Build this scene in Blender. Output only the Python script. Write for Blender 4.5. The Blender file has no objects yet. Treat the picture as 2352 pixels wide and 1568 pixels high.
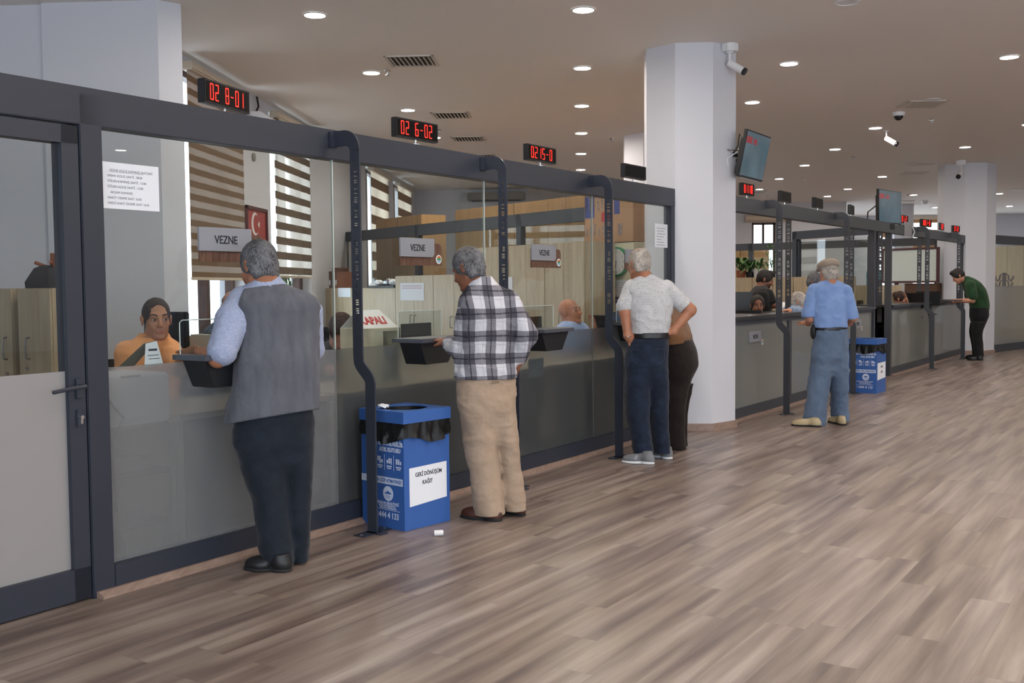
import bpy, bmesh, math, random
import numpy as np
from mathutils import Vector, Matrix
random.seed(7)
sc = bpy.context.scene
COL = sc.collection
# ---------------------------------------------------------------- camera
TH = -0.0643                                   # room axes against the camera's heading
CT, ST = math.cos(TH), math.sin(TH)
W_, H_, FPX, PITCH, ROLL, CH = 2352, 1568, 2400.0, 0.0535, -0.0091, 1.42
def b2g(p):                                    # camera-heading frame -> room frame
    p = list(p) + [0] * (3 - len(p))
    return Vector((p[0] * CT + p[1] * ST, -p[0] * ST + p[1] * CT, p[2]))
_f = Vector((0, math.cos(PITCH), -math.sin(PITCH))); _u = Vector((0, math.sin(PITCH), math.cos(PITCH))); _x = Vector((1, 0, 0))
_rx = math.cos(ROLL) * _x + math.sin(ROLL) * _u; _up = -math.sin(ROLL) * _x + math.cos(ROLL) * _u
CAMB = Vector((0, 0, CH))
def rayb(u, v): return _f + (u - W_ / 2) / FPX * _rx - (v - H_ / 2) / FPX * _up
def ray(u, v): return b2g(rayb(u, v))
CAM = b2g(CAMB)
def at_z(u, v, z):
    d = ray(u, v); return CAM + d * ((z - CH) / d.z)
def at_d(u, v, D): return CAM + ray(u, v) * D
def at_p(u, v, P, n):
    d = ray(u, v); n = Vector(n); return CAM + d * ((Vector(P) - CAM).dot(n) / d.dot(n))
cam = bpy.data.cameras.new('camera'); co = bpy.data.objects.new('camera', cam); COL.objects.link(co)
cam.sensor_width = 36; cam.lens = FPX / W_ * 36; cam.clip_start = 0.05; cam.clip_end = 300
gx, gu, gf = b2g(_rx), b2g(_up), b2g(_f)
co.matrix_world = Matrix(((gx.x, gu.x, -gf.x, 0), (gx.y, gu.y, -gf.y, 0), (gx.z, gu.z, -gf.z, CH), (0, 0, 0, 1)))
sc.camera = co
# ---------------------------------------------------------------- colour management, world, daylight
sc.view_settings.view_transform = 'Standard'; sc.view_settings.look = 'None'
sc.view_settings.gamma = 1.0; sc.view_settings.exposure = 1.0; sc.view_settings.use_curve_mapping = False
sc.cycles.use_denoising = True
sc.cycles.max_bounces = 10; sc.cycles.diffuse_bounces = 5; sc.cycles.glossy_bounces = 4
sc.cycles.transmission_bounces = 8; sc.cycles.transparent_max_bounces = 16
sc.cycles.sample_clamp_indirect = 4.0; sc.cycles.caustics_reflective = False; sc.cycles.caustics_refractive = True
world = bpy.data.worlds.new('overcast_sky'); sc.world = world; world.use_nodes = True
wb = world.node_tree.nodes['Background']; wb.inputs[0].default_value = (0.80, 0.89, 1.0, 1); wb.inputs[1].default_value = 3.1
XL, XR, YB, YF, ZC = -3.86, 19.0, -3.6, 37.0, 3.708
BACK_OPEN = [(-4.6, -.2), (.2, 4.6), (5.4, 10.4), (11.4, 17.4)]        # glazed entrance bays behind the camera
for i, (a, b) in enumerate(BACK_OPEN):
    ld = bpy.data.lights.new('daylight_portal', 'AREA'); ld.shape = 'RECTANGLE'; ld.size = b - a; ld.size_y = 2.9
    ld.cycles.is_portal = True
    lo = bpy.data.objects.new('daylight_portal', ld); COL.objects.link(lo)
    lo.location = ((a + b) / 2, YB - .1, 1.75); lo.rotation_euler = (math.radians(90), 0, 0)
RIGHT_OPEN = []

# ---------------------------------------------------------------- materials
def lin(c):
    c = c.lstrip('#'); v = [int(c[i:i + 2], 16) / 255 for i in (0, 2, 4)]
    return tuple((x / 12.92 if x <= .04045 else ((x + .055) / 1.055) ** 2.4) for x in v) + (1,)
_M = {}
def mat(name, c='#808080', r=.5, m=0., emit=None, es=1., spec=.5, bump=None, var=None, sheen=0):
    if name in _M: return _M[name]
    M = bpy.data.materials.new(name); M.use_nodes = True; nt = M.node_tree; b = nt.nodes['Principled BSDF']
    b.inputs['Base Color'].default_value = lin(c); b.inputs['Roughness'].default_value = r; b.inputs['Metallic'].default_value = m
    b.inputs['Specular IOR Level'].default_value = spec
    if sheen: b.inputs['Sheen Weight'].default_value = sheen
    if emit: b.inputs['Emission Color'].default_value = lin(emit); b.inputs['Emission Strength'].default_value = es
    if bump or var:
        tc = nt.nodes.new('ShaderNodeTexCoord'); n = nt.nodes.new('ShaderNodeTexNoise')
        sc_, amt = bump or (var[0], 0); n.inputs['Scale'].default_value = sc_; n.inputs['Detail'].default_value = 4
        nt.links.new(tc.outputs['Object'], n.inputs['Vector'])
        if bump:
            bp = nt.nodes.new('ShaderNodeBump'); bp.inputs['Strength'].default_value = amt; bp.inputs['Distance'].default_value = .01
            nt.links.new(n.outputs['Fac'], bp.inputs['Height']); nt.links.new(bp.outputs[0], b.inputs['Normal'])
        if var:
            n2 = nt.nodes.new('ShaderNodeTexNoise'); n2.inputs['Scale'].default_value = var[0]; n2.inputs['Detail'].default_value = 5
            nt.links.new(tc.outputs['Object'], n2.inputs['Vector'])
            mx = nt.nodes.new('ShaderNodeMix'); mx.data_type = 'RGBA'
            mx.inputs[6].default_value = lin(c); mx.inputs[7].default_value = lin(var[1])
            rp = nt.nodes.new('ShaderNodeMapRange'); rp.inputs[1].default_value = .35; rp.inputs[2].default_value = .65
            nt.links.new(n2.outputs['Fac'], rp.inputs[0]); nt.links.new(rp.outputs[0], mx.inputs[0])
            nt.links.new(mx.outputs[2], b.inputs['Base Color'])
    _M[name] = M; return M
def N(nt, t, **kw):
    n = nt.nodes.new(t)
    for k, v in kw.items(): setattr(n, k, v)
    return n
def new_mat(name):
    M = bpy.data.materials.new(name); M.use_nodes = True; _M[name] = M
    nt = M.node_tree; return M, nt, nt.nodes['Principled BSDF'], nt.nodes['Material Output']
def mth(nt, op, a, b=None, c=None):
    n = nt.nodes.new('ShaderNodeMath'); n.operation = op
    for i, x in enumerate((a, b, c)):
        if x is None: continue
        if isinstance(x, (int, float)): n.inputs[i].default_value = x
        else: nt.links.new(x, n.inputs[i])
    return n.outputs[0]
def mixc(nt, f, a, b):
    n = nt.nodes.new('ShaderNodeMix'); n.data_type = 'RGBA'
    for i, x in ((0, f), (6, a), (7, b)):
        if isinstance(x, (int, float)): n.inputs[i].default_value = x
        elif isinstance(x, tuple): n.inputs[i].default_value = x
        else: nt.links.new(x, n.inputs[i])
    return n.outputs[2]
def ramp(nt, f, stops):
    n = nt.nodes.new('ShaderNodeValToRGB'); e = n.color_ramp.elements
    while len(e) < len(stops): e.new(.5)
    for k, (p, c) in enumerate(stops): e[k].position = p; e[k].color = c if isinstance(c, tuple) else lin(c)
    nt.links.new(f, n.inputs[0]); return n.outputs[0]
# counters' own directions (room frame)
D1 = b2g((.5487, .8360)).normalized(); N1 = Vector((D1.y, -D1.x, 0)); A1 = b2g((-2.15, 4.463))
d2 = Vector((4.595, 6.797, 0)).normalized(); D2 = b2g((d2.x, d2.y)).normalized(); N2 = Vector((D2.y, -D2.x, 0)); A2 = b2g((2.305, 10.803))

def floor_mat():
    M, nt, b, out = new_mat('laminate_floor')
    tc = N(nt, 'ShaderNodeTexCoord'); mp = N(nt, 'ShaderNodeMapping'); mp.vector_type = 'POINT'
    mp.inputs['Rotation'].default_value = (0, 0, -math.atan2(D1.y, D1.x))
    nt.links.new(tc.outputs['Object'], mp.inputs['Vector'])
    sp = N(nt, 'ShaderNodeSeparateXYZ'); nt.links.new(mp.outputs[0], sp.inputs[0]); X, Y = sp.outputs[0], sp.outputs[1]
    PW, PL = .165, 1.25
    row = mth(nt, 'FLOOR', mth(nt, 'DIVIDE', Y, PW))
    wr = N(nt, 'ShaderNodeTexWhiteNoise', noise_dimensions='1D'); nt.links.new(row, wr.inputs['W'])
    xs = mth(nt, 'ADD', mth(nt, 'DIVIDE', X, PL), wr.outputs['Value'])
    pl = mth(nt, 'FLOOR', xs)
    idn = mth(nt, 'ADD', mth(nt, 'MULTIPLY', row, 37.13), mth(nt, 'MULTIPLY', pl, 11.7))
    wn = N(nt, 'ShaderNodeTexWhiteNoise', noise_dimensions='1D'); nt.links.new(idn, wn.inputs['W'])
    # streaky grain
    cb = N(nt, 'ShaderNodeCombineXYZ')
    nt.links.new(mth(nt, 'ADD', mth(nt, 'MULTIPLY', X, .6), mth(nt, 'MULTIPLY', wn.outputs['Value'], 40)), cb.inputs[0])
    nt.links.new(mth(nt, 'ADD', mth(nt, 'MULTIPLY', Y, 9), mth(nt, 'MULTIPLY', wn.outputs['Value'], 17)), cb.inputs[1])
    n1 = N(nt, 'ShaderNodeTexNoise'); n1.inputs['Scale'].default_value = 1.15; n1.inputs['Detail'].default_value = 5; n1.inputs['Distortion'].default_value = .12
    nt.links.new(cb.outputs[0], n1.inputs['Vector'])
    cb2 = N(nt, 'ShaderNodeCombineXYZ')
    nt.links.new(mth(nt, 'ADD', mth(nt, 'MULTIPLY', X, 2.2), mth(nt, 'MULTIPLY', wn.outputs['Value'], 23)), cb2.inputs[0])
    nt.links.new(mth(nt, 'MULTIPLY', Y, 46), cb2.inputs[1])
    n2 = N(nt, 'ShaderNodeTexNoise'); n2.inputs['Scale'].default_value = 1.6; n2.inputs['Detail'].default_value = 6
    nt.links.new(cb2.outputs[0], n2.inputs['Vector'])
    c1 = ramp(nt, n1.outputs['Fac'], [(.28, '#67534d'), (.42, '#8d766a'), (.55, '#aa9484'), (.70, '#c3b1a2')])
    c2 = ramp(nt, n1.outputs['Fac'], [(.28, '#665553'), (.43, '#88756e'), (.57, '#a59389'), (.72, '#bcada3')])
    c = mixc(nt, wn.outputs['Value'], c1, c2)
    v = mth(nt, 'MULTIPLY_ADD', mth(nt, 'SUBTRACT', wn.outputs['Value'], .5), .15, .66)
    g = mth(nt, 'MULTIPLY_ADD', mth(nt, 'SUBTRACT', n2.outputs['Fac'], .5), .5, 1.0)
    # joints
    fy = mth(nt, 'FRACT', mth(nt, 'DIVIDE', Y, PW)); fx = mth(nt, 'FRACT', xs)
    jy = mth(nt, 'LESS_THAN', fy, .012); jx = mth(nt, 'LESS_THAN', fx, .0022)
    j = mth(nt, 'MULTIPLY_ADD', mth(nt, 'MAXIMUM', jy, jx), -.28, 1.0)
    hs = N(nt, 'ShaderNodeHueSaturation'); nt.links.new(c, hs.inputs['Color'])
    hs.inputs['Saturation'].default_value = .86
    nt.links.new(mth(nt, 'MULTIPLY', mth(nt, 'MULTIPLY', v, g), j), hs.inputs['Value'])
    nt.links.new(hs.outputs[0], b.inputs['Base Color'])
    nt.links.new(mth(nt, 'MULTIPLY_ADD', n2.outputs['Fac'], .16, .27), b.inputs['Roughness'])
    b.inputs['Specular IOR Level'].default_value = .5
    bp = N(nt, 'ShaderNodeBump'); bp.inputs['Strength'].default_value = .06; bp.inputs['Distance'].default_value = .004
    nt.links.new(n2.outputs['Fac'], bp.inputs['Height']); nt.links.new(bp.outputs[0], b.inputs['Normal'])
    return M
def fresnel(nt):            # same reflectance on both faces of a pane
    fr = N(nt, 'ShaderNodeFresnel'); ge = N(nt, 'ShaderNodeNewGeometry'); nt.links.new(mth(nt, 'MULTIPLY_ADD', ge.outputs['Backfacing'], 1 / 1.5 - 1.5, 1.5), fr.inputs[0]); return fr
def glass_mat(name, tint='#f4f8f6', refl=1.0):
    M, nt, b, out = new_mat(name); nt.nodes.remove(b)
    t = N(nt, 'ShaderNodeBsdfTransparent'); t.inputs[0].default_value = lin(tint)
    g = N(nt, 'ShaderNodeBsdfGlossy'); g.inputs['Roughness'].default_value = .0
    fr = fresnel(nt)
    mx = N(nt, 'ShaderNodeMixShader'); nt.links.new(mth(nt, 'MULTIPLY', fr.outputs[0], refl), mx.inputs[0])
    nt.links.new(t.outputs[0], mx.inputs[1]); nt.links.new(g.outputs[0], mx.inputs[2]); nt.links.new(mx.outputs[0], out.inputs[0]); return M
def frost_mat(name, c='#b9bcbc', diff=.3, rough=.42, spec=.5):
    M, nt, b, out = new_mat(name); nt.nodes.remove(b)
    rf = N(nt, 'ShaderNodeBsdfRefraction'); rf.inputs['Color'].default_value = lin('#d6d9d8'); rf.inputs['Roughness'].default_value = rough; rf.inputs['IOR'].default_value = 1.12
    df = N(nt, 'ShaderNodeBsdfDiffuse'); df.inputs[0].default_value = lin(c)
    mx = N(nt, 'ShaderNodeMixShader'); mx.inputs[0].default_value = diff
    nt.links.new(rf.outputs[0], mx.inputs[1]); nt.links.new(df.outputs[0], mx.inputs[2])
    g = N(nt, 'ShaderNodeBsdfGlossy'); g.inputs['Roughness'].default_value = .06
    fr = fresnel(nt)
    m2 = N(nt, 'ShaderNodeMixShader'); nt.links.new(mth(nt, 'MULTIPLY', fr.outputs[0], spec), m2.inputs[0])
    nt.links.new(mx.outputs[0], m2.inputs[1]); nt.links.new(g.outputs[0], m2.inputs[2]); nt.links.new(m2.outputs[0], out.inputs[0]); return M
def wood_mat(name, a, b_, scale=3., axis=2, r=.45, stretch=12.):
    M, nt, b, out = new_mat(name)
    tc = N(nt, 'ShaderNodeTexCoord'); mp = N(nt, 'ShaderNodeMapping'); s = [stretch] * 3; s[axis] = 1.
    mp.inputs['Scale'].default_value = s; nt.links.new(tc.outputs['Object'], mp.inputs[0])
    n = N(nt, 'ShaderNodeTexNoise'); n.inputs['Scale'].default_value = scale; n.inputs['Detail'].default_value = 5; n.inputs['Distortion'].default_value = .8
    nt.links.new(mp.outputs[0], n.inputs['Vector'])
    nt.links.new(ramp(nt, n.outputs['Fac'], [(.3, a), (.7, b_)]), b.inputs['Base Color']); b.inputs['Roughness'].default_value = r; return M
def blind_mat(name, period, solid, sheer, z0, tr_solid=.35, sheer_open=.5):
    M, nt, b, out = new_mat(name); nt.nodes.remove(b)
    tc = N(nt, 'ShaderNodeTexCoord'); sp = N(nt, 'ShaderNodeSeparateXYZ'); nt.links.new(tc.outputs['Object'], sp.inputs[0])
    f = mth(nt, 'FRACT', mth(nt, 'DIVIDE', mth(nt, 'ADD', sp.outputs[2], z0), period)); st = mth(nt, 'LESS_THAN', f, .5)
    def cloth(c, tr):
        d = N(nt, 'ShaderNodeBsdfDiffuse'); d.inputs[0].default_value = lin(c)
        t = N(nt, 'ShaderNodeBsdfTranslucent'); t.inputs[0].default_value = lin(c)
        m = N(nt, 'ShaderNodeMixShader'); m.inputs[0].default_value = tr; nt.links.new(d.outputs[0], m.inputs[1]); nt.links.new(t.outputs[0], m.inputs[2]); return m
    a = cloth(solid, tr_solid); s = cloth(sheer, .6)
    tp = N(nt, 'ShaderNodeBsdfTransparent'); ms = N(nt, 'ShaderNodeMixShader'); ms.inputs[0].default_value = sheer_open
    nt.links.new(s.outputs[0], ms.inputs[1]); nt.links.new(tp.outputs[0], ms.inputs[2])
    m = N(nt, 'ShaderNodeMixShader'); nt.links.new(st, m.inputs[0]); nt.links.new(ms.outputs[0], m.inputs[1]); nt.links.new(a.outputs[0], m.inputs[2])
    nt.links.new(m.outputs[0], out.inputs[0]); return M

FLOOR = floor_mat()
WALL = mat('wall_paint', '#d3d5dc', .6, bump=(60, .03)); CEIL = mat('ceiling_paint', '#ebe6e0', .7)
GLASS = glass_mat('clear_glass', '#f4f7f6', 1.0); WGLASS = glass_mat('window_glass', '#f8fafa', .6)
FROST = frost_mat('frosted_film', '#c6c8ca', .25, .22); FROSTD = frost_mat('frosted_film_dark', '#96999b', .17, .34); FROST2 = frost_mat('frosted_film_door', '#b7b4b3', .62, .6)
FRAME = mat('anthracite_frame', '#2e333f', .42); FRAME2 = mat('dark_grey_frame', '#3b3e44', .5)
BLACK = mat('black_plastic', '#17181b', .4); DARK = mat('black_laminate', '#1b1c20', .5); CHROME = mat('chrome', '#d8dadc', .18, 1.)
STEEL = mat('brushed_steel', '#a9abad', .35, 1.); WHITEP = mat('white_plastic', '#e6e7e8', .4); PAPER = mat('white_paper', '#e8ecf2', .8)
INK = mat('black_ink', '#26282e', .8); RED = mat('red_print', '#b5202b', .6); WHITEINK = mat('white_print', '#c9d4ea', .6)
LED = mat('red_led', '#ff2018', .5, emit='#ff1f16', es=2.4); LEDOFF = mat('display_window', '#050304', .55, spec=.15)
LAMP = mat('lamp_diffuser', '#ffffff', .5, emit='#fff3e6', es=165.)
OAK = wood_mat('light_maple_laminate', '#ab997c', '#c0b094', 2.2); TAN = wood_mat('tan_panel', '#b48c5c', '#c69e6c', 1.5)
WALNUT = wood_mat('walnut_panel', '#4a3228', '#765646', 9., axis=2, stretch=7.); BROWNF = wood_mat('brown_window_frame', '#3a231b', '#553527', 4.)
THRESH = wood_mat('threshold_laminate', '#8b7467', '#a28b7e', 3., axis=1)
BLUE = mat('blue_cardboard', '#3560a6', .45, bump=(18, .05)); BAG = mat('black_bin_liner', '#0d0e10', .42, bump=(22, .4), spec=.35)
SIGNG = mat('grey_sign_plate', '#8b8e95', .5); LEDGE = mat('grey_ledge_top', '#4b4f58', .35)
SOIL = mat('potting_soil', '#3a2a20', .9); LEAF = mat('green_leaf', '#3f6b2c', .5, var=(6, '#2c4f20')); POTT = mat('terracotta', '#8d4a35', .7)
GREENC = mat('green_rim', '#2f8a5a', .4); CREAM = mat('cream_laminate', '#ddd6bd', .5)

# ---------------------------------------------------------------- geometry helpers
def tag(o, label=None, cat=None, group=None, kind=None):
    for k, v in (('label', label), ('category', cat), ('group', group), ('kind', kind)):
        if v: o[k] = v
    return o
def empty(name, loc, label=None, cat=None, group=None, rz=0.):
    o = bpy.data.objects.new(name, None); COL.objects.link(o); o.location = loc; o.rotation_euler = (0, 0, rz); o.empty_display_size = .1
    return tag(o, label, cat, group)
def adopt(o, parent):
    if parent is not None:
        M = Matrix.Identity(4); chain = []; p = parent
        while p is not None: chain.append(p); p = p.parent
        M = Matrix.Identity(4)
        for p in reversed(chain):
            M = M @ p.matrix_parent_inverse @ p.matrix_basis if p.parent else M @ p.matrix_basis
        o.parent = parent; o.matrix_parent_inverse = M.inverted()
class MB:
    def __init__(s): s.bm = bmesh.new()
    def face(s, pts):
        return s.bm.faces.new([s.bm.verts.new(p) for p in pts])
    def box(s, a, b, fr=None):
        x0, y0, z0 = a; x1, y1, z1 = b; T = fr or (lambda x, y, z: (x, y, z))
        v = [s.bm.verts.new(T(x, y, z)) for x in (x0, x1) for y in (y0, y1) for z in (z0, z1)]
        for f in ((0, 1, 3, 2), (4, 6, 7, 5), (0, 4, 5, 1), (2, 3, 7, 6), (0, 2, 6, 4), (1, 5, 7, 3)): s.bm.faces.new([v[i] for i in f])
        return s
    def prism(s, poly, ext, off=(0, 0, 0)):    # poly of 3D points extruded by vector
        e = Vector(ext); a = [s.bm.verts.new(Vector(p)) for p in poly]; b = [s.bm.verts.new(Vector(p) + e) for p in poly]; n = len(a)
        s.bm.faces.new(a); s.bm.faces.new(b[::-1])
        for i in range(n): s.bm.faces.new([a[i], b[i], b[(i + 1) % n], a[(i + 1) % n]])
        return s
    def cyl(s, p0, p1, r0, r1=None, n=16, caps=True):
        p0, p1 = Vector(p0), Vector(p1); r1 = r0 if r1 is None else r1; d = (p1 - p0).normalized()
        a = d.orthogonal().normalized(); b = d.cross(a)
        A = [s.bm.verts.new(p0 + (a * math.cos(t) + b * math.sin(t)) * r0) for t in [2 * math.pi * i / n for i in range(n)]]
        B = [s.bm.verts.new(p1 + (a * math.cos(t) + b * math.sin(t)) * r1) for t in [2 * math.pi * i / n for i in range(n)]]
        for i in range(n): s.bm.faces.new([A[i], A[(i + 1) % n], B[(i + 1) % n], B[i]])
        if caps: s.bm.faces.new(A[::-1]); s.bm.faces.new(B)
        return s
    def tube(s, pts, r, n=8):
        P = [Vector(p) for p in pts]; rings = []; prev = None
        for i, p in enumerate(P):
            t = (P[min(i + 1, len(P) - 1)] - P[max(i - 1, 0)]).normalized()
            a = t.orthogonal().normalized() if prev is None else (prev - t * prev.dot(t)).normalized(); prev = a; b = t.cross(a)
            rr = r[i] if isinstance(r, (list, tuple)) else r
            rings.append([s.bm.verts.new(p + (a * math.cos(q) + b * math.sin(q)) * rr) for q in [2 * math.pi * k / n for k in range(n)]])
        for A, B in zip(rings, rings[1:]):
            for i in range(n): s.bm.faces.new([A[i], A[(i + 1) % n], B[(i + 1) % n], B[i]])
        s.bm.faces.new(rings[0][::-1]); s.bm.faces.new(rings[-1]); return s
    def ball(s, c, r, n=16, sc_=(1, 1, 1)):
        m = Matrix.Translation(c) @ Matrix.Diagonal((r * sc_[0], r * sc_[1], r * sc_[2], 1))
        bmesh.ops.create_uvsphere(s.bm, u_segments=n, v_segments=max(6, n // 2), radius=1, matrix=m); return s
    def lathe(s, prof, c, n=24):
        R = [[s.bm.verts.new((c[0] + r * math.cos(t), c[1] + r * math.sin(t), c[2] + z)) for t in [2 * math.pi * i / n for i in range(n)]] for r, z in prof]
        for A, B in zip(R, R[1:]):
            for i in range(n): s.bm.faces.new([A[i], A[(i + 1) % n], B[(i + 1) % n], B[i]])
        return s
    def build(s, name, m, parent=None, bevel=0, smooth=False, kind=None, label=None):
        bmesh.ops.recalc_face_normals(s.bm, faces=s.bm.faces)
        if bevel:
            bmesh.ops.bevel(s.bm, geom=[e for e in s.bm.edges if len(e.link_faces) == 2 and e.calc_face_angle(0) > .6], offset=bevel, segments=2, affect='EDGES', clamp_overlap=True)
        me = bpy.data.meshes.new(name); s.bm.to_mesh(me); s.bm.free()
        for mm in (m if isinstance(m, (list, tuple)) else [m]): me.materials.append(mm)
        if smooth:
            me.polygons.foreach_set('use_smooth', [True] * len(me.polygons)); me.set_sharp_from_angle(angle=math.radians(38))
        o = bpy.data.objects.new(name, me); COL.objects.link(o); adopt(o, parent)
        return tag(o, label, kind=kind)
def F1(s, n, z): return A1 + D1 * s + N1 * n + Vector((0, 0, z))
def F2(s, n, z): return A2 + D2 * s + N2 * n + Vector((0, 0, z))
def frm(O, dx, dy): return lambda x, y, z: Vector(O) + dx * x + dy * y + Vector((0, 0, z))
def text(body, size, m, O, right, up, parent, name='lettering', align='LEFT', bold=0., ext=.0006, sx=1.):
    cu = bpy.data.curves.new(name, 'FONT'); cu.body = body; cu.size = size; cu.align_x = align; cu.extrude = ext; cu.offset = bold; cu.resolution_u = 3
    to = bpy.data.objects.new(name, cu); COL.objects.link(to)
    dg = bpy.context.evaluated_depsgraph_get(); dg.update(); me = bpy.data.meshes.new_from_object(to.evaluated_get(dg)); COL.objects.unlink(to); bpy.data.objects.remove(to)
    r, u = Vector(right).normalized(), Vector(up).normalized(); n = r.cross(u); O = Vector(O)
    me.transform(Matrix(((r.x * sx, u.x, n.x, O.x), (r.y * sx, u.y, n.y, O.y), (r.z * sx, u.z, n.z, O.z), (0, 0, 0, 1))))
    me.materials.clear(); me.materials.append(m)
    o = bpy.data.objects.new(name, me); COL.objects.link(o); adopt(o, parent); return o
def copy_tree(o, parent=None):
    c = o.copy(); COL.objects.link(c)
    if parent is not None:
        mi = o.matrix_parent_inverse.copy(); c.parent = parent; c.matrix_parent_inverse = mi
    for ch in list(o.children): copy_tree(ch, c)
    return c
UP = Vector((0, 0, 1))
# ---------------------------------------------------------------- the room
def structure(mb, name, m, **k): return mb.build(name, m, kind='structure', **k)
structure(MB().box((-6.3, YB - .3, -.12), (XR + .3, YF + .3, 0)), 'floor', FLOOR)
structure(MB().box((-6.3, YB - .3, ZC), (XR + .3, YF + .3, ZC + .15)), 'ceiling', CEIL)
# left wall with window openings (y0, y1, z0, z1)
WIN_L = [(9.9, 11.9, .72, 3.62), (12.98, 14.9, .72, 3.62), (18.9, 20.8, .9, 3.62), (21.75, 23.7, .9, 3.62)]
def wall_with_holes(name, axis, pos, th, lo, hi, holes, m=WALL):
    mb = MB(); cur = lo
    def bx(a, b, z0, z1):
        if b - a < 1e-3 or z1 - z0 < 1e-3: return
        mb.box((pos, a, z0), (pos + th, b, z1)) if axis == 'x' else mb.box((a, pos, z0), (b, pos + th, z1))
    for a, b, z0, z1 in sorted(holes):
        bx(cur, a, 0, ZC); bx(a, b, 0, z0); bx(a, b, z1, ZC); cur = b
    bx(cur, hi, 0, ZC); return structure(mb, name, m)
wall_with_holes('wall_left', 'x', XL - .3, .3, 8.5, YF + .3, WIN_L)
XN = -6.0                                      # the bay left of the pier is deeper
wall_with_holes('wall_left_bay', 'x', XN - .3, .3, YB - .3, 8.5, [])
wall_with_holes('wall_back', 'y', YB - .3, .3, XN, XR, [(a, b, .3, 3.2) for a, b in BACK_OPEN])
wall_with_holes('wall_right', 'x', XR, .3, YB - .3, YF + .3, [(a, b, 1.0, 3.0) for a, b in RIGHT_OPEN])
FW = [(-1.0, 7.4, .3, 3.55), (10.4, 13.3, 1.0, 3.55), (15.6, 18.6, 1.0, 2.2)]  # first opening added to brighten the inner window, last to light far hall
wall_with_holes('wall_front', 'y', YF, .3, XL, XR, FW)
# stub of wall closing the window bay, and a wall running across behind the second counter
wall_with_holes('wall_side', 'y', 24.9, .25, XL, -1.2, [])
wall_with_holes('wall_inner', 'y', 30.4, .25, -1.2, 7.6, [(4.95, 5.62, 1.0, 3.15)])
for k, (a, b) in enumerate(BACK_OPEN):
    mb = MB()
    for x in (a, (2 * a + b) / 3, (a + 2 * b) / 3, b): mb.box((x - .04, YB - .22, .3), (x + .04, YB - .12, 3.2))
    for z in (.3, 3.13): mb.box((a, YB - .22, z), (b, YB - .12, z + .07))
    structure(mb, 'window_%d' % (10 + k), FRAME2)
def brown_window(n, y0, y1, z0, z1, mull):
    w = empty('window_%d' % n, (XL - .15, (y0 + y1) / 2, z0)); w['kind'] = 'structure'
    mb = MB(); x0, x1 = XL - .22, XL - .12
    for a, b in ((y0, y0 + .05), (y1 - .05, y1)): mb.box((x0, a, z0), (x1, b, z1))
    for a in mull: mb.box((x0, a - .05, z0), (x1, a + .05, z1))
    for z in (z0, z1 - .06): mb.box((x0, y0, z), (x1, y1, z + .06))
    mb.build('window_frame', BROWNF, w, kind='structure')
    MB().box((XL - .18, y0, z0), (XL - .174, y1, z1)).build('window_pane', WGLASS, w, kind='structure')
    MB().box((XL - .3, y0 - .03, z0 - .04), (XL + .05, y1 + .03, z0)).build('window_sill', WALL, w, kind='structure')
brown_window(1, *WIN_L[0], [11.03]); brown_window(2, *WIN_L[1], [14.05, 14.75]); brown_window(3, *WIN_L[2], [19.6]); brown_window(4, *WIN_L[3], [22.6])
# window of the inner wall and of the far wall
w = empty('window_5', (5.28, 30.5, 1.)); w['kind'] = 'structure'; mb = MB()
for a in (4.95, 5.25, 5.56): mb.box((a, 30.46, 1.), (a + .06, 30.54, 3.15))
for z in (1., 3.09): mb.box((4.95, 30.46, z), (5.62, 30.54, z + .06))
mb.build('window_frame', BROWNF, w, kind='structure'); MB().box((4.95, 30.49, 1.), (5.62, 30.5, 3.15)).build('window_pane', WGLASS, w, kind='structure')
MB().box((10.4, YF + .1, 1.), (13.3, YF + .11, 3.5)).build('window_6', WGLASS, kind='structure')
# pier beside the first window
pier = MB(); zt = ZC
pl = [(-6.0, 8.27), (-4.3, 8.27), (-4.28, 8.23), (-3.33, 8.23), (-3.19, 8.37), (-3.22, 8.45), (-3.45, 8.75), (-3.7, 9.4), (XL - .05, 9.6), (-6.0, 9.6)]
pier.prism([(x, y, 0) for x, y in pl], (0, 0, zt)); structure(pier, 'trim_1', WALL)
def octo(cx, cy, R, rot): return [(cx + R * math.cos(rot + i * math.pi / 4), cy + R * math.sin(rot + i * math.pi / 4)) for i in range(8)]
def column(name, u0, u1, D, R, label):
    c = at_d((u0 + u1) / 2, 400, D)
    o = empty(name, (c.x, c.y, 0), label, 'column')
    MB().prism([(x, y, 0) for x, y in octo(c.x, c.y, R, math.pi / 8)], (0, 0, ZC)).build('shaft', WALL, o)
    MB().prism([(x, y, 0) for x, y in octo(c.x, c.y, R + .02, math.pi / 8)], (0, 0, .07)).build('skirting', THRESH, o)
    return c
col1 = column('octagonal_column', 1480, 1686, 10.42, .468, 'white eight-sided column carrying the angled television, between the two counter rows')
col2 = column('octagonal_column', 2161, 2281, 20.7, .535, 'white eight-sided column behind the man in the green shirt')
col3 = column('octagonal_column', 1431, 1573, 16.3, .50, 'white eight-sided column mostly hidden behind the nearer column, over the fourth number display')
col4 = column('octagonal_column', 2055, 2095, 31.0, .3, 'slim distant white column behind the upright television')
exec_order = 1
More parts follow.
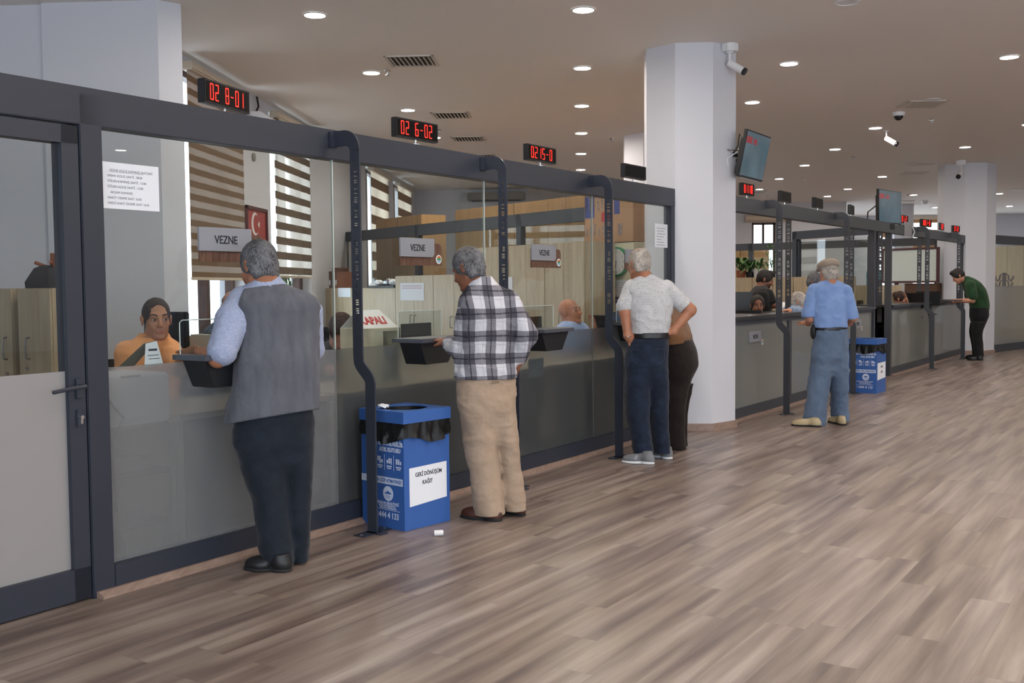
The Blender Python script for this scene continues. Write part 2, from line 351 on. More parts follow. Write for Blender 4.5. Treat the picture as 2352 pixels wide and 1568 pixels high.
# ---------------------------------------------------------------- ceiling fittings
LIGHTS = [(723,33),(850,166),(934,252),(1000,315),(1340,21),(1338,155),(1336,242),(1336,305),(1334,352),(1333,389),(1815,145),(1727,234),(2310,130),
 (2008,293),(1917,342),(1850,379),(1796,410),(1752,434),(2352,285),(2220,337),(2031,405),(1910,450),(1976,433),(2097,447),(2147,476),(2088,489),(2296,444),(2319,473),(2335,495)]
GX = [-2.2, .05, 2.2, 4.4, 6.58, 8.8, 10.98, 13.16, 15.35]
def snap(p): return Vector((min(GX, key=lambda g: abs(g - p.x)), p.y, ZC))
spots = [snap(at_z(u, v, ZC)) for u, v in LIGHTS]
extra = [(x, y) for y in (1.6, 4., 6.4) for x in GX[1 if y < 6 else 0:]] + [(6.58, 8.8), (6.58, 11.2), (6.58, 13.6), (8.8, 8.8), (8.8, 13.6), (8.8, 18.4), (8.8, 23.3), (11, 11.2), (11, 16), (11, 20.9), (13.16, 25.9), (13.16, 20.9), (13.16, 28.3), (15.35, 28.3), (2.2, 23.4), (2.2, 26), (2.2, 18.4)]  # unseen lamps: one row read off reflections, others added to light the hall
lamp0 = empty('recessed_ceiling_light', (0, 0, ZC))
MB().lathe([(.085, -.001), (.103, -.001), (.103, -.006), (.087, -.012), (.085, -.001)], (0, 0, ZC), 24).build('trim_ring', WHITEP, lamp0, smooth=True)
MB().cyl((0, 0, ZC - .003), (0, 0, ZC - .0075), .086, n=24).build('diffuser', LAMP, lamp0)
ROWN = ['in the row over the teller glass', 'in the row above the number displays', 'in the row hidden by the near column', 'in the row over the second counter', 'in the row right of the second counter', 'in the row over the far counters', 'in the row right of the far column', 'of the small ones right of the far column', 'of the farthest ones']
order = {}
for i, p in enumerate(spots):
    o = lamp0 if i == 0 else copy_tree(lamp0); o.location = p
    g = min(range(len(GX)), key=lambda i: abs(GX[i] - p.x)); order.setdefault(g, []).append((p.y, o))
ORD = ['first', 'second', 'third', 'fourth', 'fifth', 'sixth', 'seventh']
for g, l in order.items():
    for k, (y, o) in enumerate(sorted(l, key=lambda t: t[0])):
        tag(o, 'round white ceiling light, %s nearest %s' % (ORD[k], ROWN[g]), 'ceiling light', 'recessed ceiling lights')
for x, y in extra:
    o = copy_tree(lamp0); o.location = (x, y, ZC); tag(o, 'round white recessed ceiling light outside the picture', 'ceiling light', 'recessed ceiling lights above the hall')
# an unlit one of the same kind at the top edge
u0_ = copy_tree(lamp0); u0_.location = (2.2, 8.82, ZC); tag(u0_, 'unlit round recessed ceiling light cut by the top edge, above the columns', 'ceiling light', 'unlit ceiling lights')
for ch in u0_.children:
    if ch.name.startswith('diffuser'): ch.data = ch.data.copy(); ch.data.materials[0] = WHITEP
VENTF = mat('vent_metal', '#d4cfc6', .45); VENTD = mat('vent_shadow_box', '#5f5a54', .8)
def make_vent():
    e = empty('air_vent', (0, 0, ZC)); w = .25
    mb = MB()
    for a in ((-w, -w, w, -w + .035), (-w, w - .035, w, w), (-w, -w, -w + .035, w), (w - .035, -w, w, w)): mb.box((a[0], a[1], ZC - .012), (a[2], a[3], ZC))
    mb.build('frame', VENTF, e, bevel=.003)
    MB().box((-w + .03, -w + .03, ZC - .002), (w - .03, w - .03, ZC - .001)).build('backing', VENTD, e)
    mb = MB()
    for i in range(9):
        x = -w + .045 + i * .048
        mb.prism([(x, -w + .035, ZC - .003), (x + .004, -w + .035, ZC - .003), (x + .034, -w + .035, ZC - .026), (x + .030, -w + .035, ZC - .026)], (0, 2 * w - .07, 0))
    mb.build('louvres', VENTF, e, kind='stuff'); return e
v0 = make_vent()
VL = ['square louvred air vent nearest the camera, above the first displays', 'second square air vent, right of the second display', 'third square air vent, above the third display', 'fourth air vent, half hidden behind the glass partition beam', 'air vent on the right half of the ceiling, above the dome camera', 'small air vent between the dome camera and the far column', 'air vent below the small one, beside the far column', 'air vent over the first display of the second counter', 'air vent behind the upright television', 'air vent at the right edge beyond the far column', 'air vent seen through the glass, behind the second display']
for i, (u, v) in enumerate([(946,139),(1036,264),(1075,318),(1108,358),(2118,238),(2118,375),(2098,397),(1737,440),(2074,462),(2340,435),(1150,418)]):
    o = v0 if i == 0 else copy_tree(v0); p = at_z(u, v, ZC); o.location = (p.x, p.y, ZC); tag(o, VL[i], 'air vent', 'ceiling air vents')
p = at_z(2142, 228, ZC)
c = copy_tree(lamp0); c.location = (p.x, p.y, ZC); tag(c, 'unlit round recessed light beside the right-hand air vent', 'ceiling light', 'unlit ceiling lights')
for ch in c.children:
    if ch.name.startswith('diffuser'): ch.data = ch.data.copy(); ch.data.materials[0] = WHITEP
def make_sprinkler():
    e = empty('sprinkler_head', (0, 0, ZC)); MB().lathe([(.001, -.012), (.03, -.012), (.04, 0)], (0, 0, ZC), 16).build('escutcheon', CHROME, e, smooth=True)
    MB().cyl((0, 0, ZC - .01), (0, 0, ZC - .045), .010, .006, 8).lathe([(.001, -.046), (.022, -.046), (.022, -.05), (.001, -.05)], (0, 0, ZC), 12).build('nozzle', STEEL, e); return e
s0 = make_sprinkler()
for i, (u, v, lb) in enumerate([(890,162,'beside the lights over the first vents'), (1008,298,'right of the second display'), (2140,274,'below the right-hand air vent'), (1960,360,'between the ceiling lights over the second counter'), (1845,412,'above the number displays of the second counter'), (1760,450,'near the first display of the second counter'), (2084,446,'beside the light left of the far column'), (1405,318,'left of the big column')]):
    o = s0 if i == 0 else copy_tree(s0); p = at_z(u, v, ZC); o.location = (p.x, p.y, ZC); tag(o, 'small ceiling sprinkler head ' + lb, 'sprinkler', 'ceiling sprinklers')
def bullet_cam(loc, aim, label, box=True, s=1.):
    e = empty('security_camera', loc, label, 'security camera'); L = Vector(loc); d = Vector(aim).normalized()
    if box: MB().prism([L + Vector((s * x, s * y, -.001)) for x, y in octo(0, 0, .085, .39)], (0, 0, -.075 * s)).build('junction_box', WHITEP, e, bevel=.006)
    z = -.075 * s if box else 0
    b = L + Vector((0, 0, z)); el = b + Vector((0, 0, -.085 * s)); MB().cyl(b, b + Vector((0, 0, -.012)), .035 * s).tube([b, el, el + d * .04], .012 * s).build('bracket', WHITEP, e, smooth=True)
    c = el + d * .02 + Vector((0, 0, -.02 * s)); MB().cyl(c - d * .03 * s, c + d * .14 * s, .035 * s, n=20).build('housing', WHITEP, e, bevel=.004, smooth=True)
    MB().cyl(c + d * .14 * s, c + d * .165 * s, .036 * s, n=20).build('lens_hood', BLACK, e)
    return e
p = at_d(1676, 98, 10.0)
bullet_cam((p.x, p.y, ZC), (.75, -.35, -.55), 'white bullet security camera on a box at the top of the near column')
p = at_z(2036, 300, ZC); bullet_cam((p.x, p.y, ZC), (.6, -.5, -.5), 'chrome grey bullet camera hanging under the ceiling right of the angled television', False, 1.1)
p = at_d(2208, 374, 19.8); bullet_cam((p.x, p.y, ZC), (-.5, -.7, -.5), 'white bullet camera at the top of the far column', True, 1.2)
p = at_z(955, 438, ZC); bullet_cam((p.x, p.y, ZC), (-.6, -.6, -.3), 'bullet camera on the far ceiling, leftmost of the three behind the glass', False, 1.3)
p = at_z(985, 442, ZC); bullet_cam((p.x, p.y, ZC), (.5, -.6, -.6), 'curved-arm camera on the far ceiling, middle of the three behind the glass', False, 1.3)
p = at_z(1012, 444, ZC); bullet_cam((p.x, p.y, ZC), (.8, -.4, -.4), 'bullet camera on the far ceiling, rightmost of the three behind the glass', False, 1.3)
p = at_z(2064, 258, ZC); e = empty('dome_camera', (p.x, p.y, ZC), 'white dome camera with dark window below the right-hand air vent', 'security camera')
MB().cyl((p.x, p.y, ZC), (p.x, p.y, ZC - .05), .085, .08, 24).build('base', WHITEP, e, bevel=.004, smooth=True)
MB().lathe([(.06 * math.cos(t), -.05 - .06 * math.sin(t)) for t in [i * math.pi / 12 for i in range(7)]], (p.x, p.y, ZC), 24).build('dome', BLACK, e, smooth=True)
p = at_z(2124, 461, ZC); e = empty('smoke_detector', (p.x, p.y, ZC), 'small round smoke detector on the ceiling left of the far column', 'smoke detector')
MB().lathe([(.001, -.11), (.06, -.1), (.09, -.05), (.09, 0)], (p.x, p.y, ZC), 20).build('housing', WHITEP, e, smooth=True)

# ---------------------------------------------------------------- teller partition 1
part = empty('teller_glass_partition', F1(3.3, 0, 0), 'long anthracite framed glass teller partition with frosted lower half', 'partition')
T1 = lambda s, n, z: F1(s, n, z)
MB().box((-2.6, -.055, 2.16), (6.79, .035, 2.33), T1).build('top_beam', FRAME, part, bevel=.004)
MB().box((.46, -.055, .025), (6.79, .035, .135), T1).build('bottom_beam', FRAME, part, bevel=.004)
MB().box((6.66, -.05, .0), (6.79, .03, 2.33), T1).build('end_post', FRAME, part, bevel=.004)
MB().box((.345, -.055, 0), (.46, .035, 2.3), T1).build('door_post', FRAME, part, bevel=.004)
GZ0, GZF = .13, 1.055
SE = [.46, 2.015, 3.57, 5.15, 6.66]
for i in range(4):
    a, b = SE[i] + (.004 if i else 0), SE[i + 1] - .004
    g = MB().box((a, -.006, GZF - .0), (b, .004, 2.165), T1).build('glass_pane', GLASS, part)
    MB().box((a, -.006, GZ0), (b, .004, GZF - .001), T1).build('frosted_pane', FROST if i == 0 else FROSTD, part)
SEAM = mat('glass_edge', '#c8d2cc', .15)
SEAML = mat('frosted_glass_edge', '#6d7170', .5)
for s in SE[1:4]:
    MB().box((s - .004, -.006, GZF), (s + .004, .005, 2.165), T1).build('glass_joint', SEAM, part); MB().box((s - .0035, -.006, GZ0), (s + .0035, .0045, GZF), T1).build('glass_joint', SEAML, part)
# laminate threshold strip, chamfered
MB().prism([F1(.36, 0.036, .0), F1(.36, .085, .0), F1(.36, .085, .012), F1(.36, .05, .03), F1(.36, .036, .03)], D1 * 6.4).build('threshold_strip', THRESH, part)
MB().box((.46, -.05, 0), (6.75, .036, .026), T1).build('threshold_base', THRESH, part)
# door at the left
door = empty('door_1', F1(-.35, 0, 0)); door['kind'] = 'structure'
mb = MB(); DL = -.75
for a in ((DL, .04, DL + .1, 2.15), (.255, .04, .338, 2.15), (DL, .04, .338, .155), (DL, 2.1, .338, 2.15)): mb.box((a[0], -.045, a[1] - .03), (a[2], .03, a[3]), T1)
mb.build('door_frame', FRAME, door, kind='structure')
MB().box((DL + .1, -.006, GZF), (.255, .004, 2.1), T1).build('door_glass', GLASS, door, kind='structure')
MB().box((DL + .1, -.006, .15), (.255, .004, GZF - .001), T1).build('door_frosted_glass', FROST2, door, kind='structure')
mb = MB().box((.285, .03, .93), (.32, .042, 1.02), T1); mb.tube([F1(.303, .04, .985), F1(.303, .085, .985), F1(.24, .09, .983), F1(.14, .085, .972)], .0095); mb.build('door_handle', FRAME, door, bevel=.003, smooth=True, kind='structure')
mb = MB().box((.285, .03, .80), (.32, .04, .88), T1).build('lock_plate', FRAME, door, bevel=.003, kind='structure'); MB().cyl(F1(.303, .04, .845), F1(.303, .055, .845), .009).box((.298, .04, .815), (.308, .05, .845), T1).build('lock_cylinder', CHROME, door, kind='structure')
MB().box((DL - .06, -.055, 0), (DL - .005, .035, 2.3), T1).build('trim_2', FRAME, kind='structure')
MB().box((-2.6, -.006, .1), (DL - .06, .004, 2.165), T1).build('trim_3', FRAME, kind='structure')

# ---------------------------------------------------------------- cut-letter posts
GLY = {'T': ['11111', '00100', '00100', '00100', '00100'], 'O': ['11111', '10001', '10001', '10001', '11111'], 'R': ['11111', '10001', '11111', '10010', '10001'],
 'S': ['11111', '10000', '11111', '00001', '11111'], 'L': ['10000', '10000', '10000', '10000', '11111'], 'A': ['01110', '10001', '11111', '10001', '10001'],
 'B': ['11110', '10001', '11110', '10001', '11110'], 'E': ['11111', '10000', '11111', '10000', '11111'], 'D': ['11110', '10001', '10001', '10001', '11110'],
 'i': ['00100', '00000', '00100', '00100', '00100'], 'Y': ['10001', '01010', '00100', '00100', '00100']}
WORD = 'TOROSLAR BELEDiYESi'
def post_mesh(Fr, s, c, mirror, foot=True, zfoot=0.):
    """plate standing across the counter line, letters cut right through; c = distance of its upper run from the glass"""
    t = .006; sg = 1 if c > 0 else -1; hw = .035; mb = MB(); bm = mb.bm; cache = {}
    def V(n, z):
        k = (round(n, 5), round(z, 5))
        if k not in cache: cache[k] = bm.verts.new(Fr(s - t, n, z))
        return cache[k]
    def Q(a, b, c_, d): 
        vs = [V(*a), V(*b), V(*c_), V(*d)]
        if len(set(vs)) == 4: bm.faces.new(vs)
    cw = .0066; cols = [c - hw] + [c - 2.5 * cw + i * cw for i in range(6)] + [c + hw]
    zt, zb = 2.13, 1.20; pitch = (zt - zb) / len(WORD); ch = .0063; rows = [(zt, None)]
    z = zt
    def rowq(z1, z0, pat):
        for i in range(7):
            if 1 <= i <= 5 and pat and pat[i - 1] == '1': continue
            Q((cols[i], z1), (cols[i + 1], z1), (cols[i + 1], z0), (cols[i], z0))
    for ch_ in WORD:
        g = GLY.get(ch_); zz = z
        if g:
            for r in g:
                if mirror: r = r[::-1]
                # small stencil bridges keep the islands in place
                rowq(zz, zz - ch, r); zz -= ch
        rowq(zz, z - pitch, None); z -= pitch
    # top: from the beam, rounded shoulder
    def strip(path, w):
        P = []
        for i, p in enumerate(path):
            a = path[max(i - 1, 0)]; b = path[min(i + 1, len(path) - 1)]; dx, dz = b[0] - a[0], b[1] - a[1]; l = math.hypot(dx, dz)
            ww = w[i] if isinstance(w, list) else w; P.append(((p[0] - dz / l * ww, p[1] + dx / l * ww), (p[0] + dz / l * ww, p[1] - dx / l * ww)))
        for (a, b), (c2, d) in zip(P, P[1:]): Q(a, b, d, c2)
    a0 = c - sg * .075; R = .075
    path = [(sg * .036, 2.275), (a0, 2.275)] + [(a0 + sg * R * math.sin(q), 2.275 - R * (1 - math.cos(q))) for q in [math.pi / 2 * k / 6 for k in range(1, 7)]]
    strip(path, [.045, .045] + [.045 - .01 * k / 6 for k in range(1, 7)])
    strip([(c, 2.2), (c, zt)], hw)
    # below the letters: straight, outward step, straight to the floor
    if foot:
        c2 = c + sg * .088
        path = [(c, zb), (c, 1.03)]
        for k in range(1, 9):
            q = k / 8; path.append((c + sg * .088 * (3 * q * q - 2 * q ** 3), 1.0 - .13 * q))
        path += [(c2, .84), (c2, .006)]; strip(path, hw)
    else: strip([(c, zb), (c, zfoot)], hw)
    r = bmesh.ops.extrude_face_region(bm, geom=list(bm.faces)); bmesh.ops.translate(bm, verts=[x for x in r['geom'] if isinstance(x, bmesh.types.BMVert)], vec=(Fr(1, 0, 0) - Fr(0, 0, 0)) * (2 * t))
    return mb
def letter_post(Fr, s, c, mirror, label, m, foot=True, zfoot=0., group='cut-letter posts'):
    e = empty('letter_cut_post', Fr(s, c, zfoot), label, 'post', group)
    post_mesh(Fr, s, c, mirror, foot, zfoot).build('post_plate', m, e)
    if foot:
        c2 = c + .088
        MB().box((s - .12, c2 - .04, 0), (s + .12, c2 + .04, .006), Fr).box((s - .03, c2 - .04, 0), (s + .03, c2 + .09, .006), Fr).build('foot_plate', m, e)
        mb = MB()
        for ds in (-.1, .1): mb.cyl(Fr(s + ds, c2, .006), Fr(s + ds, c2, .011), .009, n=6)
        mb.build('foot_bolts', STEEL, e)
    MB().box((s - .045, .035 if c > 0 else -.07, 2.225), (s + .02, .05 if c > 0 else -.055, 2.315), Fr).build('beam_bracket', m, e, bevel=.003)
    return e
letter_post(F1, 2.0, .196, True, 'dark post with cut-out letters beside the near blue bin', FRAME)
letter_post(F1, 3.52, .196, True, 'dark post with cut-out letters behind the man in the plaid shirt', FRAME)
letter_post(F1, 5.08, .196, True, 'dark post with cut-out letters left of the man in blue jeans', FRAME)
letter_post(F2, .77, .196, True, 'dark post with mirrored cut-out letters, first right of the near column', FRAME2)
letter_post(F2, 3.25, .196, True, 'dark post with mirrored cut-out letters behind the man in the flat cap', FRAME2)
letter_post(F2, 7.7, .196, True, 'dark post with mirrored cut-out letters on the third counter', FRAME2)
letter_post(F2, 10.2, .196, True, 'dark post with mirrored cut-out letters in front of the man in the green shirt', FRAME2)
letter_post(F2, 2.19, -.2, False, 'straight inner post with readable cut-out letters, first right of the near column', FRAME2, False, 1.08)
letter_post(F2, 4.83, -.2, False, 'straight inner post with readable cut-out letters beside the flat cap man', FRAME2, False, 1.08)
letter_post(F2, 6.35, -.2, False, 'straight inner post with readable cut-out letters below the upright television', FRAME2, False, .8)
letter_post(F2, 8.9, -.2, False, 'straight inner post with readable cut-out letters behind the woman clerk', FRAME2, False, 1.05)

# ---------------------------------------------------------------- signs
def fr_pt(Fr, s, n, z): return Fr(s, n, z)
def round_poly(w, h, r, corners):     # local 2D polygon, rounded only at given corners (bl, br, tr, tl)
    out = []
    C_ = [(0, 0), (w, 0), (w, h), (0, h)]
    for i, (x, y) in enumerate(C_):
        if corners[i]:
            cx, cy = x + (r if x == 0 else -r), y + (r if y == 0 else -r); a0 = [math.pi, 1.5 * math.pi, 0, .5 * math.pi][i]
            out += [(cx + r * math.cos(a0 + k * math.pi / 12), cy + r * math.sin(a0 + k * math.pi / 12)) for k in range(7)]
        else: out.append((x, y))
    return out
def emblem(parent, Fr, s, n, z, r):
    MB().cyl(Fr(s, n, z), Fr(s, n + .003, z), r, n=28).build('emblem_disc', WHITEP, parent)
    g = mat('emblem_green', '#2f8f5b', .6); bl = mat('emblem_blue', '#8fb6d8', .6); rd = mat('emblem_orange', '#d8632b', .6)
    half = lambda r0, a0, a1: [Fr(s + r0 * math.cos(a), n + .0035, z + r0 * math.sin(a)) for a in [a0 + (a1 - a0) * k / 12 for k in range(13)]]
    MB().prism(half(r * .75, .3, math.pi - .3), N1 * .0004).build('emblem_sun', rd, parent)
    MB().prism([Fr(s + x * r, n + .0042, z + y * r) for x, y in ((-.72, .05), (-.3, .42), (0, .2), (.3, .42), (.72, .05), (.7, -.15), (-.7, -.15))], N1 * .0004).build('emblem_mountain', g, parent)
    MB().prism(half(r * .72, math.pi + .25, 2 * math.pi - .25), N1 * .0004).build('emblem_water', bl, parent)
def vezne(Fr, s, z, label, n=.012, k=1., small=False):
    e = empty('counter_sign', Fr(s + .2, n, z), label, 'sign', 'counter signs on the glass')
    MB().prism([Fr(s + .015 + x * k, n, z - .055 + y * k) for x, y in round_poly(.43, .145, .035, (0, 0, 1, 0))], N1 * .012).build('wood_plate', WALNUT, e)
    MB().prism([Fr(s + x * k, n + .014, z + y * k) for x, y in round_poly(.35, .12, .03, (0, 1, 0, 0))], N1 * .012).build('grey_plate', SIGNG, e)
    text('VEZNE', .058 * k, INK, Fr(s + .175 * k, n + .027, z + .039 * k), D1, UP, e, 'lettering', 'CENTER', .0009, sx=.86)
    emblem(e, Fr, s + .015 + .395 * k, n + .013, z - .055 + .042 * k, .03 * k); return e
vezne(F1, 1.0, 1.61, 'grey and walnut VEZNE sign on the glass left of the vest man')
vezne(F1, 2.59, 1.61, 'grey and walnut VEZNE sign on the glass left of the plaid shirt man')
vezne(F1, 4.15, 1.61, 'grey and walnut VEZNE sign on the glass right of the second post')
vezne(F1, 5.70, 1.61, 'grey and walnut sign beside the wall clock, half behind the white-shirted man')
vezne(F2, .35, .79, 'grey and walnut sign on the front of the second counter', .0)
vezne(F2, 4.2, .79, 'grey and walnut sign on the second counter right of the flat cap man', .0)

# ---------------------------------------------------------------- LED number displays
SEG = {'0': 'abcdef', '1': 'bc', '2': 'abged', '3': 'abgcd', '5': 'afgcd', '6': 'afgedc', '7': 'abc', '8': 'abcdefg', '4': 'fgbc', '9': 'abcdfg', '-': 'g', ' ': ''}
def segdots(ch, w, h, n=6):
    P = {'a': ((0, h), (w, h)), 'b': ((w, h), (w, h / 2)), 'c': ((w, h / 2), (w, 0)), 'd': ((0, 0), (w, 0)), 'e': ((0, h / 2), (0, 0)), 'f': ((0, h), (0, h / 2)), 'g': ((0, h / 2), (w, h / 2))}
    out = set()
    for s in SEG[ch]:
        (x0, y0), (x1, y1) = P[s]
        for k in range(n):
            q = (k + .5) / n
            out.add((round(x0 + (x1 - x0) * q, 5), round(y0 + (y1 - y0) * q, 5)))
    return out
def display(P, ang, Wd, Hd, txt, label, on=True, slack=.06, m=BLACK):
    P = Vector(P); r = Vector((math.cos(ang), math.sin(ang), 0)); n = Vector((r.y, -r.x, 0)); base = P - UP * 0
    e = empty('queue_number_display', P, label, 'display', 'queue number displays')
    T = lambda x, y, z: P + r * x + n * y + UP * z
    MB().box((-Wd / 2, -.022, .032), (Wd / 2, .022, .032 + Hd), T).build('case', m, e, bevel=.003)
    MB().box((-Wd / 2 + .012, .022, .042), (Wd / 2 - .012, .0235, .022 + Hd), T).build('window', LEDOFF, e)
    MB().cyl(P + UP * .004, P + UP * .034, .008).cyl(P, P + UP * .005, .035, n=20).build('stand', CHROME, e)
    if on:
        mb = MB(); dw = .028; h = Hd * .64; x = -Wd / 2 + slack * Wd / .4
        step = (Wd - 2 * slack * Wd / .4) / max(len(txt), 1)
        for c in txt:
            for dx, dy in segdots(c, step * .54, h, 7 if c != '-' else 4):
                mb.cyl(T(x + dx, .0236, .032 + Hd * .19 + dy), T(x + dx, .0245, .032 + Hd * .19 + dy), .003 * Hd / .12, n=6)
            x += step
        mb.build('led_digits', LED, e)
    return e
def ang_between(u0, u1, P0, Wd, zc):
    """angle so that a sign of width Wd whose left end is at P0 spans to pixel u1"""
    best = None
    for k in range(-20, 90):
        a = math.radians(k); Q = P0 + Vector((math.cos(a), math.sin(a), 0)) * Wd
        q = Q - CAM; z = q.dot(gf); u = W_ / 2 + FPX * q.dot(gx) / z
        if best is None or abs(u - u1) < best[0]: best = (abs(u - u1), a)
    return best[1]
for u0, u1, vm, s0, Wd, t, lb, on in [(462, 565, 220, 1.07, .42, '02 8-01', 'red number display reading 02 8-01, nearest the door', True), (904, 1000, 303, 2.60, .42, '02 6-02', 'red number display reading 02 6-02 over the second window', True),
        (1207, 1272, 357, 4.14, .41, '0215-0', 'red number display reading 0215-0 over the third window', True), (1430, 1479, 396, 5.72, .42, '', 'switched-off number display left of the near column', False)]:
    P0 = at_p(u0, vm, F1(0, 0, 0), N1); P0.z = 0; a = ang_between(u0, u1, P0 + UP * 2.4, Wd, 2.4); c = P0 + Vector((math.cos(a), math.sin(a), 0)) * Wd / 2
    display((c.x, c.y, 2.33), a, Wd, .122, t, lb, on, slack=.045)
for u0, u1, s0, Wd, t, lb, on in [(1701, 1729, 0, .3, '01110', 'small red number display right of the near column, under the television', True), (1790, 1813, 0, .36, '', 'dark display over the first post of the second counter', False),
        (1868, 1887, 0, .36, '', 'dark display between the two curved posts of the second counter', False), (1950, 1959, 0, .36, '', 'dark display seen edge-on left of the upright television', False),
        (2066, 2083, 0, .42, '012', 'red number display right of the upright television', True), (2115, 2137, 0, .42, '001-0', 'red number display over the curved post of the third counter', True),
        (2159, 2166, 0, .4, '02', 'narrow red number display left of the far column', True), (2188, 2202, 0, .4, '012', 'red number display in front of the far column', True)]:
    P0 = at_p(u0, 500, F2(0, 0, 0), N2); P0.z = 0; a = ang_between(u0, u1, P0 + UP * 2.4, Wd, 2.4); c = P0 + Vector((math.cos(a), math.sin(a), 0)) * Wd / 2
    display((c.x, c.y, 2.31), a, Wd, .125, t, lb, on, slack=.05)

# ---------------------------------------------------------------- transaction ledges with glass hoods
def ledge(s, label, w=.49, screen=True):
    e = empty('transaction_ledge', F1(s + w / 2, .1, .85), label, 'ledge', 'transaction ledges at the teller windows')
    MB().prism([F1(s, -.03, 1.065), F1(s + w, -.03, 1.065), F1(s + w, .16, 1.065), F1(s + w * .9, .215, 1.065), F1(s, .215, 1.065)], UP * .026).build('shelf_top', LEDGE, e, bevel=.002)
    MB().prism([F1(s + .03, .008, 1.064), F1(s + w - .06, .008, 1.064), F1(s + w - .16, .008, .925), F1(s + .09, .008, .925)], N1 * .165).build('tray_body', DARK, e, bevel=.003)
    g = MB().box((s + .02, .006, 1.094), (s + w - .02, .010, 1.26), T1).build('glass_hatch', GLASS, e)
    r = [F1(s + .02, .008, 1.094), F1(s + .02, .008, 1.25), F1(s + .035, .008, 1.262), F1(s + w - .035, .008, 1.262), F1(s + w - .02, .008, 1.25), F1(s + w - .02, .008, 1.094)]
    MB().tube(r, .0028, 6).build('hatch_edge', SEAM, e, smooth=True)
    if screen: MB().box((s + .30, -.2, 1.06), (s + .62, -.19, 1.17), T1).build('rear_screen', DARK, e); return e
ledge(.87, 'black transaction ledge under the glass in front of the vest man', screen=False)
ledge(2.57, 'black transaction ledge left of the plaid shirt man')
ledge(4.03, 'black transaction ledge right of the plaid shirt man')
ledge(5.55, 'black transaction ledge behind the white-shirted man')

# ---------------------------------------------------------------- notices on the glass
def sheet(name, Fr, s0, z0, s1, z1, n, label, lines, m=PAPER, tilt=0., ink=INK, size=.02, cat='paper', D_=D1, N_=N1, under=()):
    c = (s0 + s1) / 2; e = empty(name, Fr(c, n, z0), label, cat); k = tilt
    Z = lambda s: (s - c) * k
    MB().prism([Fr(s0, n, z0 + Z(s0)), Fr(s1, n, z0 + Z(s1)), Fr(s1, n, z1 + Z(s1)), Fr(s0, n, z1 + Z(s0))], N_ * .0008).build('sheet', m, e)
    for ls, lz, t in lines: text(t, size, ink, Fr(ls, n + .0011, lz + Z(ls)), D_ + UP * k, UP, e, 'printed_line', ext=.0001)
    for a, b, z in under: MB().box((a, n + .001, z), (b, n + .0013, z + .001), Fr).build('underline', ink, e)
    return e
hours = [(.50, 1.965, '...VEZNE AÇILIŞ KAPANIŞ SAATLERİ'), (.497, 1.94, 'SABAH AÇILIŞ SAATİ : 08:00'), (.497, 1.915, 'ÖĞLEN KAPANIŞ SAATİ : 12:00'), (.497, 1.89, 'ÖĞLEN AÇILIŞ SAATİ : 13:00'), (.512, 1.863, 'AKŞAM KAPANIŞ'), (.497, 1.838, 'NAKİT ÖDEME SAAT 16:00'), (.497, 1.813, 'KREDİ KARTI ÖDEME SAAT 16:45')]
sheet('opening_hours_notice', F1, .465, 1.795, .79, 2.01, .0045, 'white opening hours notice taped inside the first glass pane', [(s + .005, z + .003, t) for s, z, t in hours], size=.0155, under=((.512, .70, 1.965),))
sheet('opening_hours_notice', F1, 6.35, 1.765, 6.63, 1.985, .0045, 'pale notice with printed lines on the last glass pane', [(6.385 + .006 * (i % 3), 1.94 - .026 * i, t) for i, (_, _, t) in enumerate(hours)], size=.0125)
sheet('photo_notice', F1, 4.17, .71, 4.39, .855, -.02, 'small sheet with a grey picture behind the frosted glass', [], m=mat('grey_photo', '#9fb0b8', .7))
# ---------------------------------------------------------------- second and third counters
PANEL = frost_mat('counter_front_panel', '#8b8c88', .8, .4, .8); CTOP = mat('counter_top', '#2b2d31', .3)
T2 = F2
def counter(s0, s1, label, joints=()):
    e = empty('service_counter', F2((s0 + s1) / 2, 0, 0), label, 'counter', 'low counters beyond the column')
    MB().box((s0, -.5, 1.035), (s1, .07, 1.075), T2).build('counter_top', CTOP, e, bevel=.006)
    MB().box((s0, -.03, .99), (s1, .035, 1.034), T2).build('upper_rail', FRAME2, e)
    MB().box((s0, -.03, .0), (s1, .035, .12), T2).build('lower_rail', FRAME2, e)
    js = [s0] + list(joints) + [s1]
    for a, b in zip(js, js[1:]): MB().box((a + .05, -.01, .12), (b - .05, .012, .99), T2).build('front_panel', PANEL, e)
    for a in js: MB().box((a - .05, -.03, .12), (a + .05, .035, .99), T2).build('stile', FRAME2, e)
    MB().box((s0, .036, 0), (s1, .08, .02), T2).build('threshold_strip', THRESH, e)
    MB().box((s0, -.5, .0), (s1, -.48, 1.03), T2).build('rear_panel', DARK, e)
    return e
counter(-.25, 5.15, 'grey panelled service counter where the man in the flat cap stands', (1.6, 3.4))
counter(6.1, 11.55, 'grey panelled service counter beyond the second blue bin', (8.8,))
e = empty('counter_overhead_beam', F2(5, 0, 2.15), 'dark grey overhead beam running above the second and third counters', 'beam')
MB().box((-.25, -.045, 2.155), (11.68, .045, 2.31), T2).build('beam', FRAME2, e, bevel=.004)
for s in (5.14, 6.05, 11.6): MB().box((s - .035, -.045, 0), (s + .035, .045, 2.155), T2).build('upright', FRAME2, e)
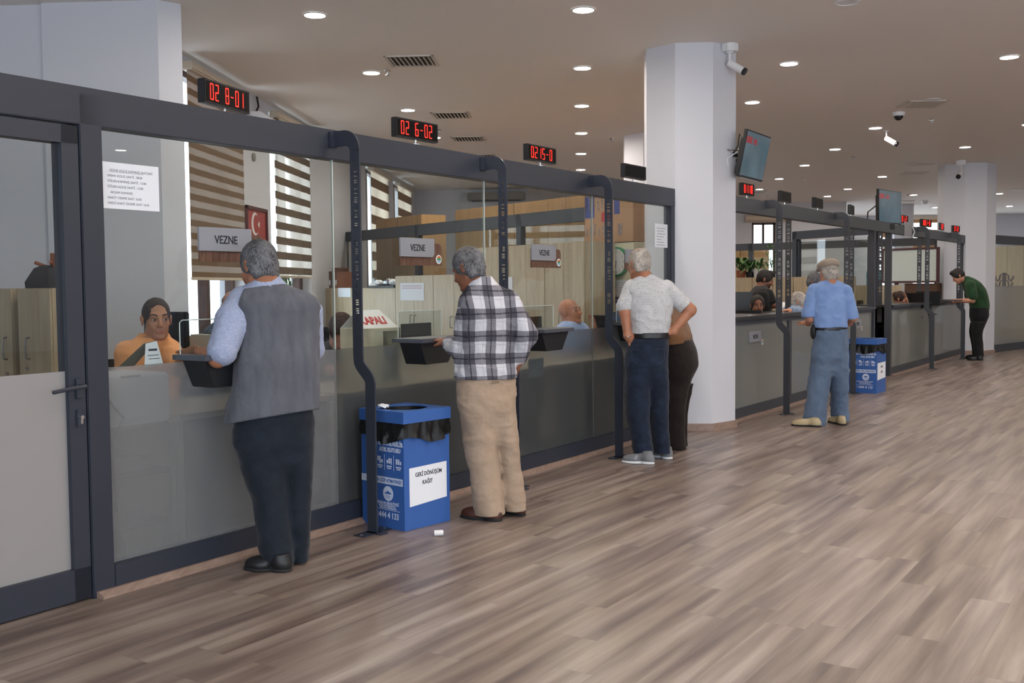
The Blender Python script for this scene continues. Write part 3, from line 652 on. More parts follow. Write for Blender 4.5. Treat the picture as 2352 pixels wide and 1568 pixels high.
# cross partition with a doorway, and the rear glass partitions
def line_frame(pa, pb):
    a, b = Vector((pa.x, pa.y, 0)), Vector((pb.x, pb.y, 0)); d = (b - a).normalized(); n = Vector((d.y, -d.x, 0)); L = (b - a).length
    return (lambda s, t, z: a + d * s + n * t + UP * z), L, d, n
def gpart(fr, L, posts, label, z1=2.33, bh=.16, frost=None, m=FRAME2, glass=True, low=0.):
    e = empty('glass_partition', fr(L / 2, 0, 0), label, 'partition')
    MB().box((0, -.04, z1 - bh), (L, .04, z1), fr).build('top_beam', m, e)
    if low: MB().box((0, -.04, 0), (L, .04, low), fr).build('bottom_beam', m, e)
    for s in posts: MB().box((s - .05, -.04, 0), (s + .05, .04, z1 - .01), fr).build('upright', m, e)
    if glass: MB().box((0, -.004, frost or low), (L, .004, z1 - bh), fr).build('glass_pane', GLASS, e)
    if frost: MB().box((0, -.004, low), (L, .004, frost - .001), fr).build('frosted_pane', FROST, e)
    return e
frA, LA, dA, nA = line_frame(at_d(789, 534, 17.5), at_d(1420, 500, 11.85))
frA_ = frA
def sA(u):                    # distance along the rear partition where pixel column u crosses it
    p = at_p(u, 600, frA(0, 0, 0), nA); return (p - frA(0, 0, 0)).dot(dA)
gpart(frA, LA, [.05, sA(962), sA(1197)], 'grey glass partition crossing behind the tellers, in front of tan cabinets')
frB, LB, dB, nB = line_frame(b2g((2.2, 26.6)), b2g((8.8, 21.5)))
gpart(frB, LB, [.05, LB * .5, LB - .05], 'dark glass partition crossing behind the second and third counters')
frC, LC, dC, nC = line_frame(b2g((5.05, 18.7)), b2g((5.86, 16.8)))
e = empty('doorway_frame', frC(LC / 2, 0, 0), 'dark doorway frame standing behind the man in the flat cap', 'door frame')
for s in (0.06, LC - .08): MB().box((s - .06, -.05, 0), (s + .06, .05, 2.33), frC).build('jamb', FRAME, e)
MB().box((.0, -.05, 2.19), (LC, .05, 2.33), frC).build('head', FRAME, e)
for s in (.14, LC - .16): MB().box((s - .02, -.03, 0), (s + .02, .03, 2.16), frC).build('leaf_stile', FRAME, e)
MB().box((.16, -.004, .1), (LC - .18, .004, 2.16), frC).build('glass_leaf', GLASS, e)
pa, pb = at_z(2280, 809, 0), at_z(2352, 800, 0); dd = (pb - pa).normalized()
frD, LD, dD, nD = line_frame(pa - dd * .6, pb + dd * 4)
gpart(frD, LD, [.05, 3.2], 'glass partition with frosted lower half right of the far column', 2.33, .17, 1.32, FRAME2, True, .15)
MB().box((.95 + 1.75, -.02, .15), (.95 + 1.77, .02, 2.2), frD).build('glass_joint', SEAM, bpy.data.objects['glass_partition.002'] if 'glass_partition.002' in bpy.data.objects else None)

# ---------------------------------------------------------------- cabinets
HANDLE = mat('dull_handle', '#8f8c86', .35, 1.)
def cabinet(fr, s, w, z0, z1, label, m=OAK, dep=.42, off=0., doors=2, handle=None, group='light wood cabinets', name='office_cabinet'):
    e = empty(name, fr(s + w / 2, off, z0), label, 'cabinet', group)
    MB().box((s, off - dep, z0), (s + w, off - .02, z1), fr).build('body', m, e)
    dw = w / doors
    for i in range(doors):
        d = MB().box((s + i * dw + .003, off - .018, z0 + .005), (s + (i + 1) * dw - .003, off, z1 - .005), fr).build('door', m, e)
        if handle is not None:
            hx = s + (i + 1) * dw - .05 if i % 2 == 0 else s + i * dw + .05
            MB().tube([fr(hx, off, handle + .07), fr(hx, off + .03, handle + .065), fr(hx, off + .035, handle), fr(hx, off + .03, handle - .065), fr(hx, off, handle - .07)], .006, 6).build('handle', HANDLE, d, smooth=True)
            MB().cyl(fr(hx, off - .001, handle - .16), fr(hx, off + .004, handle - .16), .011, n=12).build('lock', HANDLE, d)
    return e
# partition A front faces the camera side: nA
s_ = nA.dot(CAM - frA(0, 0, 0)); sgnA = 1 if s_ > 0 else -1
frAf = (lambda s, t, z: frA(s, t * sgnA, z))
u_b = [838, 892, 954]; 
edges = [sA(u) + .0 for u in (832, 890, 954)]
tanpos = []
frT = lambda s, t, z: frAf(s, t - .5, z)
w_ = .72; s = sA(905) - 1.55
for k in range(2): tanpos.append((s + k * .76, .76))
s = sA(970) + .1
while s < LA - .2: tanpos.append((s, .76)); s += .76
for k, (s, w) in enumerate(tanpos):
    cabinet(frT, s, w - .006, .0, 2.55, 'tall tan cabinet behind the rear glass partition, %s from the window side' % ['first', 'second', 'third', 'fourth', 'fifth', 'sixth', 'seventh', 'eighth', 'ninth', 'tenth'][min(k, 9)], TAN, .45, -.02, 2, None, 'tall tan cabinets behind glass', 'tall_cabinet')
# lower light wood row in front
frL = lambda s, t, z: frAf(s, t + 1.1, z)
def sL(u, t=1.1):
    P0 = frAf(0, t, 0); p = at_p(u, 600, P0, nA); return (p - P0).dot(dA)
a0, a1, a2, a3, a4 = sL(746), sL(907), sL(1093), sL(1240), sL(1342)
cabinet(frL, a0, (a1 - a0) / 2 - .005, 0, 1.405, 'light wood cabinet nearest the window wall, with brown binders on top', doors=1)
cabinet(frL, (a0 + a1) / 2, (a1 - a0) / 2 - .005, 0, 1.405, 'light wood cabinet with cables and small items on top', doors=1)
cabinet(frL, a1, (a2 - a1) / 2 - .005, 0, 1.56, 'light wood cabinet with a printed notice, left of the plaid shirt man', handle=.98)
cabinet(frL, (a1 + a2) / 2, (a2 - a1) / 2 - .005, 0, 1.56, 'light wood cabinet behind the head of the plaid shirt man', handle=.98)
n3 = 3; w3 = (a4 - a2) / n3
for k, lb in enumerate(['tall light wood cabinet right of the plaid shirt man', 'tall light wood cabinet behind the third VEZNE sign', 'tall light wood cabinet behind the bald clerk, under the brown wall case']):
    cabinet(frL, a2 + k * w3, w3 - .006, 0, 1.865, lb, handle=1.05)
# brown wall case with stickers, on top of the last cabinet, and cream front with the clock
frK, LK, dK, nK = line_frame(at_d(1343, 561, 11.4), at_d(1455, 555, 10.8))
sgnK = 1 if nK.dot(CAM - frK(0, 0, 0)) > 0 else -1
frk = lambda s, t, z: frK(s, t * sgnK, z)
TANP = mat('tan_case_paint', '#b08a68', .55)
e = empty('wall_case', frk(LK / 2, -.2, 1.865), 'brown case covered with strips of stickers above the wall clock', 'cabinet')
MB().box((0, -.34, 1.865), (LK, 0, 2.46), frk).build('case_body', TANP, e, bevel=.003)
SB = mat('blue_sticker', '#3d4c8e', .6); SR = mat('red_sticker', '#b3323a', .6); SD = mat('patterned_tape', '#3b3540', .6, var=(90, '#b8a9a0'))
for a, b, z0, z1, m in [(.01, .16, 2.14, 2.37, SB), (.36 * LK, .56 * LK, 2.09, 2.19, SR), (.62 * LK, .73 * LK, 2.16, 2.34, SB)] + [(.02 + i * .062, .05 + i * .062, 2.2 + .02 * (i % 3), 2.385, SD) for i in range(7)] + [(.02 + i * .066, .05 + i * .066, 1.94, 2.02 + .03 * (i % 3), SD) for i in range(6)] + [(.68 * LK, .75 * LK, 2.3, 2.41, SD), (.7 * LK, .78 * LK, 1.94, 2.06, SD)]:
    MB().box((a, 0, z0), (b, .002, z1), frk).build('sticker', m, e)
CW = cabinet(frk, 0, LK, 0, 1.86, 'cream cabinet under the brown case, carrying the wall clock', CREAM, .36, -.003, 1, None, 'cream cabinets')
p = at_p(1422, 601, frk(0, 0, 0), nK); sc_ = (p - frk(0, 0, 0)).dot(dK); nn = nK * sgnK
e = empty('wall_clock', (p.x, p.y, p.z), 'round white wall clock with a green rim behind the second-last glass pane', 'clock')
P = Vector(p) + nn * .004
MB().cyl(P, P + nn * .035, .155, n=40).build('rim', GREENC, e, bevel=.006, smooth=True); MB().cyl(P + nn * .035, P + nn * .037, .135, n=40).build('dial', WHITEP, e)
for k in range(12):
    a = math.pi / 2 - (k + 1) * math.pi / 6; q = P + nn * .0375 + dK * math.cos(a) * .108 + UP * (math.sin(a) * .108 - .012)
    text(str(k + 1), .032, INK, q, dK, UP, e, 'numeral', 'CENTER', ext=.0002)
for a, L, r in ((math.radians(160), .07, .004), (math.radians(258), .10, .003)): MB().tube([P + nn * .039, P + nn * .039 + (dK * math.cos(a) + UP * math.sin(a)) * L], r, 6).build('hand', INK, e)
def sheetK(u0, v0, u1, v1, name, label, m=PAPER, fr=frk, P0=None, n_=None, d_=None, cat='paper', off=.006):
    P0 = P0 or fr(0, 0, 0); n_ = n_ or nK; d_ = d_ or dK
    a = at_p(u0, v0, P0, n_); b = at_p(u1, v1, P0, n_); s0, s1 = (a - P0).dot(d_), (b - P0).dot(d_)
    e = empty(name, (a + b) / 2, label, cat); MB().box((s0, off, b.z), (s1, off + .002, a.z), fr).build('sheet', m, e); return e, s0, s1, a.z, b.z
e, s0, s1, z1, z0 = sheetK(1405, 643, 1446, 680, 'printed_notice', 'white notice with faint lines below the wall clock')
for k in range(5): MB().box((s0 + .03, .0085, z1 - .03 - k * .022), (s1 - .03, .009, z1 - .034 - k * .022), frk).build('printed_line', mat('faint_ink', '#a8acb2', .8), e)
e, s0, s1, z1, z0 = sheetK(1405, 682, 1428, 695, 'nameplate', 'small dark purple plate below the clock notice', mat('purple_plate', '#3b3a63', .5))
text('VEZNE', .03, WHITEP, frk(s0 + .02, .0085, z0 + .015), dK, UP, e)
fL0 = frL(0, 0, 0)
kw = dict(fr=frL, P0=fL0, n_=nA, d_=dA, off=.003)
e, s0, s1, z1, z0 = sheetK(920, 650, 975, 690, 'printed_notice', 'white notice with red lines on the cabinet left of the plaid shirt man', **kw)
for k in range(2): MB().box((s0 + .04, .0055, z1 - .035 - k * .028), (s1 - .05, .006, z1 - .043 - k * .028), frL).build('printed_line', mat('pink_ink', '#b88a9a', .8), e)
sheetK(777, 661, 806, 682, 'printed_notice', 'white notice hanging at the top of the cabinet left of the first post', **kw)
sheetK(1167, 636, 1178, 666, 'printed_notice', 'narrow white notice on a cabinet door right of the plaid shirt man', **kw)
# things on the low cabinets
z_ = 1.405; frm_top = lambda u, t: frL(sL(u), t, z_)
for i, (u, h, c) in enumerate([(750, .25, '#6b4a3b'), (757, .30, '#5a3d31'), (764, .24, '#7a5546')]):
    P = frL(sL(u), -.12 - .02 * i, z_); e = empty('binder', P, ['brown binder on the cabinet by the window, left of its row', 'tallest brown binder on the cabinet by the window', 'brown binder on the cabinet by the window, right of its row'][i], 'binder', 'brown binders on the cabinet')
    s0 = sL(u); MB().box((s0 - .035, -.3, z_), (s0 + .03, -.05, z_ + h), frL).build('cover', mat('binder_%d' % i, c, .6), e); MB().box((s0 - .02, -.051, z_ + .05), (s0 + .015, -.048, z_ + .12), frL).build('spine_label', PAPER, e)
s0, s1 = sL(848), sL(906)
e = empty('document_tray', frL((s0 + s1) / 2, -.15, z_), 'dark flat tray on the light wood cabinet above the KAPALI sign', 'tray')
MB().box((s0, -.3, z_), (s1, .02, z_ + .03), frL).box((s0, -.3, z_ + .03), (s1, -.28, z_ + .05), frL).build('tray_base', DARK, e, bevel=.003)
jl = ['crumpled white cloth on the cabinet, left end', 'small white cup lying on the dark tray', 'grey ball of wrapping on the dark tray', 'round white roll on the dark tray', 'silver tin at the right end of the tray', 'white packet between cup and roll']
for i, (u, r, m) in enumerate([(838, .045, PAPER), (856, .05, PAPER), (869, .045, STEEL), (882, .06, STEEL), (898, .045, CHROME), (890, .055, PAPER)]):
    zz = z_ + (.0 if u < 848 else .03); P = frL(sL(u), -.12 + .03 * (i % 2), zz + r * .8); e = empty('packed_item', P, jl[i], 'clutter', 'small items on the tray')
    mb = MB().ball(P, r, 14, (1.3, 1, .8)); rnd = random.Random(i)
    for v in mb.bm.verts: v.co += Vector((rnd.uniform(-1, 1), rnd.uniform(-1, 1), rnd.uniform(-1, 1))) * r * .13
    mb.build('wrapping', m, e, smooth=False)
# left hand wooden lockers behind the door, coat rack
frE, LE, dE, nE = line_frame(at_d(-230, 660, 6.9), at_d(117, 662, 6.5)); sg = 1 if nE.dot(CAM - frE(0, 0, 0)) > 0 else -1
fre = lambda s, t, z: frE(s, t * sg, z)
def sE(u): p = at_p(u, 760, fre(0, 0, 0), nE); return (p - frE(0, 0, 0)).dot(dE)
cabinet(fre, sE(37) - .45, .42, 0, 1.43, 'light wood locker at the left edge of the picture', handle=1.05, doors=1, name='locker_cabinet')
c = cabinet(fre, sE(42), sE(117) - sE(42), 0, 1.43, 'light wood locker beside the black coat behind the door', doors=1, name='locker_cabinet')
hx = sE(66); MB().tube([fre(hx, 0, 1.12), fre(hx, .03, 1.115), fre(hx, .035, 1.05), fre(hx, .03, .99), fre(hx, 0, .985)], .006, 6).build('handle', HANDLE, c, smooth=True); MB().cyl(fre(hx - .02, 0, .925), fre(hx - .02, .005, .925), .012, n=12).build('lock', HANDLE, c)
P = at_d(128, 700, 6.9); e = empty('coat_stand', (P.x, P.y, 0), 'wooden coat stand behind the door, hung with a black coat', 'coat stand')
ORW = mat('orange_wood', '#8a4a22', .5)
MB().box((P.x - .02, P.y - .02, 0), (P.x + .02, P.y + .02, 1.66)).build('pole', ORW, e, bevel=.003)
for a in range(4):
    q = Vector((math.cos(a * 1.57 + .3), math.sin(a * 1.57 + .3), 0)); MB().tube([Vector((P.x, P.y, 1.55)), Vector((P.x, P.y, 1.55)) + q * .12 + UP * .05], .012, 8).build('peg', ORW, e, smooth=True)
    MB().tube([Vector((P.x, P.y, .1)), Vector((P.x, P.y, .02)) + q * .25], .015, 8).build('foot', ORW, e)
mb = MB(); mb.bm.free(); mb.bm = bmesh.new()
prof = [(.02, 1.58), (.07, 1.56), (.13, 1.47), (.12, 1.33), (.12, 1.1), (.13, .9), (.14, .7), (.02, .68)]
mb.lathe([(r, z) for r, z in prof], (P.x - .02, P.y - .05, 0), 24)
for v in mb.bm.verts:
    a = math.atan2(v.co.y - P.y, v.co.x - P.x); v.co += Vector((math.cos(a), math.sin(a), 0)) * .018 * math.sin(a * 7 + v.co.z * 3)
o = mb.build('hanging_coat', mat('black_cloth', '#15171f', .9), None, smooth=True); tag(o, 'black coat hanging on the wooden stand behind the door', 'coat')
# ---------------------------------------------------------------- blinds
def blind(y0, y1, zt, zb, per, mat_, label, x=XL + .07):
    e = empty('zebra_blind', (x, (y0 + y1) / 2, zt), label, 'blind', 'striped window blinds on the left wall')
    MB().box((x - .05, y0 - .02, zt), (x + .07, y1 + .02, zt + .085)).build('head_rail', mat('blind_rail', '#cfc3b0', .5), e, bevel=.015)
    mb = MB(); n = 24
    for i in range(n):
        a, b = y0 + (y1 - y0) * i / n, y0 + (y1 - y0) * (i + 1) / n
        da, db = .004 * math.sin(i * 1.3), .004 * math.sin((i + 1) * 1.3)
        mb.prism([(x + da, a, zb), (x + db, b, zb), (x + db, b, zt), (x + da, a, zt)], (.0015, 0, 0))
    bmesh.ops.remove_doubles(mb.bm, verts=mb.bm.verts, dist=1e-5)
    mb.build('fabric', mat_, e)
    MB().box((x - .008, y0, zb - .03), (x + .012, y1, zb)).build('bottom_rail', mat('blind_rail', '#cfc3b0', .5), e, bevel=.004); return e
LWp = lambda u, v, x=XL + .07: at_p(u, v, (x, 0, 0), (1, 0, 0))
zb1 = LWp(445, 636).z; zb2 = LWp(670, 633).z
B1 = blind_mat('blind_fabric_closed', .128, '#8d7966', '#b5aaa2', 10, .33, .0); B2 = blind_mat('blind_fabric_open', .19, '#75685c', '#e6ddd2', 10, .1, .62)
B3 = blind_mat('blind_fabric_far', .34, '#a08a74', '#e6d8c6', 10, .4, .3)
blind(LWp(432, 300).y, LWp(556, 230).y, 3.54, zb1, 0, B1, 'striped blind over the window beside the white pier, half behind the first display')
blind(LWp(629, 300).y, LWp(712, 400).y, 3.54, zb2, 0, B2, 'striped blind with bright bands right of the framed flag')
blind(LWp(852, 440).y, LWp(893, 440).y, 3.54, 1.6, 0, B3, 'striped blind on the far left window, left of the two')
blind(LWp(914, 450).y, LWp(945, 450).y, 3.54, 1.6, 0, B3, 'striped blind on the farthest left window, right of the two')
# far wall blind
pz = at_p(2098, 505, (0, YF - .1, 0), (0, 1, 0)); pe = at_p(2162, 505, (0, YF - .1, 0), (0, 1, 0))
e = empty('zebra_blind', (pz.x, YF - .1, 3.5), 'striped blind on the far wall left of the far column', 'blind', 'blinds on the far wall')
MB().box((10.4, YF - .1, 2.2), (13.2, YF - .095, 3.55)).build('fabric', blind_mat('blind_fabric_far_wall', .48, '#a3866c', '#f4e6d2', 10, .5, .5), e)
MB().box((10.35, YF - .14, 3.55), (13.25, YF - .04, 3.66)).build('head_rail', mat('blind_rail', '#cfc3b0', .5), e)
e = empty('roller_blind', (5.28, 30.3, 3.2), 'rolled-up cream blind above the bright window over the plants', 'blind')
MB().cyl((4.75, 30.33, 3.27), (5.95, 30.33, 3.27), .09, n=20).build('roll', mat('cream_roll', '#d8c9b4', .7), e, smooth=True); MB().box((4.75, 30.36, 3.16), (5.95, 30.39, 3.22)).build('bottom_rail', mat('cream_roll', '#d8c9b4', .7), e)

# ---------------------------------------------------------------- left wall: framed flag, trunking box, cable
a, b = LWp(565, 470, XL + .02), LWp(615, 582, XL + .02)
y0, y1 = a.y, b.y; z1, z0 = a.z - .0, LWp(565, 562, XL).z
e = empty('framed_flag', (XL + .02, (y0 + y1) / 2, z0), 'framed red flag with white crescent and star between the two near windows', 'picture')
MB().box((XL + .002, y0, z0), (XL + .035, y1, z0 + .04)).box((XL + .002, y0, z1 - .04), (XL + .035, y1, z1)).box((XL + .002, y0, z0), (XL + .035, y0 + .04, z1)).box((XL + .002, y1 - .04, z0), (XL + .035, y1, z1)).build('frame', mat('dark_red_wood', '#5a2620', .4), e, bevel=.004)
MB().box((XL + .003, y0 + .03, z0 + .03), (XL + .012, y1 - .03, z1 - .03)).build('flag_print', mat('flag_red', '#a03a34', .45), e)
cy, cz, R = (y0 + y1) / 2 - .05, (z0 + z1) / 2 + .03, min((y1 - y0), (z1 - z0)) * .30
pts = [(R * math.cos(t), R * math.sin(t)) for t in [math.radians(38 + i * (284 / 24)) for i in range(25)]]
q = [(R * .28 + R * .80 * math.cos(t), R * .80 * math.sin(t)) for t in [math.radians(322 - 12 - i * ((284 - 26) / 24)) for i in range(25)]]
MB().prism([(XL + .0125, cy + x, cz + z) for x, z in pts + q[1:-1]], (.0008, 0, 0)).build('crescent', WHITEP, e)
st = [((R * .38 if i % 2 == 0 else R * .15) * math.cos(i * math.pi / 5 + math.pi), (R * .38 if i % 2 == 0 else R * .15) * math.sin(i * math.pi / 5 + math.pi)) for i in range(10)]
MB().prism([(XL + .0125, cy + R * 1.05 + x, cz + z) for x, z in st], (.0008, 0, 0)).build('star', WHITEP, e)
a = LWp(590, 262, XL + .05); e = empty('wall_unit', (XL + .1, a.y + .3, a.z), 'pale wall-mounted unit above the glass beam between the near windows', 'wall unit')
MB().prism([(XL + .001, a.y - .1, a.z - .28), (XL + .20, a.y - .1, a.z - .28), (XL + .22, a.y - .1, a.z - .05), (XL + .12, a.y - .1, a.z + .02), (XL + .001, a.y - .1, a.z + .02)], (0, .85, 0)).build('casing', WHITEP, e, bevel=.01)
a = LWp(590, 222, XL + .02); b = LWp(584, 266, XL + .02); o = MB().tube([a, (a + b) / 2 + Vector((.03, .02, 0)), b], .012, 8).build('loose_cable', mat('dark_cable', '#2a2524', .6), None, smooth=True); tag(o, 'short dark cable hanging on the wall above the pale wall unit', 'cable')
a = LWp(583, 361, XL + .01); o = MB().cyl((XL, a.y, a.z), (XL + .02, a.y, a.z), .05, n=20).build('wall_sensor', mat('grey_sensor', '#7d7c78', .5), None, smooth=True); tag(o, 'small round grey sensor on the wall above the framed flag', 'sensor')
a = at_p(1110, 465, (0, 24.5, 0), (0, 1, 0)); e = empty('air_curtain', (a.x, 24.8, a.z), 'long grey ceiling unit over the far tan cabinets', 'air conditioner')
MB().box((-2.6, 24.5, 3.42), (-1.25, 24.85, 3.6)).build('casing', mat('grey_casing', '#8d8a84', .5), e, bevel=.02); MB().box((-2.5, 24.52, 3.4), (-1.35, 24.7, 3.425)).build('outlet', BLACK, e)
# ---------------------------------------------------------------- tellers' desks behind the frosted glass
DESKT = mat('beige_desk', '#a59a86', .5); DESKD = mat('dark_desk_panel', '#33302e', .6)
def desk(s0, s1, label, dark=True, n0=-.75, n1=-.08):
    e = empty('teller_desk', F1((s0 + s1) / 2, -.4, 0), label, 'desk', 'desks behind the frosted glass')
    MB().box((s0, n0, .745), (s1, n1, .775), T1).build('worktop', DESKT, e)
    for s in (s0, s1 - .03): MB().box((s, n0 + .02, 0), (s + .03, n1 - .02, .745), T1).build('side_panel', DESKT, e)
    MB().box((s0 + .03, n1 - .06, .12), (s1 - .03, n1 - .04, .745), T1).build('front_panel', DESKD if dark else DESKT, e)
    return e
desk(.95, 2.1, 'dark fronted desk behind the frosted glass by the vest man'); desk(2.15, 3.6, 'dark fronted desk behind the frosted glass by the blue bin'); desk(3.65, 5.1, 'dark fronted desk behind the frosted glass right of the plaid shirt man'); desk(5.15, 6.6, 'dark fronted desk behind the frosted glass beside the column')
e = empty('open_shelf_unit', F1(.75, -.3, 0), 'open shelf unit under the printer behind the frosted glass', 'shelf')
MB().box((.42, -.62, .0), (.45, -.12, .74), T1).box((.92, -.62, 0), (.945, -.12, .74), T1).box((.42, -.64, 0), (.945, -.62, .76), T1).build('carcass', DESKT, e)
for z in (.22, .48, .73): 
    MB().box((.45, -.6, z), (.92, -.14, z + .03), T1).build('shelf', DESKT if z > .7 else DESKD, e)
for z in (.25, .51): MB().box((.5, -.5, z), (.84, -.2, z + .07), T1).build('file_stack', mat('dark_files', '#5b5656', .8), e)
o = MB().tube([F1(.50, -.1, .95), F1(.52, -.07, .9), F1(.6, -.06, .8), F1(.53, -.06, .7), F1(.54, -.05, .45), F1(.56, -.05, .3), F1(.62, -.06, .05)], .006).build('power_cable', mat('dark_cable', '#2a2524', .6), None, smooth=True); tag(o, 'thin dark cable hanging behind the frosted glass under the printer', 'cable')
e = empty('printer', F1(.68, -.28, .76), 'white office printer behind the frosted glass by the door', 'printer')
MB().box((.455, -.45, .755), (.9, -.09, 1.0), T1).build('body', WHITEP, e, bevel=.012)
MB().box((.50, -.1, .785), (.84, -.092, .83), T1).build('paper_slot', BLACK, e); MB().box((.6, -.13, .785), (.74, -.06, .795), T1).build('output_tray', WHITEP, e)
GP = mat('grey_plastic', '#9a9c9f', .5); MB().box((.62, -.1, .98), (.73, -.095, 1.0), T1).box((.6, -.1, .92), (.73, -.096, .965), T1).box((.54, -.1, .86), (.8, -.097, .9), T1).build('vent_panel', GP, e)
# tent card on the printer
p0 = F1(.70, -.02, 1.045)
e = empty('receipt_note', p0, 'folded white paper note leaning on the glass in front of the orange polo man', 'paper')
MB().prism([F1(.69, -.012, 1.04), F1(.70, -.012, 1.155), F1(.765, -.012, 1.165), F1(.80, -.012, 1.05)], N1 * .002).build('front_sheet', PAPER, e)
MB().prism([F1(.69, -.012, 1.155), F1(.765, -.012, 1.165), F1(.72, -.13, 1.04), F1(.63, -.13, 1.04)], UP * .002).build('rear_sheet', mat('grey_paper', '#6e6c63', .8), e)
MB().box((.715, -.0098, 1.118), (.765, -.0094, 1.128), T1).box((.71, -.0098, 1.095), (.775, -.0094, 1.098), T1).box((.715, -.0098, 1.078), (.78, -.0094, 1.081), T1).build('printed_line', INK, e)
P = at_d(500, 786, 6.3); frP = lambda x, y, z: P + D1 * x + N1 * y + UP * z
e = empty('card_printer', P - UP * .2, 'small white desktop printer behind the first ledge', 'printer')
MB().box((-.10, -.14, -.25), (.17, .12, .05), frP).build('body', mat('warm_white_plastic', '#cfcdc6', .45), e, bevel=.008); MB().box((-.02, -.1, .05), (.1, .06, .056), frP).build('lid_pad', BLACK, e)
# office chairs
def make_chair(chrome=True):
    e = empty('office_chair', (0, 0, 0))
    mb = MB(); mb.box((-.23, -.22, .44), (.23, .22, .52)); mb.build('seat', BLACK, e, bevel=.03, smooth=True)
    mb = MB()
    n = 10
    for i in range(n):
        a, b = -.22 + .44 * i / n, -.22 + .44 * (i + 1) / n; ya, yb = .25 - .04 * (1 - (a / .22) ** 2) * -1, .25 + .04 * (1 - (b / .22) ** 2)
        mb.prism([(a, .25 + .04 * (1 - (a / .22) ** 2), .62), (b, yb, .62), (b, yb, 1.12), (a, .25 + .04 * (1 - (a / .22) ** 2), 1.12)], (0, .045, 0))
    bmesh.ops.remove_doubles(mb.bm, verts=mb.bm.verts, dist=1e-5); mb.build('backrest', mat('glossy_black', '#131416', .25), e, bevel=.008, smooth=True)
    MB().tube([(0, 0, .44), (0, .2, .46), (0, .3, .6), (0, .31, .8)], .022).build('back_support', CHROME, e, smooth=True)
    MB().cyl((0, 0, .1), (0, 0, .45), .03).build('gas_column', BLACK, e)
    for k in range(5):
        a = k * 2 * math.pi / 5; MB().tube([(0, 0, .11), (.28 * math.cos(a), .28 * math.sin(a), .075)], [.025, .018]).build('leg', CHROME, e, smooth=True)
        MB().cyl((.28 * math.cos(a) - .012, .28 * math.sin(a), .028), (.28 * math.cos(a) + .012, .28 * math.sin(a), .028), .027, n=12).build('caster', BLACK, e)
    for sx in (-1, 1): MB().tube([(sx * .2, .1, .5), (sx * .27, .1, .55), (sx * .27, .08, .7), (sx * .27, -.12, .7)], .014).build('armrest', CHROME, e, smooth=True)
    return e
ch0 = make_chair()
def put_chair(u, v, D, rz, label, first=[True], zs=1.):
    o = ch0 if first[0] else copy_tree(ch0); first[0] = False
    P = at_d(u, v, D); o.location = (P.x, P.y, 0); o.rotation_euler = (0, 0, rz); o.scale = (1, 1, zs); tag(o, label, 'chair', 'black office chairs'); return o
put_chair(458, 750, 7.3, 2.6, 'black office chair standing empty by the near window', zs=1.13); put_chair(250, 830, 6.2, .5, 'black chair under the clerk in the orange polo', zs=.88)
put_chair(752, 790, 7.55, .9, 'black chair of the woman leaning behind the first post'); put_chair(2016, 740, 17.3, 1.2, 'black chair beside the box behind the second blue bin')
put_chair(1420, 740, 10.6, 2.9, 'black chair behind the last teller window'); put_chair(1700, 690, 13.6, 1.0, 'black chair back at the left end of the second counter')
# KAPALI tent and its wooden stand
P = F1(2.1, -.45, 0); frS = lambda x, y, z: F1(2.56 + x, -.40 + y, z - (.07 if z > .8 else 0))
e = empty('wooden_box_stand', frS(.25, 0, .78), 'pale wooden open box stand behind the glass carrying the closed sign', 'box')
MB().box((.10, -.15, .775), (.20, .14, 1.195), frS).build('side_block', CREAM, e); MB().box((.36, -.15, .775), (.38, .14, 1.195), frS).build('side_board', CREAM, e)
MB().box((.20, -.15, .775), (.36, -.13, 1.195), frS).build('back_board', CREAM, e); MB().box((.10, -.15, 1.195), (.38, .14, 1.215), frS).build('top_board', CREAM, e); MB().box((.20, -.13, .775), (.36, .13, .79), frS).build('bottom_board', CREAM, e)
e = empty('folded_papers', frS(.23, 0, .8), 'pile of papers inside the pale wooden box stand', 'papers')
for i in range(6): 
    a = .02 * math.sin(i * 2.1); MB().box((.215 + a, -.1, 1.04 + i * .006), (.335 + a, .12, 1.044 + i * .006), frS).build('paper_sheet', PAPER if i % 2 else mat('blue_paper', '#6c7eb4', .8), e)
MB().box((.21, -.1, .79), (.34, .1, 1.038), frS).build('paper_block', mat('grey_paper2', '#a8a8a4', .8), e)
e = empty('closed_sign', frS(.19, 0, 1.21), 'white tent sign with red KAPALI lettering beside the first post', 'sign')
tri = [(-.07, 1.217), (.07, 1.217), (.0, 1.33)]
b_, t_ = frS(-.02, .10, 1.217), frS(.03, .0, 1.335)
MB().prism([frS(.05, .10, 1.217), frS(.40, .10, 1.217), frS(.325, .0, 1.335), frS(.10, .0, 1.335)], N1 * .003).prism([frS(.05, -.10, 1.217), frS(.40, -.10, 1.217), frS(.325, -.002, 1.335), frS(.10, -.002, 1.335)], N1 * -.003).build('tent_board', WHITEP, e)
up_ = (frS(0, .0, 1.335) - frS(0, .10, 1.217)).normalized()
text('KAPALI', .085, mat('red_ink', '#c01c22', .5), frS(.055, .10, 1.217) + up_ * .035 + N1 * .0045 , D1, up_, e, 'lettering', 'LEFT', .0035, sx=.95)
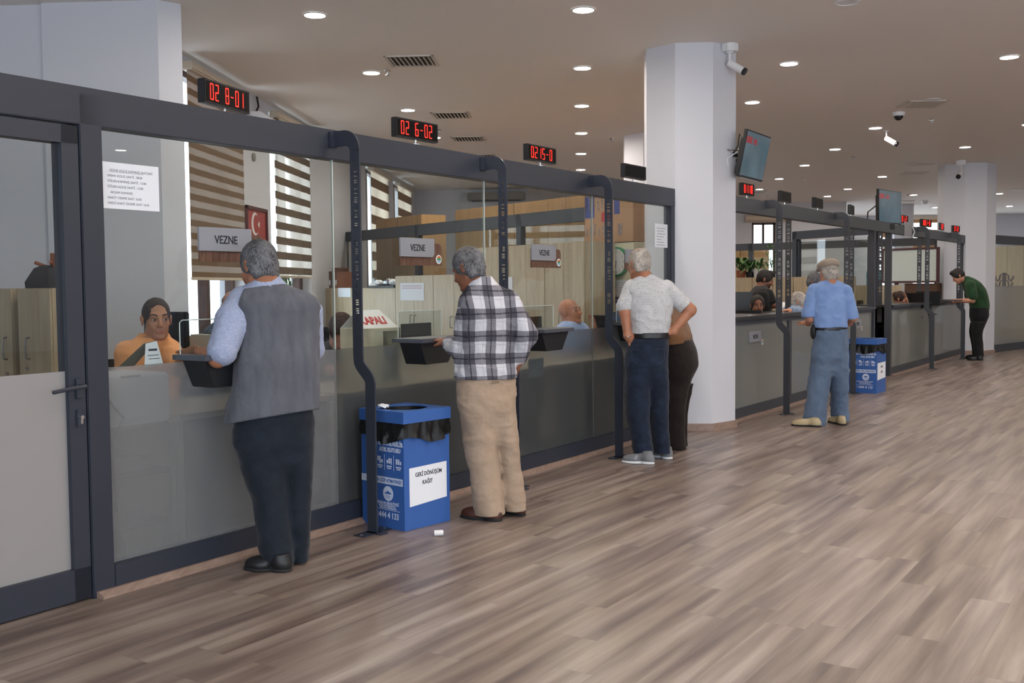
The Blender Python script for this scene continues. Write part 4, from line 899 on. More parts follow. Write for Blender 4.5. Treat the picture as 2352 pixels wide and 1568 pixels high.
# ---------------------------------------------------------------- recycling bins
def bin_(Bc, dr, dl, label, note_lines, paper_pos, full=True, note_size=.0335):
    """Bc = near bottom corner, dr/dl = directions of the right and left face"""
    S, Hh, ZK = .372, .695, .92; e = empty('recycling_bin', Bc + (dr + dl) * S / 2, label, 'bin', 'blue cardboard recycling bins')
    B = lambda x, y, z: Bc + dr * x + dl * y + UP * z
    mb = MB()
    for a in (((0, 0), (S, 0)), ((S, 0), (S, S)), ((S, S), (0, S)), ((0, S), (0, 0))):
        (x0, y0), (x1, y1) = a; mb.face([B(x0, y0, .001), B(x1, y1, .001), B(x1, y1, .65), B(x0, y0, .65)])
    mb.face([B(0, 0, .001), B(S, 0, .001), B(S, S, .001), B(0, S, .001)]); bmesh.ops.remove_doubles(mb.bm, verts=mb.bm.verts, dist=1e-5)
    bmesh.ops.solidify(mb.bm, geom=list(mb.bm.faces), thickness=.006) if hasattr(bmesh.ops, 'solidify') else None
    mb.build('carton', BLUE, e)
    # lid with round hole
    mb = MB(); bm = mb.bm; k = .008; n = 48; top = []; hole = []; c = S / 2
    for i in range(n):
        t = 2 * math.pi * i / n; co_, si = math.cos(t), math.sin(t); m = (S / 2 + k) / max(abs(co_), abs(si))
        top.append(B(c + co_ * m, c + si * m, Hh)); hole.append(B(c + co_ * .135, c + si * .135, Hh))
    tv = [bm.verts.new(p) for p in top]; hv = [bm.verts.new(p) for p in hole]; lv = [bm.verts.new(p - UP * .068) for p in top]; iv = [bm.verts.new(p - UP * .05) for p in hole]
    for i in range(n):
        j = (i + 1) % n; bm.faces.new([tv[i], tv[j], hv[j], hv[i]]); bm.faces.new([tv[i], lv[i], lv[j], tv[j]]); bm.faces.new([hv[i], hv[j], iv[j], iv[i]])
    mb.build('lid', BLUE, e)
    # liner folded over the rim, wrinkled skirt
    mb = MB(); bm = mb.bm; n = 96; rings = []; rnd = random.Random(3)
    for zi, z in enumerate([.626, .61, .59, .57, .555, .545]):
        r = []
        for i in range(n):
            t = 2 * math.pi * i / n; co_, si = math.cos(t), math.sin(t); m = (S / 2 + .004 + .006 * zi * (.6 + .5 * math.sin(i * .9))) / max(abs(co_), abs(si)); m = min(m, S / 2 * 1.45)
            w = .004 * math.sin(i * 1.7 + zi) + rnd.uniform(-.002, .002)
            r.append(bm.verts.new(B(c + co_ * (m + w), c + si * (m + w), z - .022 * (1 + math.sin(i * .26 + 1)) * zi / 5)))
        rings.append(r)
    for A, C in zip(rings, rings[1:]):
        for i in range(n): bm.faces.new([A[i], A[(i + 1) % n], C[(i + 1) % n], C[i]])
    mb.build('bin_liner', BAG, e, smooth=True)
    MB().lathe([(.1345, -.0), (.128, -.25), (.001, -.3)], tuple(B(c, c, Hh - .006)), 24).build('liner_inside', BAG, e, smooth=True)
    # note on the right face
    x0, x1, z0, z1 = paper_pos; z0, z1 = z0 * ZK, z1 * ZK; NR = -dl
    MB().prism([B(x0, -.001, z0 - .006), B(x1, -.001, z0 + .012), B(x1, -.001, z1 + .006), B(x0, -.001, z1)], NR * .001).build('taped_note', PAPER, e)
    for i, (t, xx, zz) in enumerate(note_lines): text(t, note_size, INK, B(xx, -.0025, zz * ZK), dr, UP, e, 'note_lettering', 'CENTER', .0006, sx=.84)
    # print on the left face (reads towards the near corner); x runs from far-left corner
    NL = -dr; R_ = -dl; L0 = lambda x, z: B(-.0022, S - x, z * ZK)
    tx = lambda t, s, x, z, al='RIGHT', b=.0, m=WHITEINK: text(t, s, m, L0(x, z), R_, UP, e, 'printed_lettering', al, b, sx=.86)
    tx('SIFIR ATIK', .040, .335, .588, b=.0005); tx('GERİ KAZANILABİLİR', .0335, .366, .535, b=.0016); tx('ATIK KUTUSU', .0335, .345, .495, b=.0016)
    mb = MB(); q = lambda x0, x1, z0, z1: mb.prism([L0(x0, z0), L0(x1, z0), L0(x1, z1), L0(x0, z1)], NL * .0004)
    for x in (.125, .205, .285): q(x, x + .003, .375, .475)
    for x, kind in ((.145, 0), (.225, 1), (.305, 2), (.065, 3)):
        for dx, w, h, z in [((.0, .016, .03, .43), (.018, .011, .045, .415), (.033, .014, .02, .42)), ((.0, .014, .022, .42), (.018, .016, .034, .42), (.038, .008, .04, .415)), ((.0, .013, .034, .42), (.017, .013, .034, .42), (.034, .012, .022, .42)), ((.005, .018, .04, .418), (.026, .02, .03, .42), (.0, .05, .006, .413))][kind]: q(x + dx, x + dx + w, z, z + h)
        q(x + .0, x + .045, .397, .406); q(x + .006, x + .04, .385, .392)
    q(.0, .362, .285, .33)
    q(.08, .335, .118, .121); mb.build('printed_icons', WHITEINK, e)
    tx('LÜTFEN ÇÖP ATMAYINIZ!', .0275, .352, .298, b=.001, m=BLUE)
    cc = L0(.235, .225); MB().cyl(cc, cc + NL * .0005, .044, n=32).build('printed_emblem', WHITEINK, e)
    MB().prism([L0(.235 + x, .23 + z) + NL * .0008 for x, z in ((-.03, -.008), (-.018, .006), (-.012, .002), (0, .016), (.012, .002), (.018, .006), (.03, -.008))], NL * .0004).build('emblem_mountain', BLUE, e)
    for k in range(3): MB().prism([L0(.215, .209 - k * .007) + NL * .0008, L0(.255, .209 - k * .007) + NL * .0008, L0(.255, .211 - k * .007) + NL * .0008, L0(.215, .211 - k * .007) + NL * .0008], NL * .0004).build('emblem_line', BLUE, e)
    tx('TOROSLAR BELEDİYESİ', .0235, .325, .153, b=.0002); tx('İKLİM DEĞİŞİKLİĞİ VE', .0155, .295, .1385) ; tx('SIFIR ATIK MÜDÜRLÜĞÜ', .0155, .305, .1245)
    tx('444 4 133', .050, .325, .066, b=.001); cc = L0(.135, .085); mb = MB(); mb.lathe([(.014, 0), (.017, 0)], (0, 0, 0), 20)
    M_ = Matrix(((R_.x, 0, NL.x, cc.x), (R_.y, 0, NL.y, cc.y), (0, 1, 0, cc.z), (0, 0, 0, 1)))
    for v in mb.bm.verts: v.co = M_ @ v.co
    mb.build('phone_icon', WHITEINK, e); return e, B
Bc = at_z(930, 1221, 0); Cc = at_z(1035, 1195, 0); dr = (Cc - Bc).normalized(); dl = Vector((-dr.y, dr.x, 0))
e, B1_ = bin_(Bc, dr, dl, 'large blue recycling bin beside the first letter-cut post, a white note on it', [('GERİ DÖNÜŞÜM', .195, .335), ('KAĞIT', .185, .28)], (.04, .345, .155, .395))
o = MB(); 
for pts in ([(.02, .20), (.07, .21), (.09, .26), (.05, .27), (.03, .25)],): o.prism([B1_(x, y, .697 + .012 * (i % 2)) for i, (x, y) in enumerate(pts)], UP * .004)
rnd = random.Random(4); o = MB()
vs = []; 
for i in range(7):
    t = i / 6; o_ = (.03 + .10 * t * .8, .22 + .05 * t); vs.append((B1_(o_[0] + .012, o_[1] - .022 - .008 * (i % 2), .700 + .008 * ((i * 2) % 3)), B1_(o_[0] - .01, o_[1] + .02 + .007 * (i % 3), .701 + .018 * ((i + 1) % 2))))
for (a, b), (c, d) in zip(vs, vs[1:]): o.face([a, b, d, c])
r = bmesh.ops.extrude_face_region(o.bm, geom=list(o.bm.faces)); bmesh.ops.translate(o.bm, verts=[x for x in r['geom'] if isinstance(x, bmesh.types.BMVert)], vec=(0, 0, .002))
o = o.build('paper_tissue', PAPER, None); tag(o, 'crumpled white tissue lying on the rim of the near blue bin', 'tissue')
Bc = at_z(2013, 904, 0); dr2 = (at_z(2033, 897, 0) - Bc).normalized(); dr2 = b2g((.60, .80)).normalized(); dl2 = Vector((-dr2.y, dr2.x, 0))
bin_(Bc, dr2, dl2, 'blue cardboard recycling bin by the third counter, behind the flat cap man', [('PİLLER', .20, .35), ('ŞİŞE', .2, .28)], (.03, .35, .19, .42))
o = MB().cyl(at_z(997, 1224, .017), at_z(1018, 1223, .017), .0165, n=20); o = o.build('paper_tube', WHITEP, None, bevel=.002, smooth=True); tag(o, 'short white paper tube lying on the floor in front of the near bin', 'paper tube')
# cardboard box with white lid behind the second bin
P = F2(5.6, -.45, 0); e = empty('carton_box', (P.x, P.y, 0), 'brown box with a white tray lid standing behind the second blue bin', 'box')
fq = lambda x, y, z: Vector((P.x, P.y, 0)) + D2 * x + N2 * y + UP * z
MB().box((-.22, -.22, 0), (.22, .2, .80), fq).build('carton', mat('brown_carton', '#8f6f4c', .8), e); MB().box((-.24, -.24, .80), (.24, .22, .86), fq).build('lid', WHITEP, e, bevel=.01)
# ---------------------------------------------------------------- televisions
def tv(tl, D, w, h, wdir, updir, label, mount, scr):
    TL = at_d(tl[0], tl[1], D); wd = Vector(wdir).normalized(); ud = Vector(updir); ud = (ud - wd * ud.dot(wd)).normalized(); n = wd.cross(ud) * 1.
    if n.dot(CAM - TL) < 0: n = -n
    T = lambda x, y, z: TL + wd * x + n * y - ud * z
    e = empty('television', T(w / 2, 0, h / 2), label, 'television')
    MB().box((0, -.035, 0), (w, 0, h), T).build('case', BLACK, e, bevel=.004); MB().box((.08, -.085, .08), (w * .8, -.035, h - .02), T).build('rear_housing', BLACK, e, bevel=.01)
    MB().box((.014, 0, .014), (w - .014, .0015, h - .02), T).build('screen', scr, e)
    RB = mat('screen_red', '#6a2a34', .3, emit='#8a1c28', es=.3)
    MB().box((w * .02, .0016, h * .13), (w * .25, .0022, h * .27), T).build('screen_number', RB, e); MB().box((w * .32, .0016, h * .15), (w * .45, .0022, h * .27), T).build('screen_number', RB, e)
    MB().box((w * .1, -.01, h), (w * .85, -.002, h + .008), T).build('speaker_bar', mat('grey_plastic', '#9a9c9f', .5), e)
    return e, T, n, ud
def screen_mat():
    M, nt, b, out = new_mat('lit_screen'); tc = N(nt, 'ShaderNodeTexCoord'); sp = N(nt, 'ShaderNodeSeparateXYZ'); nt.links.new(tc.outputs['Object'], sp.inputs[0])
    n = N(nt, 'ShaderNodeTexNoise'); n.inputs['Scale'].default_value = 3.; nt.links.new(tc.outputs['Object'], n.inputs[0])
    c = ramp(nt, n.outputs['Fac'], [(.3, '#3b5560'), (.5, '#4a5a62'), (.7, '#556a74')])
    b.inputs['Base Color'].default_value = lin('#0c1013'); b.inputs['Roughness'].default_value = .3; b.inputs['Specular IOR Level'].default_value = .25
    nt.links.new(c, b.inputs['Emission Color']); b.inputs['Emission Strength'].default_value = .45; return M
SCR = screen_mat()
wd = b2g((.53, .85)); ud = b2g((.20, -.06, .97))
e, T, n, u_ = tv((1718, 296), 10.0, .70, .455, wd, ud, 'television tilted down from a wall arm on the near white column', None, SCR)
MNT = mat('black_metal', '#101114', .45, .4)
cp_ = at_d(1668, 362, 10.25); mb = MB(); cface = Vector((.71, -.71, 0))
TQ = lambda x, y, z: cp_ + Vector((.71, .71, 0)) * x + cface * y + UP * z
mb.box((-.07, -.0, -.11), (.07, .02, .09), TQ).box((-.02, .02, -.1), (.02, .05, .08), TQ); mb.tube([TQ(0, .04, 0), TQ(.02, .09, .02), T(.3, -.1, .25)], .022); mb.tube([TQ(0, .05, -.03), T(.3, -.1, .29)], .018)
mb.box((.2, -.11, .12), (.45, -.08, .36), T); mb.build('wall_arm', MNT, e, bevel=.004)
q = T(.12, -.06, .1)
MB().tube([q, q + (TQ(0, .1, .16) - q) * .5 + UP * .06, TQ(0, .14, .10), TQ(.0, .06, .0)], .007).build('power_cable', BLACK, e, smooth=True)
MB().tube([T(.1, -.09, .2), T(-.02, -.15, .22), TQ(.0, .10, .04), TQ(-.02, .05, -.1), TQ(.05, .06, -.14)], .007).build('signal_cable', BLACK, e, smooth=True)
MB().tube([T(.1, -.09, .22), T(-.03, -.14, .3), TQ(-.03, .06, -.18), TQ(-.08, .05, -.24), TQ(-.1, .04, -.17)], .006).build('white_cable', WHITEP, e, smooth=True)
wd2 = D2 * .9 + N2 * .12
e, T, n, u_ = tv((2018, 433), 15.35, .86, .50, wd2, UP + N2 * -.02, 'television standing upright on the overhead beam, left of the far column', None, SCR)
mb = MB(); mb.box((.25, -.09, .3), (.6, -.045, .55), T).box((.3, -.08, .5), (.55, .02, .58), T); mb.build('wall_arm', MNT, e, bevel=.004)
MB().tube([T(0.02, -.06, .25), T(-.25, -.06, .35), T(-.3, -.05, .5), T(-.1, -.05, .58)], .01).build('power_cable', BLACK, e, smooth=True)
P = F2(6.9, .05, 2.2); e = empty('junction_cover', P, 'pale grey folded plate fixed to the overhead beam right of the upright television', 'plate')
MB().box((6.78, .046, 2.14), (7.25, .056, 2.36), T2).build('plate', mat('pale_grey_plate', '#85868a', .5), e); MB().tube([F2(7.3, .05, 2.3), F2(7.36, .07, 2.22), F2(7.3, .05, 2.13)], .01).build('cable_loop', WHITEP, e, smooth=True)
# ---------------------------------------------------------------- behind the second counter: cabinets, plants, board
frG, LG, dG, nG = line_frame(b2g((2.2, 18.9)), b2g((5.6, 17.0))); sg2 = 1 if nG.dot(CAM - frG(0, 0, 0)) > 0 else -1
frg = lambda s, t, z: frG(s, t * sg2, z)
def sG(u): p = at_p(u, 650, frG(0, 0, 0), nG); return (p - frG(0, 0, 0)).dot(dG)
g0 = sG(1640)
us = [1640, 1687, 1728, 1775, 1822, 1868, 1910, 1955]
nm = ['hidden beside the near column', 'below the red-potted plant', 'below the palm', 'behind the standing man in black', 'behind the first letter post', 'behind the grey-haired customer', 'behind the flat cap man', '']
for i in range(len(us) - 1):
    if sG(us[i + 1]) > LG + .8: break
    cabinet(frg, sG(us[i]), sG(us[i + 1]) - sG(us[i]) - .006, 0, 1.52, 'light wood cabinet ' + nm[i], doors=1, group='light wood cabinets behind the second counter')
def leaf(mb, base, d, L, w, droop=.4, n=6, vcut=False):
    d = Vector(d).normalized(); side = d.cross(UP).normalized() if abs(d.z) < .98 else Vector((1, 0, 0)); prev = None
    for i in range(n + 1):
        t = i / n; p = Vector(base) + d * L * t + UP * (-droop * L * t * t); ww = w * math.sin(math.pi * (.08 + .92 * t) ** .75) * .5 + .0005
        a, b, c = mb.bm.verts.new(p + side * ww + UP * ww * .25), mb.bm.verts.new(p), mb.bm.verts.new(p - side * ww + UP * ww * .25)
        if prev: mb.bm.faces.new([prev[0], a, b, prev[1]]); mb.bm.faces.new([prev[1], b, c, prev[2]])
        prev = (a, b, c)
def plant(P, label, hpot, rpot, potm, nl, L, w, h0, seed, droop=.5, stem=0., spread=1.):
    e = empty('potted_plant', P, label, 'plant'); rnd = random.Random(seed)
    MB().lathe([(.001, 0), (rpot * .75, 0), (rpot, hpot), (rpot * 1.06, hpot), (rpot * .95, hpot - .01), (.001, hpot - .02)], tuple(P), 20).build('pot', potm, e, smooth=True)
    MB().cyl(P + UP * (hpot - .02), P + UP * (hpot - .012), rpot * .93, n=20).build('soil', SOIL, e)
    mb = MB(); st = MB()
    for i in range(nl):
        a = i * 2.4 + rnd.uniform(-.3, .3); el = rnd.uniform(.5, 1.25); q = P + UP * (hpot + stem * rnd.uniform(.35, 1)); d = Vector((math.cos(a) * math.cos(el) * spread, math.sin(a) * math.cos(el) * spread, math.sin(el)))
        l = h0 * rnd.uniform(.3, .8)
        st.tube([P + UP * (hpot - .02), q, q + d * l * .6, q + d * l], [.006, .005, .004, .003], 5); leaf(mb, q + d * l, d + Vector((0, 0, -.2)), L * rnd.uniform(.7, 1.1), w, droop)
    st.build('stems', LEAF, e, kind='stuff'); o = mb.build('foliage', LEAF, e, smooth=True, kind='stuff'); return e
ztop = 1.52
plant(frg(sG(1694), -.2, ztop), 'broad-leaved green plant in a terracotta pot behind the second counter, by the column', .12, .09, POTT, 22, .26, .10, .28, 1, .6)
plant(frg(sG(1714), -.22, ztop), 'bushy dark green plant between the two larger plants behind the second counter', .10, .08, DARK, 22, .2, .07, .16, 2, .5)
plant(frg(sG(1735), -.2, ztop), 'green palm-like plant in a white pot behind the second counter', .14, .10, WHITEP, 30, .34, .035, .16, 3, .9)
plant(frg(sG(1764), -.2, ztop), 'tall sparse plant behind the head of the standing man in black', .10, .08, DARK, 9, .12, .05, .5, 4, .6, .1, .5)
o = plant(Vector((XL - .02, LWp(668, 650, XL).y, .72)), 'spiky green plant on the window sill beside the flag, behind the vest man', .14, .09, POTT, 16, .30, .035, .06, 5, .25, .62, .9)
# upper tan cases behind the rear glass, column-like white wall piece, board
for i, (u0, u1) in enumerate([(1660, 1700), (1701, 1750)]):
    frU = lambda s, t, z: frB(s, -t if nB.dot(CAM - frB(0, 0, 0)) < 0 else t, z)
    P0 = frU(0, -.5, 0)
    a = at_p(u0, 600, P0, nB); b = at_p(u1, 600, P0, nB); s0, s1 = (a - P0).dot(dB), (b - P0).dot(dB)
    cabinet(lambda s, t, z: frU(s, t - .5, z), s0, s1 - s0 - .005, 0, 2.2, ['tall tan cabinet behind the plants, nearer the column', 'tall tan cabinet behind the plants, farther from the column'][i], TAN, .4, doors=1, group='tall tan cabinets at the rear', name='tall_cabinet')
P0 = at_d(2030, 576, 21.5); P1_ = at_d(2152, 577, 20.6); frW, LWd, dW, nW = line_frame(P0, P1_); sw = 1 if nW.dot(CAM - frW(0, 0, 0)) > 0 else -1
z1, z0 = P0.z, at_d(2090, 645, 21).z
e = empty('whiteboard', (P0 + P1_) / 2, 'whiteboard with a dark red frame behind the woman clerk', 'whiteboard'); fw = lambda s, t, z: frW(s, t * sw, z)
MB().box((0, -.03, z0), (LWd, 0, z1), fw).build('board', mat('board_surface', '#c9d3cc', .25), e); BR = mat('dark_red_frame', '#4a1f24', .4)
MB().box((-.04, -.04, z0 - .04), (LWd + .04, .02, z0), fw).box((-.04, -.04, z1), (LWd + .04, .02, z1 + .04), fw).box((-.04, -.04, z0), (0, .02, z1), fw).box((LWd, -.04, z0), (LWd + .04, .02, z1), fw).build('frame', BR, e)
MB().box((LWd * .40, -.3, z0 - .42), (LWd * 1.0, -.02, z0 - .05), fw).build('pinboard', mat('brown_pinboard', '#5a4030', .8), e)
for s in (.1, LWd - .1): MB().box((s - .03, -.35, 0), (s + .03, -.30, z1), fw).build('stand_leg', BR, e)
P0 = at_d(2004, 655, 17.6); P1_ = at_d(2072, 655, 17.9); frV, LV, dV, nV = line_frame(P0, P1_); sv = 1 if nV.dot(CAM - frV(0, 0, 0)) > 0 else -1
for i in range(2): cabinet(lambda s, t, z: frV(s, t * sv, z), i * LV / 2, LV / 2 - .01, 0, 1.37, ['light wood cabinet left of the woman clerk', 'light wood cabinet behind the head of the woman clerk'][i], doors=1, group='light wood cabinets behind the second counter')
P = at_d(2008, 640, 18.6)
e = empty('water_dispenser', (P.x, P.y, 0), 'water dispenser with a teal bottle, glimpsed between the dark uprights', 'water dispenser'); TE = mat('teal_bottle', '#4f9a9a', .2)
MB().box((P.x - .15, P.y - .15, 0), (P.x + .15, P.y + .15, 1.25)).build('cabinet_body', WHITEP, e, bevel=.01); MB().lathe([(.05, 0), (.13, .06), (.14, .3), (.13, .36), (.001, .38)], (P.x, P.y, 1.25), 20).build('bottle', TE, e, smooth=True)
# monitor and office things on the counters
def monitor(u, v, D, w, rz, label, z0=None):
    P = at_d(u, v, D); r = Vector((math.cos(rz), math.sin(rz), 0)); n = Vector((r.y, -r.x, 0)); e = empty('computer_monitor', (P.x, P.y, z0 or P.z - .3), label, 'monitor', 'computer monitors'); T = lambda x, y, z: P + r * x + n * y + UP * z
    MB().box((-w / 2, -.02, -w * .3), (w / 2, .02, w * .3), T).build('case', BLACK, e, bevel=.006); MB().box((-.04, -.04, -w * .3 - .15), (.04, -.02, 0), T).build('neck', BLACK, e); MB().box((-.12, -.12, -w * .3 - .16), (.12, .08, -w * .3 - .145), T).build('stand', BLACK, e); return e
monitor(1700, 742, 12.1, .5, -.4, 'black monitor low behind the left end of the second counter')
monitor(1693, 692, 13.2, .4, .2, 'black monitor beside the near column at the second counter')
monitor(2096, 690, 17.6, .42, -.9, 'black monitor in front of the woman clerk')
monitor(2132, 685, 18.0, .4, -.6, 'black monitor behind the counter between the woman clerk and the green-shirted man')
P = at_d(2186, 693, 18.3)
o = MB().box((P.x - .15, P.y - .1, 1.077), (P.x + .15, P.y + .12, 1.10)).build('leather_folder', DARK, None, bevel=.004); tag(o, 'black folder on the counter under the hands of the green-shirted man', 'folder')
P = at_d(1782, 714, 12.9); o = MB().prism([P, P + Vector((.3, .05, 0)), P + Vector((.36, .3, .1)), P + Vector((.1, .28, .1))], UP * .003).build('paper_sheet', PAPER, None); tag(o, 'white sheet of paper held over the desk by the standing man in black', 'paper')
# coat rack behind the right-hand frosted glass
P = at_d(2306, 660, 24.5); e = empty('coat_rack', (P.x, P.y, 0), 'metal coat rack with curled hooks behind the right-hand glass partition', 'coat rack'); RK = mat('rack_metal', '#5b4a44', .4, .3)
zt = at_d(2306, 626, 24.5).z; MB().cyl((P.x, P.y, 0), (P.x, P.y, zt), .035).build('pole', RK, e); MB().lathe([(.001, .03), (.25, .02), (.25, 0)], (P.x, P.y, 0), 20).build('base', RK, e)
for lv, R in ((zt - .02, .22), (zt - .17, .2)):
    for k in range(6):
        a = k * math.pi / 3; d = Vector((math.cos(a), math.sin(a), 0)); q = Vector((P.x, P.y, lv - .1)); MB().tube([q, q + d * .05 + UP * .1, q + d * .1 + UP * .06, q + d * .12 - UP * .05, q + d * .17 - UP * .08, q + d * R - UP * .0, q + d * R + UP * .04], .011, 6).build('hook', RK, e, smooth=True)
# panelled tan room seen through the right-hand glass
a, b = at_d(2279, 560, 27.), at_d(2420, 560, 25.); frH, LH, dH, nH = line_frame(a, b); sh = 1 if nH.dot(CAM - frH(0, 0, 0)) > 0 else -1
for i in range(4): cabinet(lambda s, t, z: frH(s, t * sh, z), i * .55, .545, 0, 2.3, 'tall cream cabinet behind the right-hand frosted glass, %s from the column' % ['first', 'second', 'third', 'fourth'][i], wood_mat('cream_panel', '#b9a67c', '#c9b78e', 1.5) if i == 0 else _M['cream_panel'], .4, doors=1, group='cream cabinets at the right edge', name='tall_cabinet')
frX, LX, dX, nX = line_frame(at_z(1975, 920, 0), at_z(2352, 937, 0))
MB().box((0, -.012, 0), (LX + 4, .012, .002), frX).build('trim_4', mat('joint_strip', '#8f8980', .4), kind='structure')
# ================================================================ people: distance fields meshed as one surface each
F32 = np.float32
_VN = {}
def vnoise(x, y, z, fr, seed):
    """smooth noise on a separable grid; fr = cells per metre on each axis"""
    rs = np.random.RandomState(seed); out = None; ws = []; dims = []
    for a, f in zip((x, y, z), fr):
        q = (a - a[0]) * f; n = int(q[-1]) + 3; i = np.floor(q).astype(int); t = q - i; t = t * t * (3 - 2 * t)
        Wm = np.zeros((len(a), n), F32); Wm[np.arange(len(a)), i] = 1 - t; Wm[np.arange(len(a)), i + 1] = t; ws.append(Wm); dims.append(n)
    G = rs.uniform(-1, 1, dims).astype(F32)
    G = np.tensordot(ws[0], G, (1, 0)); G = np.tensordot(G, ws[1], (1, 1)); G = np.tensordot(G, ws[2], (1, 1)); return G
class Field:
    def __init__(s, lo, hi, h):
        s.h = h; s.ax = [np.arange(a, b + h, h).astype(F32) for a, b in zip(lo, hi)]; s.f = np.full([len(a) for a in s.ax], 1., F32)
    def sub(s, lo, hi):
        sl = []
        for a, l, u in zip(s.ax, lo, hi):
            i0 = max(0, int(np.searchsorted(a, l)) - 1); i1 = min(len(a), int(np.searchsorted(a, u)) + 1)
            if i1 - i0 < 2: return None
            sl.append(slice(i0, i1))
        X = s.ax[0][sl[0]][:, None, None]; Y = s.ax[1][sl[1]][None, :, None]; Z = s.ax[2][sl[2]][None, None, :]
        return tuple(sl), X, Y, Z
    def add(s, prim, k=.02):
        kind = prim[0]; sgn = 1
        if kind == 'sub': sgn = -1; prim = prim[1]; kind = prim[0]
        k = prim[-1]['k'] if isinstance(prim[-1], dict) and 'k' in prim[-1] else k
        m = k + .03
        if kind == 'rc':
            a, b, ra, rb = np.array(prim[1], F32), np.array(prim[2], F32), prim[3], prim[4]; r = max(ra, rb) + m
            g = s.sub(np.minimum(a, b) - r, np.maximum(a, b) + r)
            if g is None: return
            sl, X, Y, Z = g; ba = b - a; L = float(ba @ ba) + 1e-9
            t = np.clip(((X - a[0]) * ba[0] + (Y - a[1]) * ba[1] + (Z - a[2]) * ba[2]) / L, 0, 1)
            d = np.sqrt((X - a[0] - t * ba[0]) ** 2 + (Y - a[1] - t * ba[1]) ** 2 + (Z - a[2] - t * ba[2]) ** 2) - (ra + (rb - ra) * t)
        elif kind == 'el':
            c, r, R = np.array(prim[1], F32), prim[2], prim[3] if len(prim) > 3 and not isinstance(prim[3], dict) and prim[3] is not None else np.eye(3, dtype=F32)
            q = max(r) + m; g = s.sub(c - q, c + q)
            if g is None: return
            sl, X, Y, Z = g; P = [(X - c[0]) * R[i][0] + (Y - c[1]) * R[i][1] + (Z - c[2]) * R[i][2] for i in range(3)]
            k0 = np.sqrt(sum((P[i] / r[i]) ** 2 for i in range(3))); k1 = np.sqrt(sum((P[i] / r[i] ** 2) ** 2 for i in range(3))) + 1e-6
            d = k0 * (k0 - 1) / k1
        elif kind == 'ri':      # horizontal rings: (x, y, z, rx, ry), sorted by z; yaw; exponent
            rg = sorted(prim[1], key=lambda q: q[2]); A = np.array(rg, F32); yaw = prim[2] if len(prim) > 2 else getattr(prim[1], 'yaw', 0.); e = prim[3] if len(prim) > 3 and not isinstance(prim[3], dict) else 2.2
            q = float(max(A[:, 3].max(), A[:, 4].max())) + m
            g = s.sub((A[:, 0].min() - q, A[:, 1].min() - q, A[0, 2] - m), (A[:, 0].max() + q, A[:, 1].max() + q, A[-1, 2] + m))
            if g is None: return
            sl, X, Y, Z = g; z = Z.ravel(); I = lambda c: smooth_interp(z, A[:, 2], A[:, c])[None, None, :].astype(F32)
            cx, cy, rx, ry = I(0), I(1), I(3), I(4); c_, s_ = math.cos(yaw), math.sin(yaw)
            u = (X - cx) * c_ + (Y - cy) * s_; v = -(X - cx) * s_ + (Y - cy) * c_
            d = ((np.abs(u / rx) ** e + np.abs(v / ry) ** e) ** (1 / e) - 1) * np.minimum(rx, ry)
            d = np.maximum(d, np.maximum(Z - A[-1, 2], A[0, 2] - Z))
        F = s.f[sl]
        if sgn < 0:
            d = -d; h = np.clip(.5 - .5 * (F - d) / k, 0, 1); s.f[sl] = F + (d - F) * h + k * h * (1 - h)
        else:
            h = np.clip(.5 + .5 * (F - d) / k, 0, 1); s.f[sl] = F + (d - F) * h - k * h * (1 - h)
    def cut(s, p, n):           # removes the side the normal points to
        X, Y, Z = s.ax[0][:, None, None], s.ax[1][None, :, None], s.ax[2][None, None, :]; n = np.array(n, F32); n /= np.linalg.norm(n)
        s.f = np.maximum(s.f, (X - p[0]) * n[0] + (Y - p[1]) * n[1] + (Z - p[2]) * n[2])
    def wrinkle(s, amp, fr, seed, ridge=True):
        n = vnoise(s.ax[0], s.ax[1], s.ax[2], fr, seed) * .7 + vnoise(s.ax[0], s.ax[1], s.ax[2], [f * 2.1 for f in fr], seed + 1) * .4
        s.f += amp * ((np.abs(n) * 2 - .6) if ridge else n)
    def mesh(s, name):
        f = s.f; S = f < 0; nx, ny, nz = f.shape
        c = S[:-1, :-1, :-1].astype(np.int8)
        for dx, dy, dz in ((1,0,0),(0,1,0),(0,0,1),(1,1,0),(1,0,1),(0,1,1),(1,1,1)): c = c + S[dx:nx-1+dx, dy:ny-1+dy, dz:nz-1+dz]
        idx = np.argwhere((c > 0) & (c < 8)); N_ = len(idx)
        if N_ == 0: return None
        cid = np.full((nx - 1, ny - 1, nz - 1), -1, np.int32); cid[idx[:, 0], idx[:, 1], idx[:, 2]] = np.arange(N_)
        co_ = [(i, j, k) for i in (0, 1) for j in (0, 1) for k in (0, 1)]
        v = np.stack([f[idx[:, 0] + i, idx[:, 1] + j, idx[:, 2] + k] for i, j, k in co_], 1); acc = np.zeros((N_, 3)); cnt = np.zeros(N_)
        for a in range(8):
            for b in range(a + 1, 8):
                if sum(abs(co_[a][q] - co_[b][q]) for q in range(3)) != 1: continue
                va, vb = v[:, a], v[:, b]; m = (va < 0) != (vb < 0); t = np.where(m, va / (va - vb + 1e-12 * (va == vb)), 0)
                p = np.array(co_[a])[None] + (np.array(co_[b]) - np.array(co_[a]))[None] * t[:, None]; acc += p * m[:, None]; cnt += m
        V = (idx + acc / cnt[:, None]) * s.h + np.array([a[0] for a in s.ax]); quads = []
